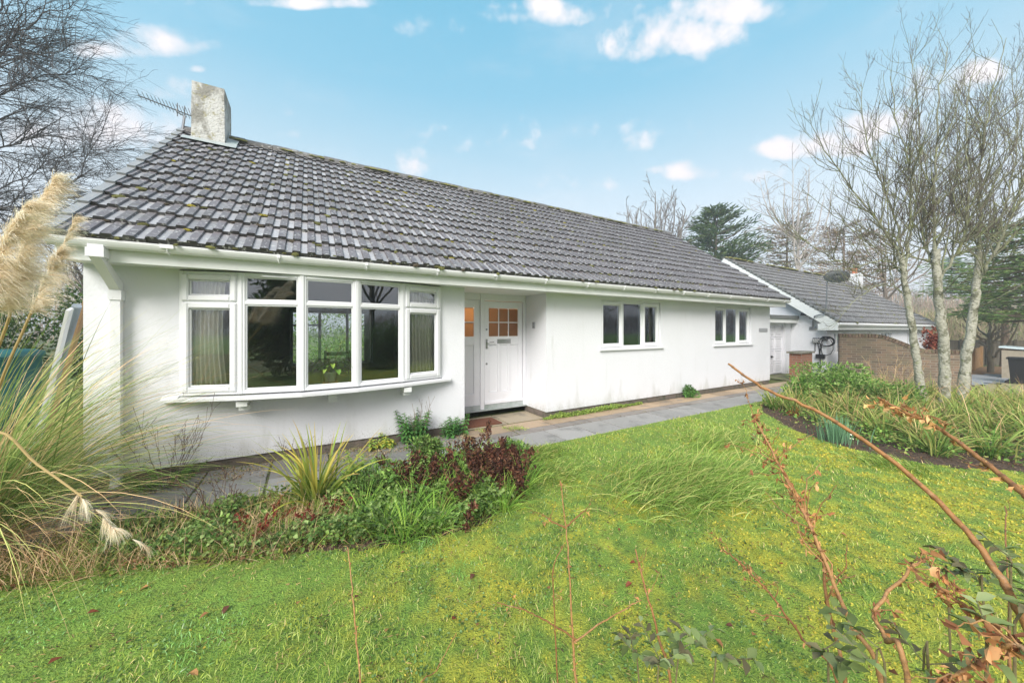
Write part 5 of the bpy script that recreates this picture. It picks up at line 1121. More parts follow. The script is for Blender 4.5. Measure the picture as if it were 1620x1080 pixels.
conifer('pine_tree', 'brown-green ragged pine behind the ridge of the second bungalow', at(1245, 36), 12.6, 3.6, 62, [(.13, .15, .09), (.18, .14, .11), (.20, .155, .13)], 46, .55, .10, 80, .35, .2, .5, .22, shape=.5)
conifer('pine_tree', 'broad reddish-brown pine crown behind the satellite dish', at(1335, 36), 12.6, 4.6, 63, [(.22, .16, .13), (.18, .15, .11), (.24, .18, .15)], 60, .5, .09, 80, .35, .2, .5, .22, shape=.5)
gtree('bare_tree', 'brown twiggy bare tree partly hidden by the leftmost birch', at(1400, 34), 11, 4.4, 64, [(.20, .16, .13)] * 3, (1.5, 2.2, 2.2), (0, 0, .1), (2.8, 1.5, .9), 10, .2, .014)
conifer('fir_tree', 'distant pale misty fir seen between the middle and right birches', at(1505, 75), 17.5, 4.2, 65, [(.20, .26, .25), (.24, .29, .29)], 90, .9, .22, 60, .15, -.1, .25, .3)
conifer('yew_tree', 'dark evergreen with layered drooping boughs at the right edge behind the birches', at(1655, 15), 7.4, 3.3, 66, [(.08, .14, .05), (.11, .17, .06), (.06, .10, .04), (.15, .20, .08)], 70, .34, .06, 130, .36, .0, .35, .25, shape=.5)
conifer('yew_tree', 'low dark evergreen bough mass behind the right birch trunk', at(1590, 20), 6.0, 2.2, 67, [(.08, .13, .06), (.11, .16, .07)], 40, .36, .07, 90, .5, -.05, .35, .2, shape=.5)
# hedge and shrubs left of the house
def shrub(name, label, cen, rad, n, ln, wd, cols, seed, cat='shrub', group=None, lobes=12, tri=False, stems=10, up=.4, parent_loc=None, stemcol=(.12, .09, .06)):
    r = np.random.default_rng(seed); cen = np.array(cen, float); b = np.array([cen[0], cen[1], gh(cen[0], cen[1])]); o = thing(name, label, cat, tuple(b), group)
    f = MB(); crown_cloud(f, cen - b, rad, n, ln, wd, cols, r, lobes, up, tri=tri); f.build('foliage', M['leaf'], o)
    m = MB()
    for k in range(stems):
        d = rdir(1, .8, r)[0] * np.array(rad) * .8; m.tube(smoothpoly([(0, 0, -.05), d * .4 + [0, 0, .05], (cen - b) + d * .8], 3), np.linspace(.015, .005, 7), 4, stemcol, False)
    m.build('stems', M['bark'], o); return o
HG = [(.04, .085, .025), (.06, .11, .03), (.035, .06, .025)]
for k, (x, y, w_, h_) in enumerate([(-3.6, 6.2, 1.5, 1.5), (-5.6, 5.6, 1.6, 1.6), (-8.0, 5.0, 1.8, 1.6), (-10.6, 4.0, 1.9, 1.7)]):
    shrub('hedge_bush', ['dark dense evergreen bush right beside the leaning planks', 'dark evergreen bush behind the teal water tank', 'dark evergreen bush at the far left edge of the hedge', 'outer evergreen bush beyond the left edge of the hedge'][k], (x, y, h_ * .9), (w_, 1.2, h_), 7000, .11, .045, HG, 70 + k, 'bush', 'evergreen bushes along the left boundary', 26, True)
shd = thing('garden_shed', 'dark timber shed with a blue-grey roof behind the pampas plume at the left edge', 'shed', (-13.2, 9.5, 0))
m = MB(); m.box(-2.2, 2.2, -1.2, 1.2, 0, 3.0); m.build('wall', M['wood'], shd)
m = MB(); m.add([(-2.4, -1.5, 2.9), (2.4, -1.5, 2.9), (2.4, 0, 4.1), (-2.4, 0, 4.1), (-2.4, 1.5, 2.9), (2.4, 1.5, 2.9), (-2.4, -1.5, 2.8), (2.4, -1.5, 2.8)], [(0, 1, 2, 3), (3, 2, 5, 4), (6, 7, 1, 0)]); m.build('roof', mat('blue_slate', (.30, .36, .42), .5, noise=(8, (.2, .24, .28), .7, .45, .65, (1, 6, 6))), shd)

# ------------------------------------------------------------------ lawn grass (uncountable)
def tuftmask(x, y): return np.exp(-(((x - 3.3) / .75) ** 2 + ((y + 2.75) / .45) ** 2) * 1.2)
def make_lawn():
    r = np.random.default_rng(100); N = 330000
    th = r.uniform(-radians(100), radians(75), N); rad = 1.0 + 9.5 * r.random(N) ** 1.05
    f = math.atan2(FW[1], FW[0]); x = CAM[0] + rad * np.cos(f + th); y = CAM[1] + rad * np.sin(f + th)
    ok = (y < -1.24) & (y > -9.5) & (x > -5.5) & (x < 13) & ~inpoly(x, y, BED2) & ~inpoly(x, y, BED1); x = x[ok]; y = y[ok]; rad = rad[ok]; n = len(x)
    m = moss(x, y); keep = r.random(n) > m * .45; x, y, rad, m = x[keep], y[keep], rad[keep], m[keep]; n = len(x)
    tall = fbm(x, y, 1.6, 3, 31); L = (.019 + .034 * np.clip(tall - .38, 0, 1) * 1.6) * (1 - .45 * m) * r.uniform(.6, 1.5, n) * (1 + .25 * rad / 5); wd = np.clip(.0016 + .0011 * rad, .0022, .011) * r.uniform(.7, 1.3, n)
    g = np.array([(.17, .25, .045), (.21, .30, .055), (.12, .19, .04), (.27, .34, .11)])[r.integers(0, 4, n)]; yl = np.array([(.29, .31, .045), (.25, .29, .04), (.33, .32, .06)])[r.integers(0, 3, n)]
    c = g * (1 - m[:, None]) + yl * m[:, None]; dry = r.random(n) < .035; c[dry] = (.42, .36, .18); blu = (fbm(x, y, 2.2, 2, 41) > .62) & (x < 1.5); c[blu] = c[blu] * [.7, 1.05, 1.3]
    c = c * r.uniform(.72, 1.28, (n, 1))
    mb = MB(); az = r.uniform(0, 2 * pi, n) * .85 + fbm(x, y, 1.6, 2, 55) * 9
    blades(mb, np.stack([x, y, gh(x, y) + .008 + 0 * x], -1), az, r.uniform(.1, 1.15, n), L, wd, r.uniform(.2, 1.1, n), c, None, 2)
    kind(mb.build('lawn_grass', M['grass']), 'stuff')
    # moss cushions: short fine stubble
    N = 150000; th = r.uniform(-radians(95), radians(70), N); rad = 1.0 + 5.5 * r.random(N) ** 1.0; x = CAM[0] + rad * np.cos(f + th); y = CAM[1] + rad * np.sin(f + th); m = moss(x, y)
    ok = (y < -1.3) & (y > -8.5) & ~inpoly(x, y, BED2) & ~inpoly(x, y, BED1) & (r.random(N) < m); x, y, rad = x[ok], y[ok], rad[ok]; n = len(x); mb = MB()
    nz = vn(x, y, 18, 77); c = np.array([(.27, .27, .04), (.22, .26, .04), (.31, .29, .05), (.17, .22, .04)])[r.integers(0, 4, n)] * r.uniform(.7, 1.25, (n, 1))
    leaves(mb, np.stack([x, y, gh(x, y) + .006 + .012 * nz], -1), rdir(n, .9, r), rdir(n, 0, r), .010 + .0025 * rad, .005 + .0025 * rad, c, .1, True); kind(mb.build('lawn_moss', M['grass']), 'stuff')
make_lawn()
def lawn_extras():
    r = np.random.default_rng(105); f = math.atan2(FW[1], FW[0])
    def sc_(N, far): 
        th = r.uniform(-radians(98), radians(72), N); rad = 1.0 + far * r.random(N); x = CAM[0] + rad * np.cos(f + th); y = CAM[1] + rad * np.sin(f + th); ok = (y < -1.3) & (y > -9) & (x > -4) & ~inpoly(x, y, BED2) & ~inpoly(x, y, BED1); return x[ok], y[ok]
    x, y = sc_(60000, 6); k = (fbm(x, y, 3.0, 3, 61) > .56) & (r.random(len(x)) < .8); x, y = x[k], y[k]; n = len(x); mb = MB()
    leaves(mb, np.stack([x, y, gh(x, y) + r.uniform(.012, .03, n)], -1), rdir(n, .1, r) * [1, 1, .4], rdir(n, 1.5, r), r.uniform(.010, .022, n), r.uniform(.009, .018, n), pick([(.07, .13, .04), (.10, .18, .06), (.05, .09, .03), (.13, .20, .09)], n, .3, r), .1); kind(mb.build('lawn_clover', M['leaf']), 'stuff')
    x, y = sc_(26000, 6); k = (fbm(x, y, 6.0, 3, 71) > .50); x, y = x[k], y[k]; n = len(x); mb = MB()
    leaves(mb, np.stack([x, y, gh(x, y) + r.uniform(.014, .03, n)], -1), rdir(n, .0, r) * [1, 1, .3], rdir(n, 1.5, r), r.uniform(.010, .04, n), r.uniform(.003, .007, n), pick([(.10, .06, .035), (.22, .16, .08), (.05, .04, .025), (.30, .24, .12)], n, .3, r), .2); kind(mb.build('lawn_thatch', M['leaf']), 'stuff')
lawn_extras()
def flatten_tuft(name, label, cx, cy, ax, ay, n, L, az0, seed, cols, group=None):
    r = np.random.default_rng(seed); x = cx + r.normal(0, ax, n); y = cy + r.normal(0, ay, n); mb = MB()
    blades(mb, np.stack([x, y, .01 + 0 * x], -1), az0 + r.normal(0, .8, n) + (x - cx) * .5, r.uniform(.3, 1.2, n), L * r.uniform(.4, 1.2, n), .0062 * r.uniform(.7, 1.4, n), r.uniform(.7, 1.5, n), pick(cols, n, .25, r), None, 5)
    o = mb.build(name, M['grass']); tag(o, label, 'grass tussock', group); return fix_origin(o, (cx, cy, 0))
TG = [(.11, .20, .035), (.15, .25, .05), (.21, .30, .08), (.08, .15, .03), (.28, .30, .10)]
flatten_tuft('grass_tussock', 'big flattened tussock of long bright green grass in the middle of the lawn', 3.35, -2.95, .42, .26, 3600, .34, -1.0, 110, TG)
flatten_tuft('grass_tussock', 'second flattened grass tussock, nearer the border bed', 5.0, -2.35, .28, .22, 1300, .22, -.8, 111, TG)
flatten_tuft('grass_tussock', 'small upright tussock of grass at the corner of the path and planted bed', 2.45, -1.5, .22, .12, 1200, .20, -1.8, 112, TG)
flatten_tuft('grass_tussock', 'low grass tussock beside the right end of the planted bed', 2.3, -2.1, .2, .16, 900, .16, -1.2, 113, TG)
flatten_tuft('grass_tussock', 'soft grass tussock at the lower edge of the border bed', 5.9, -3.9, .13, .15, 700, .18, 2.4, 114, TG)

# fallen leaves on the lawn, each a curled leaf
lf_cols = [(.16, .05, .03), (.20, .10, .05), (.09, .04, .03), (.28, .15, .07)]
r9 = np.random.default_rng(120)
lfp = [(395 / 2.89, 980), (330, 978), (363, 966), (470, 965), (715, 990), (755, 1000), (750, 915), (905, 905), (1005, 898), (870, 940), (950, 905), (300, 1075), (75, 1062), (1190, 1015), (1160, 1000), (860, 832), (980, 842), (1130, 1020), (640, 880), (235, 935), (1000, 930), (780, 860), (560, 955), (610, 1010), (1240, 900), (1330, 850)]
for k, (a, b) in enumerate(lfp):
    q = gpt(a, b); mb = MB(); n = 1; s_ = r9.uniform(.025, .05); az = r9.uniform(0, 6.28)
    leaves(mb, [(0, 0, 0)], [(cos(az), sin(az), r9.uniform(-.1, .3))], [(r9.uniform(-.4, .4), 0, 1)], s_, s_ * .7, [lf_cols[k % 4]], .35)
    o = mb.build('fallen_leaf', M['leaf']); o.location = (q[0], q[1], .035); tag(o, 'small curled brown or red leaf fallen on the lawn', 'fallen leaf', 'fallen leaves on the lawn')

# ------------------------------------------------------------------ planted bed in front of the bow window
def tuft(name, label, cat, x, y, n, L, w_, cols, seed, tip=None, lean=(.05, .9), curl=(.5, 1.6), group=None, spread=.05, seg=5, mt='grass', z=None):
    r = np.random.default_rng(seed); a = r.uniform(0, 2 * pi, n); rr = np.abs(r.normal(0, spread, n)); mb = MB(); z = float(gh(x, y)) if z is None else z
    b = np.stack([rr * np.cos(a), rr * np.sin(a), 0 * a - .01], -1)
    blades(mb, b, a + r.normal(0, .4, n), r.uniform(*lean, n), L * r.uniform(.55, 1.15, n), w_ * r.uniform(.7, 1.2, n), r.uniform(*curl, n), pick(cols, n, .22, r), None if tip is None else pick(tip, n, .2, r), seg)
    o = mb.build(name, M[mt]); o.location = (x, y, z); tag(o, label, cat, group); return o
PH = [(.09, .17, .035), (.14, .21, .04), (.06, .13, .025), (.28, .28, .06)]
px_ = gpt(500, 800)
tuft('strap_leaf_plant', 'large clump of yellow-green sword-shaped leaves with browning tips near the path', 'plant', px_[0], px_[1], 105, .74, .026, PH, 130, [(.42, .34, .08), (.30, .20, .08), (.25, .30, .06)], (.05, .8), (.1, 1.5), None, .07, 7, 'leaf')
tuft('dead_leaf_clump', 'withered brown and cream drooping leaves at the foot of the sword-leaved clump', 'dead leaves', px_[0] + .12, px_[1] - .12, 70, .42, .017, [(.40, .28, .17), (.28, .17, .10), (.45, .36, .22)], 131, None, (.7, 1.4), (.5, 1.4), None, .08, 5, 'leaf')
SG = [(.10, .22, .035), (.15, .30, .05), (.21, .34, .06), (.08, .16, .03)]
r10 = np.random.default_rng(140); sp = []
for k in range(34):
    for t_ in range(30):
        x = r10.uniform(.35, 2.1); y = r10.uniform(-2.5, -1.35)
        if inpoly(np.array([x]), np.array([y]), BED1)[0] and all((x - a) ** 2 + (y - b) ** 2 > .035 for a, b in sp): sp.append((x, y)); break
for k, (x, y) in enumerate(sp):
    tuft('sedge_tuft', 'bright green arching grassy tuft among dark dead stems in the bed before the bow window', 'grass tuft', x, y, 130, .36, .007, SG, 141 + k, None, (.1, 1.0), (.6, 1.7), 'grassy tufts in the bed before the bow window', .05, 5)
# dark dead flower stems
def dead_stem(x, y, h_, seed, tilt, label, cl=1.0):
    r = np.random.default_rng(seed); mb = MB(); pts = smoothpoly([(0, 0, -.03), (tilt[0] * .4, tilt[1] * .4, h_ * .5), (tilt[0], tilt[1], h_)], 5, .004, r); mb.tube(pts, np.linspace(.006, .003, len(pts)), 5, (.10, .045, .035))
    n = int(120 * cl * h_ / .3); tt = r.uniform(.15, 1, n); ps = np.array([poly_at(pts, t)[0] for t in tt]) + r.normal(0, .016 * cl, (n, 3)); leaves(mb, ps, rdir(n, -.3, r), rdir(n, 0, r), r.uniform(.02, .055, n), r.uniform(.012, .026, n), pick([(.045, .022, .018), (.028, .016, .013), (.075, .030, .02), (.13, .07, .045)], n, .3, r), .4)
    o = mb.build('dead_flower_stem', M['leaf']); o.location = (x, y, 0); tag(o, label, 'dead plant', 'dark dead stems in the bed before the bow window')
r11 = np.random.default_rng(170)
for k in range(90):
    if k < 58: c = (1.74, -1.95); x = c[0] - .02 + r11.normal(0, .24); y = c[1] + r11.normal(0, .32)
    else: x = r11.uniform(.7, 1.9); y = r11.uniform(-2.4, -1.4)
    if not inpoly(np.array([x]), np.array([y]), BED1)[0]: continue
    dead_stem(x, y, r11.uniform(.18, .38), 171 + k, r11.normal(0, .13, 2), 'dark maroon withered stem with shrivelled leaves in the bed before the bow window', 1.2)
for (a, b, h_, tl, lb) in ((773, 705, .34, (.0, 0), 'tall upright dark seed spike standing clear of the bed, level with the doormat'), (738, 715, .20, (0, .02), 'short dark seed spike left of the tall one'), (735, 845, .26, (.05, -.05), 'dark withered stem flopping over the lawn at the front of the bed')):
    q = gpt(a, b); dead_stem(q[0], q[1], h_, int(a), tl, lb, .7)
# ground cover in the bed
def cover(name, P_, n, cols, seed, h_=(.01, .12), ln=.035, w_=.028, dens=None, tri=False, kindn='stuff', blade=False, L=.12, bw=.005):
    r = np.random.default_rng(seed); a = np.array(P_); lo, hi = a.min(0), a.max(0); x = r.uniform(lo[0], hi[0], n); y = r.uniform(lo[1], hi[1], n); ok = inpoly(x, y, P_)
    if dens: ok &= r.random(n) < dens(x, y)
    x, y = x[ok], y[ok]; n = len(x); mb = MB()
    z = gh(x, y) + h_[0] + (h_[1] - h_[0]) * fbm(x, y, 3.5, 3, seed) * r.uniform(.2, 1.1, n)
    tone = (.6 + .8 * fbm(x, y, 5, 2, seed + 3))[:, None]
    if blade: blades(mb, np.stack([x, y, gh(x, y) + 0 * x], -1), r.uniform(0, 6.28, n), r.uniform(.1, 1.3, n), L * r.uniform(.4, 1.3, n), bw, r.uniform(.2, 1.3, n), pick(cols, n, .3, r) * tone, None, 3)
    else: leaves(mb, np.stack([x, y, z], -1), rdir(n, .1, r) * [1, 1, .6], rdir(n, 1.5, r), ln * r.uniform(.6, 1.3, n), w_ * r.uniform(.6, 1.3, n), pick(cols, n, .3, r) * tone, .2, tri)
    return kind(mb.build(name, M['leaf' if not blade else 'grass']), 'stuff')
cover('ground_cover', BED1, 24000, [(.07, .13, .035), (.11, .18, .05), (.18, .25, .10), (.05, .09, .03)], 200, (.0, .27))
ROUGH = [(-2.1, -1.45), (-1.4, -1.15), (-.3, -1.3), (.3, -1.5), (.3, -2.3), (-.2, -2.28), (-.9, -2.0), (-1.5, -1.85), (-2.1, -1.8)]
cover('rough_grass', ROUGH, 9000, [(.36, .29, .16), (.24, .18, .10), (.18, .22, .06), (.12, .16, .04), (.44, .36, .22)], 201, blade=True, L=.22, bw=.0045)
cover('rough_weeds', ROUGH, 5000, [(.10, .17, .04), (.16, .20, .05), (.16, .09, .05)], 202, (.0, .14), .03, .02)
cover('bed_weeds', BED1, 9000, [(.12, .22, .04), (.18, .28, .05), (.22, .18, .08)], 203, blade=True, L=.17, bw=.005)
WSTRIP = [(3.6, -.10), (4.0, -.17), (5.2, -.15), (6.2, -.10), (6.2, -.02), (3.76, -.02)]
cover('wall_weeds', WSTRIP, 5200, [(.14, .22, .05), (.20, .26, .07), (.10, .16, .04)], 204, (.0, .10), .028, .022, tri=True)
cover('step_weeds', [(2.3, -.35), (3.3, -.55), (3.3, -.3), (2.3, -.1)], 1500, [(.16, .25, .05), (.22, .28, .08)], 205, (0, .05), .02, .015, lambda x, y: (vn(x, y, 5, 3) > .55) * 1., True)
cover('path_moss', [(-2, -1.26), (13, -1.26), (13, -.05), (-2, -.05)], 14000, [(.14, .18, .05), (.20, .20, .08), (.16, .11, .06)], 206, (0, .012), .014, .011, lambda x, y: np.clip((vn(x, y, 4, 6) - .62) * 6, 0, 1) * (np.abs(((y + .62) % .62)) < .09), True)
cover('debris', [(-2, -.5), (2.1, -.5), (2.1, -.02), (-2, -.02)], 6000, [(.16, .10, .06), (.26, .20, .13), (.10, .13, .05), (.30, .25, .18)], 207, (0, .025), .022, .012, lambda x, y: .3 + .7 * (vn(x, y, 4, 8) > .5), True)

def leafy(name, label, x, y, stems, h_, seed, cols, ll=.07, lw=.028, spread=.14, group=None, cat='plant', droop=.35, per=16, z=None, lean=.12):
    r = np.random.default_rng(seed); mb = MB()
    for k in range(stems):
        a = r.uniform(0, 6.28); q = r.uniform(0, spread); b = np.array([cos(a) * q, sin(a) * q, -.02]); H = h_ * r.uniform(.5, 1.1); e = b + [cos(a) * H * lean * 2, sin(a) * H * lean * 2, H]; Pl = smoothpoly([b, (b + e) / 2 + [0, 0, H * .06], e], 4, .003, r); mb.tube(Pl, np.linspace(.004, .002, len(Pl)), 4, (.12, .16, .05), False)
        n = int(per * H / .3 + 6); tt = np.linspace(.15, 1, n); ps = np.array([poly_at(Pl, t)[0] for t in tt]); az = np.arange(n) * 1.57 + r.uniform(0, 6); sz = (1.15 - .75 * tt) * r.uniform(.8, 1.2, n)
        leaves(mb, ps, np.stack([np.cos(az), np.sin(az), .15 - .2 * (1 - tt)], -1), np.tile([0, 0, 1.], (n, 1)), ll * sz, lw * sz, pick(cols, n, .25, r), droop)
    o = mb.build(name, M['leaf']); o.location = (x, y, float(gh(x, y)) if z is None else z); tag(o, label, cat, group); return o
NT = [(.05, .14, .04), (.07, .18, .05), (.04, .10, .035)]
for (a, b, st_, h_, lb, sd_) in ((650, 690, 22, .44, 'tall dark green nettle clump against the wall left of the door', 1), (712, 684, 13, .32, 'smaller nettle clump at the corner of the door recess', 2), (590, 712, 3, .26, 'single yellowing nettle stem by the wall below the bow window', 3), (612, 706, 9, .18, 'low pale nettle shoots between the two taller clumps and the bow window', 4)):
    q = gpt(a, b); leafy('nettle_clump', lb, q[0], min(q[1], -.12), st_, h_, 210 + sd_, NT if sd_ < 3 else [(.16, .26, .06), (.30, .32, .06)], .095, .045, .16 if st_ > 4 else .03)
q = gpt(655, 770); leafy('pale_leaved_plant', 'pale green soft-leaved plant in the middle of the bed before the bow window', q[0], q[1], 16, .30, 220, [(.26, .38, .14), (.20, .32, .10), (.32, .42, .18)], .06, .035, .13)
for (a, b, rx_, hh_, lb_) in ((600, 790, .34, .17, 'low green leafy mound right of the sword-leaved clump'), (680, 745, .26, .19, 'small leafy mound in the middle of the bow-window bed'), (800, 740, .24, .16, 'leafy mound under the dark stems at the right end of the bow-window bed')):
    q = gpt(a, b); shrub('perennial_mound', lb_, (q[0], q[1], hh_), (rx_, rx_ * .8, hh_), 1500, .055, .022, [(.07, .14, .04), (.11, .20, .05), (.15, .24, .07), (.06, .08, .03)], 900 + a, 'plant', lobes=16, stems=8)
q = gpt(560, 740); leafy('pale_leaved_plant', 'small yellow-green plant behind the sword-leaved clump', q[0], q[1], 8, .22, 221, [(.26, .34, .08), (.20, .3, .08)], .06, .03, .10)
q = gpt(1092, 628); shrub('small_shrub', 'small round dark green shrub at the wall between the two plain windows', (q[0], -.17, .12), (.24, .15, .15), 900, .05, .022, [(.05, .12, .03), (.08, .18, .05)], 222, lobes=10, stems=8)
q = gpt(245, 762); leafy('feathery_weed', 'low feathery green plant at the wall beside the downpipe', -1.28, -.2, 34, .20, 223, [(.08, .18, .04), (.12, .24, .06)], .07, .012, .22, droop=.1, per=30, lean=.5)
def drystems(name, label, x, y, n, h_, seed, col=(.11, .075, .07), spread=.2, branch=True, group=None, tipleaf=None):
    r = np.random.default_rng(seed); mb = MB()
    for k in range(n):
        a = r.uniform(0, 6.28); q = r.uniform(0, spread * .4); b = np.array([cos(a) * q, sin(a) * q, -.02]); H = h_ * r.uniform(.6, 1.05); e = b + [cos(a) * spread * r.uniform(.3, 1.2), sin(a) * spread * r.uniform(.2, .8), H]; Pl = smoothpoly([b, b * .4 + e * .6 - [0, 0, H * .05], e], 5, .006, r); mb.tube(Pl, np.linspace(.0035, .0016, len(Pl)), 4, np.array(col) * r.uniform(.7, 1.3), False)
        if branch:
            for j in range(8):
                t = r.uniform(.35, .98); p_, d = poly_at(Pl, t); d = d / np.linalg.norm(d); d = d + rdir(1, .3, r)[0] * .7; e2 = p_ + d * r.uniform(.03, .12) * h_ / .5; mb.tube([p_, (p_ + e2) / 2, e2], [.0018, .0016, .0028], 3, np.array(col) * r.uniform(.7, 1.2), False)
                if tipleaf: leaves(mb, [e2] * 2, rdir(2, -.4, r), rdir(2, 0, r), .03, .018, pick([tipleaf], 2), .3)
    o = mb.build(name, M['leaf']); o.location = (x, y, 0); tag(o, label, 'dead plant', group); return o
drystems('dry_seed_stems', 'upright branching dead seed stems beside the downpipe', -1.25, -.32, 13, .78, 230, (.13, .10, .11), .28)
drystems('dry_seed_stems', 'thin blackish dead stems at the path edge below the left end of the bow window', -.62, -1.5, 12, .38, 231, (.09, .06, .05), .25)
drystems('dry_seed_stems', 'few dark bare stems against the wall left of the sword-leaved clump', -.1, -.35, 5, .34, 232, (.09, .06, .06), .16)
drystems('dry_seed_stems', 'spindly dry stems behind the tall nettle clump', 1.4, -.12, 7, .58, 233, (.16, .13, .10), .2)
drystems('dry_seed_stems', 'reddish dead stems at the front left corner of the planted bed', -.35, -1.85, 10, .22, 234, (.22, .05, .03), .25, tipleaf=(.10, .025, .018))
drystems('dry_seed_stems', 'red-leaved stems beneath the sword-leaved clump', .12, -1.95, 9, .20, 235, (.16, .04, .03), .2, tipleaf=(.09, .02, .016))

# ------------------------------------------------------------------ border bed on the right
def bound(px, py, t): q = spot(px, py, t); return q
mnd = bound(1312, 600, 7.6)
shrub('variegated_shrub', 'low spreading light green shrub mound in front of the brick pier', (mnd[0], mnd[1], .34), (1.35, .85, .52), 9000, .065, .032, [(.09, .18, .04), (.14, .25, .06), (.055, .11, .03), (.22, .30, .12)], 240, lobes=24, stems=20)
mnd = bound(1385, 610, 7.0)
shrub('variegated_shrub', 'second green shrub mound sloping down towards the birch trunks', (mnd[0], mnd[1], .22), (1.0, .7, .42), 6000, .06, .03, [(.08, .16, .04), (.13, .22, .06), (.06, .11, .03), (.18, .20, .08)], 241, lobes=20, stems=14)
IR = [(.06, .13, .035), (.10, .19, .045), (.14, .23, .06), (.21, .25, .08), (.045, .085, .025)]
r12 = np.random.default_rng(250); pts_ = []
for k in range(400):
    x = r12.uniform(6.6, 13); y = r12.uniform(-6.4, -1.45)
    if not inpoly(np.array([x]), np.array([y]), BED2)[0]: continue
    # keep the bare mulch strip along the lawn edge free
    d = ((x - 6.3) * .75 + (y + 3.6) * .15)
    front = gpt(1330, 690)
    dd = min(np.hypot(x - px0, y - py0) for px0, py0 in BED2[1:9])
    if dd < .42 and not (x > 7.2 and y > -2.1): continue
    if all((x - a) ** 2 + (y - b) ** 2 > .085 for a, b in pts_): pts_.append((x, y))
pts_ = pts_[:84]
for k, (x, y) in enumerate(pts_):
    dry = r12.random() < .3
    tuft('iris_clump', 'arching strap-leaved green clump packed with others in the right-hand border under the birches', 'plant', x, y, 75, .62 if not dry else .55, .017, IR if not dry else IR + [(.40, .32, .17), (.32, .24, .12)], 260 + k, [(.30, .32, .10), (.36, .28, .12), (.16, .26, .06)], (.05, .85), (.5, 1.7), 'strap-leaved clumps in the right-hand border', .08, 5, 'leaf')
q = gpt(1322, 700); 
DF = [(.10, .20, .13), (.13, .25, .16), (.08, .16, .11)]
tuft('daffodil_clump', 'upright blue-green daffodil clump with two tiny white flowers at the front of the border', 'daffodils', q[0], q[1], 150, .40, .013, DF, 330, None, (.0, .30), (.0, .5), None, .13, 4, 'leaf')
mb = MB()
for (dx, dy, h_) in ((.0, -.14, .18), (.07, -.1, .15), (-.03, -.13, .12)):
    mb.tube([(dx, dy, 0), (dx, dy, h_)], .002, 4, (.1, .2, .05), False); az = np.arange(6) * 1.047; leaves(mb, np.tile([dx, dy, h_], (6, 1)), np.stack([np.cos(az), np.sin(az), -.6 + 0 * az], -1), np.tile([0, 0, 1.], (6, 1)), .03, .016, [(.8, .82, .78)] * 6, .1)
o = mb.build('snowdrop', M['leaf']); o.location = (q[0], q[1] - .05, 0); tag(o, 'tiny white drooping flowers at the foot of the daffodil clump', 'flowers')
q = gpt(1268, 668); tuft('small_bulb_shoots', 'few short blue-green shoots in the lawn left of the border bed', 'bulb shoots', gpt(1195, 700)[0], gpt(1195, 700)[1], 26, .16, .008, DF, 331, None, (0, .4), (0, .4), None, .05, 4, 'leaf')
q = gpt(1245, 660); leafy('red_leaved_plant', 'small dark plant with red leaf tips at the left tip of the border', q[0] + .2, q[1], 9, .18, 332, [(.20, .03, .02), (.07, .04, .03), (.30, .05, .03)], .05, .03, .12)
cover('border_ground_cover', BED2, 26000, [(.09, .17, .04), (.14, .24, .06), (.06, .11, .03), (.18, .20, .07)], 333, (.0, .26), .05, .035, lambda x, y: np.clip((np.min([np.hypot(x - a, y - b) for a, b in BED2[1:9]], 0) - .28) * 3, .03, 1))
cover('mulch', BED2, 14000, [(.14, .085, .05), (.22, .15, .09), (.09, .05, .03), (.28, .2, .13)], 334, (-.01, .03), .05, .010)
cover('border_dry_stems', [(8, -1.6), (12.5, -2.3), (12.5, -5.5), (8.4, -5.6), (7.4, -4.2), (7.2, -3)], 900, [(.42, .33, .20), (.34, .22, .12)], 335, blade=True, L=.75, bw=.006)
# red-leaved beech hedge stub behind the birches
shrub('beech_bush', 'narrow bush of russet winter leaves beside the end of the brick garden wall', tuple(spot(1476, 565, 11.2)), (.32, .32, .95), 2600, .08, .05, [(.15, .045, .035), (.11, .035, .03), (.20, .09, .06)], 340, lobes=22, stems=14)
drystems('dry_seed_stems', 'pale dry grass stalks sticking up in front of the brick garden wall', *gpt(1400, 640)[:2], 12, 1.0, 341, (.42, .33, .22), .6)

# ------------------------------------------------------------------ pampas grass
PB = gpt(-55, 870); pg_ = thing('pampas_grass', 'huge pampas grass clump with arching blades and fluffy cream plumes at the left edge', 'ornamental grass', (PB[0], PB[1], 0))
r13 = np.random.default_rng(400); n = 1900; az = r13.uniform(0, 2 * pi, n); rr = np.abs(r13.normal(0, .16, n)); mb = MB()
b = np.stack([rr * np.cos(az), rr * np.sin(az), r13.uniform(0, .25, n)], -1)
PC = [(.10, .19, .05), (.15, .24, .07), (.08, .14, .04), (.22, .28, .10), (.36, .32, .17)]
c = pick(PC, n, .25, r13); blades(mb, b, az + r13.normal(0, .35, n), r13.uniform(.15, 1.15, n), r13.uniform(.9, 2.15, n), r13.uniform(.0035, .0075, n), r13.uniform(.5, 1.7, n), c, c * [1.6, 1.25, 1.2], 9)
n = 300; az = r13.uniform(0, 2 * pi, n); b = np.stack([.15 * np.cos(az), .15 * np.sin(az), 0 * az], -1); c = pick([(.48, .38, .22), (.38, .28, .16)], n, .2, r13); blades(mb, b, az, r13.uniform(.8, 1.4, n), r13.uniform(.6, 1.4, n), r13.uniform(.004, .008, n), r13.uniform(.3, 1.1, n), c, c, 7)
mb.build('blades', M['grass'], pg_)
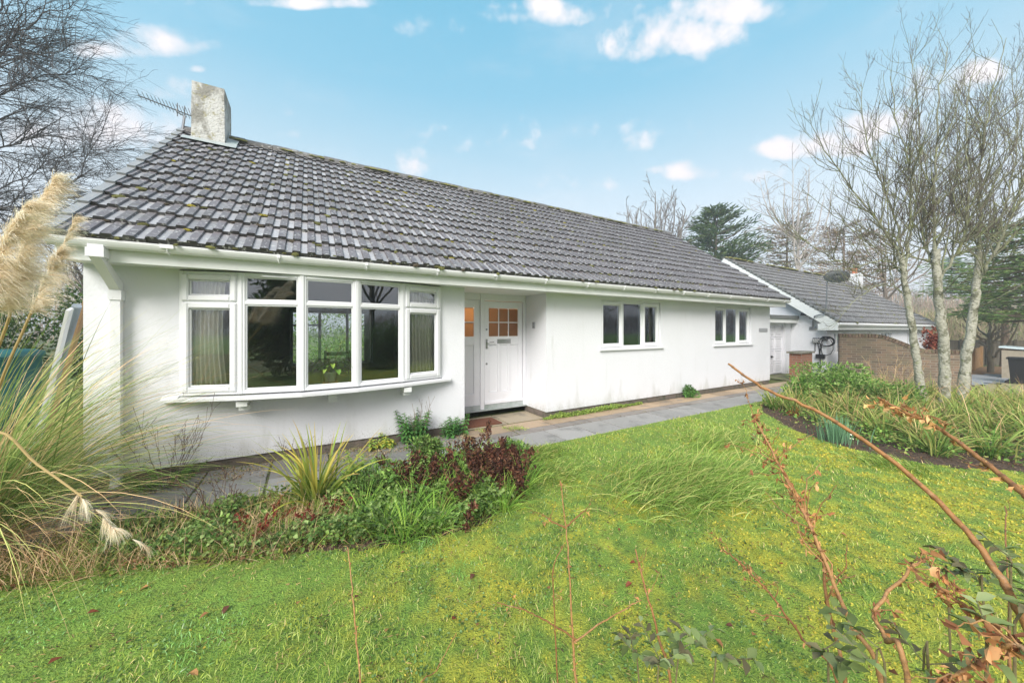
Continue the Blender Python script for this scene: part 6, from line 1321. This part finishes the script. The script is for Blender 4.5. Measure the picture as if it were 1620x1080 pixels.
def plume(stem, axis, L0, n, seed, side, width=.2, label=None):
    """stem & axis polylines (world); filaments leave the axis and droop to `side`"""
    r = np.random.default_rng(seed); o = np.array(pg_.location); mb = MB(); st = smoothpoly([np.array(q) - o for q in stem], 6); mb.tube(st, np.linspace(.009, .005, len(st)), 7, (.52, .40, .20)); stm = mb.build('plume_stem', M['dry'], pg_)
    A = smoothpoly([np.array(q) - o for q in axis], 8); mb = MB(); K_ = max(12, n // 62); side = np.array(side)
    T_ = r.uniform(0, 1, K_) ** .85; tn = np.repeat(np.arange(K_), 45); n = len(tn); tb0 = np.clip(T_[tn] + r.normal(0, .012, n), 0, 1)
    ps = np.array([poly_at(A, t)[0] for t in tb0]); ds = np.array([poly_at(A, t)[1] for t in tb0]); ds /= np.linalg.norm(ds, axis=1)[:, None]
    kd = rdir(K_, 0, r) * .75 + side * .7; d = ds * (.55 + .9 * tb0[:, None] ** 2) + kd[tn] * (.95 - .45 * tb0[:, None]) + r.normal(0, .19, (n, 3)); d /= np.linalg.norm(d, axis=1)[:, None]
    L = L0 * r.uniform(.6, 1.2, K_)[tn] * r.uniform(.45, 1.1, n) * (1.1 - .5 * tb0); seg = 6; p_ = ps.copy(); V_ = []; col = np.array([(.88, .81, .69), (.84, .75, .61), (.90, .86, .76), (.74, .64, .49)])[r.integers(0, 4, K_)][tn] * r.uniform(.85, 1.1, (n, 1)); sv = rdir(n, 0, r); w_ = r.uniform(.0009, .0017, n); dr = r.uniform(.5, 1.3, K_)[tn][:, None]
    for k in range(seg + 1):
        ww = (w_ * (1 - .7 * k / seg))[:, None]; V_ += [p_ - sv * ww, p_ + sv * ww]; p_ = p_ + d * (L / seg)[:, None]; d = d + (np.array([0, 0, -.13]) * (k + 1) * .6 * dr + side * .06) ; d /= np.linalg.norm(d, axis=1)[:, None]
    V_ = np.stack(V_, 1); K = 2 * (seg + 1); f = np.array([(2 * k, 2 * k + 1, 2 * k + 3, 2 * k + 2) for k in range(seg)]); mb.add(V_.reshape(-1, 3), (np.arange(n)[:, None, None] * K + f[None]).reshape(-1, 4), np.repeat(col, K, 0)); mb.build('plume', M['dry'], pg_)
sR = RT * 1.0
plume([(PB[0], PB[1], .1), S(-30, 640, 2.1), S(15, 500, 2.0), S(18, 455, 1.98)], [S(5, 490, 2.0), S(22, 440, 1.97), S(52, 350, 1.93), S(84, 288, 1.9)], .22, 6500, 411, sR * 1.0, .2)
plume([(PB[0] + .02, PB[1], .1), S(-80, 640, 2.0), S(-30, 520, 1.9), S(-12, 470, 1.88)], [S(-25, 500, 1.9), S(-15, 440, 1.88), S(10, 380, 1.84), S(40, 330, 1.8)], .23, 5500, 412, sR * .9, .2)
plume([(PB[0] - .02, PB[1] + .05, .1), S(-10, 640, 2.25), S(38, 520, 2.2), S(60, 470, 2.2)], [S(50, 500, 2.2), S(66, 455, 2.2), S(88, 410, 2.2), S(118, 352, 2.15)], .17, 4200, 413, sR * .7, .15)
plume([(PB[0] + .1, PB[1] - .1, .1), S(-10, 690, 2.1), S(60, 735, 2.05), S(130, 785, 2.0)], [S(120, 780, 2.0), S(150, 805, 2.0), S(180, 835, 2.0), S(228, 862, 1.98)], .16, 900, 414, np.array([0, 0, -.6]), .1)

# ------------------------------------------------------------------ foreground shrub stems close to the camera
OR = [(.36, .17, .06), (.30, .14, .05), (.44, .23, .09)]
def stem(name, label, pts, r0, r1, leafn, seed, side=0, nodes=True, lcol=((.34, .17, .08), (.22, .10, .05), (.44, .25, .13), (.15, .07, .04)), lsz=.03, foot=True, sidel=.2, group='bare russet stems in the foreground'):
    r = np.random.default_rng(seed); W_ = [spot(*p_) for p_ in pts]
    if foot:
        b = W_[0].copy(); b = np.array([b[0] + r.uniform(-.05, .05), b[1] + r.uniform(-.05, .05), 0.]); W_ = [b] + W_
    Pl = smoothpoly(W_, 7, .0009, r); o_ = Pl[0].copy(); Pl = Pl - o_; o = thing(name, label, 'stem', tuple(o_), group); mb = MB(); R = np.linspace(r0, r1, len(Pl)); col = np.array(OR[seed % 3]); mb.tube(Pl, R, 8, col, True)
    if nodes:
        for t in np.arange(.08, .99, .055) + r.uniform(-.012, .012): p_, d = poly_at(Pl, t); d = d / np.linalg.norm(d); rn = np.interp(t, [0, 1], [r0, r1]); mb.tube([p_ - d * rn * 1.2, p_, p_ + d * rn * 1.0], [rn * .97, rn * 1.22, rn * .97], 7, col * .75, False)
    tips = []
    for k in range(side):
        t = r.uniform(.35, .97); p_, d = poly_at(Pl, t); d = d / np.linalg.norm(d); dd = d + rdir(1, .1, r)[0] * .9; dd /= np.linalg.norm(dd); L = sidel * r.uniform(.4, 1.2); q = smoothpoly([p_, p_ + dd * L * .5 + r.normal(0, .01, 3), p_ + dd * L], 4, .002, r); rn = np.interp(t, [0, 1], [r0, r1]) * .55; mb.tube(q, np.linspace(rn, rn * .4, len(q)), 5, col * r.uniform(.8, 1.2), False); tips.append(q)
    mb.build('stem_wood', M['bark_f'], o, True)
    if leafn:
        lb_ = MB(); n = int(leafn * 1.8); lsz *= .6; cl = [Pl[int(len(Pl) * .3):]] + tips; ps = []; 
        for k in range(n):
            c_ = cl[r.integers(0, len(cl))] if tips and r.random() < .65 else cl[0]; ps.append(poly_at(c_, r.random())[0])
        ps = np.array(ps) + r.normal(0, .004, (n, 3)); leaves(lb_, ps, rdir(n, -.9, r), rdir(n, 0, r), lsz * r.uniform(.5, 1.4, n), lsz * .42 * r.uniform(.4, 1.3, n), pick(lcol, n, .3, r), .6, crumple=.09); lb_.build('withered_leaves', M['leaf'], o, True)
    return o
M['bark_f'] = mat('russet_stem', None, .6, vc=True, noise=[(90, (.16, .08, .05), .6, .5, .65), (30, (.45, .32, .2), .5, .55, .7)], bump=(200, .5, .003))
stem('shrub_stem', 'long bare arching orange-brown stem reaching from the lower right corner towards the house', [(1660, 1060, .62), (1600, 945, .66), (1530, 840, .72), (1420, 735, .80), (1300, 655, .88), (1205, 612, .95), (1152, 575, 1.0)], .0068, .0030, 0, 501, 0, foot=False)
stem('shrub_stem', 'stem hung with pale withered leaf clusters crossing the border at the right edge', [(1700, 860, .62), (1640, 800, .66), (1570, 740, .74), (1490, 680, .82), (1430, 650, .88), (1388, 628, .92)], .0062, .0026, 46, 502, 9, lcol=((.46, .28, .13), (.38, .21, .09), (.54, .36, .19), (.26, .14, .07)), lsz=.030, foot=False, sidel=.045)
stem('shrub_stem', 'tall forked russet stem thick with dry leaves', [(1400, 1120, .75), (1345, 985, .80), (1290, 850, .88), (1250, 770, .95), (1215, 700, 1.0), (1190, 655, 1.05)], .0058, .0018, 110, 503, 16, sidel=.13, lsz=.024)
stem('shrub_stem', 'russet stem twisting up beside the tallest forked one', [(1340, 1120, .80), (1310, 960, .86), (1300, 880, .9), (1270, 800, .96), (1225, 720, 1.0), (1210, 690, 1.02)], .0046, .0018, 70, 504, 12, sidel=.12, lsz=.022)
stem('shrub_stem', 'slanting russet stem with tiny dry leaves before the middle of the lawn', [(1330, 1120, .8), (1270, 1010, .85), (1210, 930, .9), (1170, 890, .95), (1140, 865, 1.0)], .0036, .0014, 40, 505, 6, sidel=.09, lsz=.02)
stem('shrub_stem', 'slim upright russet stem with paired side twigs left of centre bottom', [(912, 1120, 1.1), (908, 1040, 1.12), (903, 950, 1.15), (897, 850, 1.2), (886, 760, 1.25)], .0050, .0016, 16, 506, 0, sidel=.1, lsz=.018)
for (pts, sd_, lb) in (([(910, 1010, 1.13), (870, 985, 1.13), (830, 965, 1.12), (786, 952, 1.12)], 511, 'left lower side twig of the slim upright stem'), ([(908, 1015, 1.13), (950, 985, 1.13), (985, 965, 1.1), (1015, 948, 1.1)], 512, 'right lower side twig of the slim upright stem'),
                       ([(896, 835, 1.2), (875, 825, 1.2), (858, 812, 1.2)], 513, 'short upper left twig of the slim upright stem'), ([(897, 832, 1.2), (915, 815, 1.2), (928, 805, 1.22)], 514, 'short upper right twig of the slim upright stem')):
    stem('side_twig', lb, pts, .0030, .0012, 6, sd_, 2, foot=False, sidel=.06, lsz=.018, group='side twigs of the slim upright stem')
stem('shrub_stem', 'pale leaning stem just right of the slim upright one', [(1065, 1120, .95), (1040, 1000, 1.0), (1018, 920, 1.05), (1005, 868, 1.1)], .0048, .0018, 6, 507, 3, sidel=.08, lsz=.02)
stem('shrub_stem', 'thin russet twig curving beside the slim upright stem', [(885, 1120, 1.05), (878, 980, 1.08), (875, 900, 1.1), (893, 860, 1.12)], .0028, .0012, 6, 508, 3, sidel=.06, lsz=.016)
stem('shrub_stem', 'single thin straw-coloured stem at the bottom left of centre', [(572, 1120, 1.1), (563, 1000, 1.15), (556, 920, 1.2), (550, 865, 1.25)], .0034, .0016, 5, 509, 0, lsz=.02)
stem('shrub_stem', 'short thin stem leaning right at the bottom edge, right of the straw-coloured one', [(660, 1110, 1.0), (690, 1060, 1.05), (722, 1000, 1.1)], .0022, .001, 0, 510, 0)
stem('shrub_stem', 'stout orange stem with dead leaves at the lower right', [(1440, 1120, .6), (1400, 1010, .65), (1385, 965, .68), (1440, 900, .7), (1470, 880, .72)], .0050, .0020, 20, 515, 6, sidel=.08, lsz=.028)
stem('shrub_stem', 'thin twig with buds low in the right-hand corner', [(1660, 1080, .5), (1590, 1010, .55), (1530, 960, .6), (1480, 930, .62)], .0040, .0018, 30, 516, 8, sidel=.07, lsz=.028, foot=False)
stem('shrub_stem', 'straight dead twig rising at the right edge above the dark leaves', [(1600, 1120, .7), (1596, 960, .8), (1592, 860, .9), (1590, 800, 1.0)], .0030, .0012, 2, 517, 3, sidel=.07, lsz=.018)
stem('shrub_stem', 'brown tangled twig with clusters of dead leaves in the lower right corner', [(1700, 1090, .45), (1640, 1040, .48), (1600, 1020, .5), (1560, 1040, .52), (1500, 1075, .55)], .0042, .002, 44, 518, 10, sidel=.06, lsz=.03, foot=False)
def evergreen_sprig(label, pts, n, seed, ln=.05, cols=((.15, .19, .06), (.20, .25, .09), (.27, .31, .14), (.17, .15, .08))):
    r = np.random.default_rng(seed); W_ = [spot(*p_) for p_ in pts]; W_ = [np.array([W_[0][0], W_[0][1], 0])] + W_; Pl = smoothpoly(W_, 5, .002, r); o_ = Pl[0].copy(); Pl = Pl - o_; o = thing('evergreen_sprig', label, 'plant', tuple(o_), 'evergreen sprigs in the foreground'); mb = MB(); mb.tube(Pl, np.linspace(.0028, .0014, len(Pl)), 6, (.20, .17, .08)); mb.build('stem_wood', M['bark_f'], o)
    mb = MB(); pos, dr_ = [], []; nb_ = max(3, n // 4); wood = MB()
    for k in range(nb_):
        p0, d0 = poly_at(Pl, 1 - r.uniform(0, .30)); a_ = r.uniform(0, 6.28); e = p0 + np.array([cos(a_), sin(a_), r.uniform(.2, 1.0)]) * ln * r.uniform(.8, 2.2); wood.tube([p0, (p0 + e) / 2 - [0, 0, .003], e], .0012, 4, (.16, .15, .07), False)
        for j in range(7):
            q = p0 + (e - p0) * (.25 + .75 * j / 6); a2 = a_ + (j % 2 * 2 - 1) * r.uniform(.5, 1.3); pos.append(q); dr_.append((cos(a2), sin(a2), r.uniform(-.2, .7)))
    n2 = len(pos); leaves(mb, pos, dr_, np.tile([0, 0, 1.0], (n2, 1)) + r.normal(0, .3, (n2, 3)), ln * r.uniform(.5, 1.05, n2), ln * .42 * r.uniform(.7, 1.2, n2), pick(list(cols), n2, .3, r), .25, crumple=.03); mb.build('leaves', M['gloss'], o, True); wood.build('side_twigs', M['bark_f'], o)
M['gloss'] = mat('glossy_leaf', None, .5, vc=True, spec=.15, trans=.15)
sprigs = [(1010, 1075, 1000, 1030, .9), (1070, 1085, 1085, 1020, .85), (1130, 1090, 1135, 1040, .8), (1040, 1090, 1050, 1050, .8), (1310, 1100, 1300, 1030, .7), (1400, 1110, 1380, 1050, .62), (1560, 980, 1545, 925, .8), (1500, 960, 1490, 905, .85), (1600, 960, 1600, 890, .75), (1560, 1090, 1570, 1020, .55), (1470, 1100, 1460, 1060, .6), (1610, 1060, 1625, 970, .6)]
labs = ['leftmost glossy evergreen sprig at the bottom edge', 'evergreen sprig at the bottom edge below the pale leaning stem', 'evergreen sprig right of the pale leaning stem', 'low evergreen sprig between two others at the bottom edge', 'evergreen sprig beneath the slanting russet stem', 'evergreen sprig at the foot of the tall forked stem', 'dark evergreen sprig left of the long arching stem, right side', 'outlying dark sprig reaching left over the lawn', 'dark sprig against the right edge', 'low evergreen sprig in the lower right corner', 'small evergreen sprig beside the stout orange stem', 'evergreen sprig at the extreme lower right edge']
for k, (a, b, c_, d, t) in enumerate(sprigs): evergreen_sprig(labs[k], [(a, b, t), (c_, d, t * 1.02)], 9 if k < 6 else 12, 530 + k, .038 if k < 6 else .036)

# ------------------------------------------------------------------ beyond: woods, field edge, hill; and the garden behind the camera that the windows mirror
def wood_row(name, pts, h_, n, cols, seed, bl=1.6, bw=.05, depth=4, base=0):
    r = np.random.default_rng(seed); P_ = np.array(pts, float); mb = MB(); k = r.uniform(0, len(P_) - 1.001, n); i = k.astype(int); f = (k - i)[:, None]; p_ = P_[i] * (1 - f) + P_[i + 1] * f
    x = p_[:, 0] + r.normal(0, depth, n); y = p_[:, 1] + r.normal(0, depth, n); H = h_ * (.55 + .6 * fbm(x, y, .09, 3, seed)); z = base + r.random(n) ** .8 * H
    blades(mb, np.stack([x, y, z], -1), r.uniform(0, 6.28, n), r.uniform(.0, .9, n), bl * r.uniform(.5, 1.3, n), bw, r.uniform(-.3, .5, n), pick(cols, n, .25, r) * (.75 + .5 * fbm(x, y, .12, 2, seed + 5))[:, None], None, 2)
    return kind(mb.build(name, M['grass']), 'stuff')
BR = [(.22, .185, .15), (.20, .20, .13), (.26, .21, .17), (.17, .18, .12)]
wood_row('far_wood', [at(1440, 44)[:2], at(1520, 48)[:2], at(1640, 50)[:2], at(1800, 50)[:2], at(2200, 50)[:2]], 6.5, 16000, BR, 601, 1.4, .06, 2.5, -.5)
wood_row('far_wood_behind_roofs', [at(960, 60)[:2], at(1200, 60)[:2], at(1330, 52)[:2], at(1450, 50)[:2]], 7.0, 9000, [(.20, .17, .15), (.17, .15, .13), (.15, .16, .11)], 602, 1.6, .06, 3, -.5)
wood_row('thicket_behind_fence', [at(1430, 26)[:2], at(1490, 27)[:2], at(1560, 28)[:2], at(1700, 26)[:2]], 3.6, 9000, [(.21, .21, .12), (.18, .165, .11), (.25, .21, .15), (.14, .18, .08)], 603, .8, .035, 1.2, -.5)
wood_row('far_wood_left', [(-60, 30), (-40, 34), (-24, 36), (-10, 44)], 7, 12000, BR, 604, 1.5, .06, 3)
wood_row('far_wood_south', [(-70, -60), (-20, -82), (30, -85), (90, -60), (110, -20)], 5.5, 20000, [(.10, .085, .07), (.08, .08, .055), (.12, .10, .08)], 605, 2.6, .12, 4)
kind_h = MB(); a = np.linspace(-.35, 1.1, 40); 
hv = []
for j, (dist, hh) in enumerate(((90, -2), (120, 3.2), (170, 8.0), (240, 9.5))):
    for t in a:
        d = FW * cos(-t) - 0 * RT; d = np.array([cos(PHI - t), sin(PHI - t), 0]); q = CAM * [1, 1, 0] + d * dist; hv.append((q[0], q[1], hh + 2.2 * vn(np.array(t * 4), np.array(j * 1.0), 1, 7) * (j > 0)))
kind_h.add(hv, [(j * 40 + i, j * 40 + i + 1, (j + 1) * 40 + i + 1, (j + 1) * 40 + i) for j in range(3) for i in range(39)]); kind(kind_h.build('hill', M['hill'], smooth=True), 'structure')
v, f, c = grid(-90, 110, -80, -17, 3.0, lambda x, y: .02 + 0 * x); mb = MB(); mb.add(v, f); kind(mb.build('field', mat('pasture', (.13, .27, .05), .95, noise=(.3, (.18, .28, .06), .8, .45, .6), bump=(8, 1, .05))), 'structure')
shrub('garden_conifer', 'tall dark conifer behind the viewpoint mirrored in the left panes of the bow window', (-4.4, -9.2, 2.0), (1.9, 1.3, 2.6), 9000, .22, .09, HG, 620, 'tree', lobes=30, tri=True)
shrub('laurel_bush', 'wide dark laurel behind the viewpoint mirrored in the right panes of the bow window', (6.4, -9.4, .8), (2.0, 1.0, 1.0), 6000, .15, .06, [(.05, .10, .03), (.08, .15, .05)], 621, lobes=24, tri=True)
shrub('laurel_bush', 'second laurel behind the viewpoint mirrored in the plain front windows', (10.5, -10.5, 1.2), (3.4, 1.6, 1.6), 8000, .18, .07, [(.05, .10, .03), (.08, .13, .05)], 622, lobes=26, tri=True)
gtree('bare_tree', 'bare tree behind the viewpoint mirrored in the right panes of the bow window', (9.0, -14, 0), 7.5, 2.8, 623, [(.09, .08, .07)] * 3, (1.6, 2.2, 2), (0, 0, .2), (2.4, 1.3, .8), 9, .2, .008)
gtree('bare_tree', 'second bare tree behind the viewpoint mirrored in the plain front windows', (17, -13, 0), 8, 3.2, 624, [(.09, .08, .07)] * 3, (1.6, 2.2, 2), (0, 0, .2), (2.4, 1.3, .8), 9, .2, .008)
shrub('rear_garden_hedge', 'green hedge behind the house seen through the living room', (0.5, 13, 1.2), (5, 1.2, 1.6), 6000, .16, .07, [(.10, .18, .05), (.14, .22, .07)], 625, 'hedge', lobes=30, tri=True)

# ------------------------------------------------------------------ labels: rows counted from the viewpoint's side of each bed
ORD = ['first', 'second', 'third', 'fourth', 'fifth', 'sixth', 'seventh', 'eighth', 'ninth', 'tenth', 'eleventh', 'twelfth']
def rows(group, text, noun, per):
    it = [o for o in bpy.data.objects if o.get('group') == group and o.get('label') == text]
    dep = lambda o: float((np.array(o.location) - CAM).dot(FW)); lat = lambda o: float((np.array(o.location) - CAM).dot(RT)) / max(.1, dep(o))
    it.sort(key=dep); nr = math.ceil(len(it) / per)
    for k in range(nr):
        row = sorted(it[k * per:(k + 1) * per], key=lat); rn = 'nearest' if k == 0 else 'farthest' if k == nr - 1 else ORD[k]
        for j, o in enumerate(row): o['label'] = f'{noun}, {ORD[j]} from the left in the {rn} row'
rows("strap-leaved clumps in the right-hand border", 'arching strap-leaved green clump packed with others in the right-hand border under the birches', 'arching strap-leaved clump in right border', 8)
rows('grassy tufts in the bed before the bow window', 'bright green arching grassy tuft among dark dead stems in the bed before the bow window', 'green grassy tuft in bow-window bed', 6)
rows('dark dead stems in the bed before the bow window', 'dark maroon withered stem with shrivelled leaves in the bed before the bow window', 'maroon withered stem in bow-window bed', 8)
rows('fallen leaves on the lawn', 'small curled brown or red leaf fallen on the lawn', 'curled brown leaf on lawn', 6)

# thin winter haze
hz_ = bpy.data.materials.new('haze_air'); hz_.use_nodes = True; N = hz_.node_tree.nodes; N.remove(N['Principled BSDF']); pv = N.new('ShaderNodeVolumePrincipled'); pv.inputs['Color'].default_value = (.93, .96, 1, 1); pv.inputs['Density'].default_value = .0035; pv.inputs['Anisotropy'].default_value = .2
hz_.node_tree.links.new(pv.outputs[0], N['Material Output'].inputs['Volume'])
m = MB(); m.box(-650, 650, -650, 650, -4, 24); kind(m.build('haze', hz_), 'stuff')
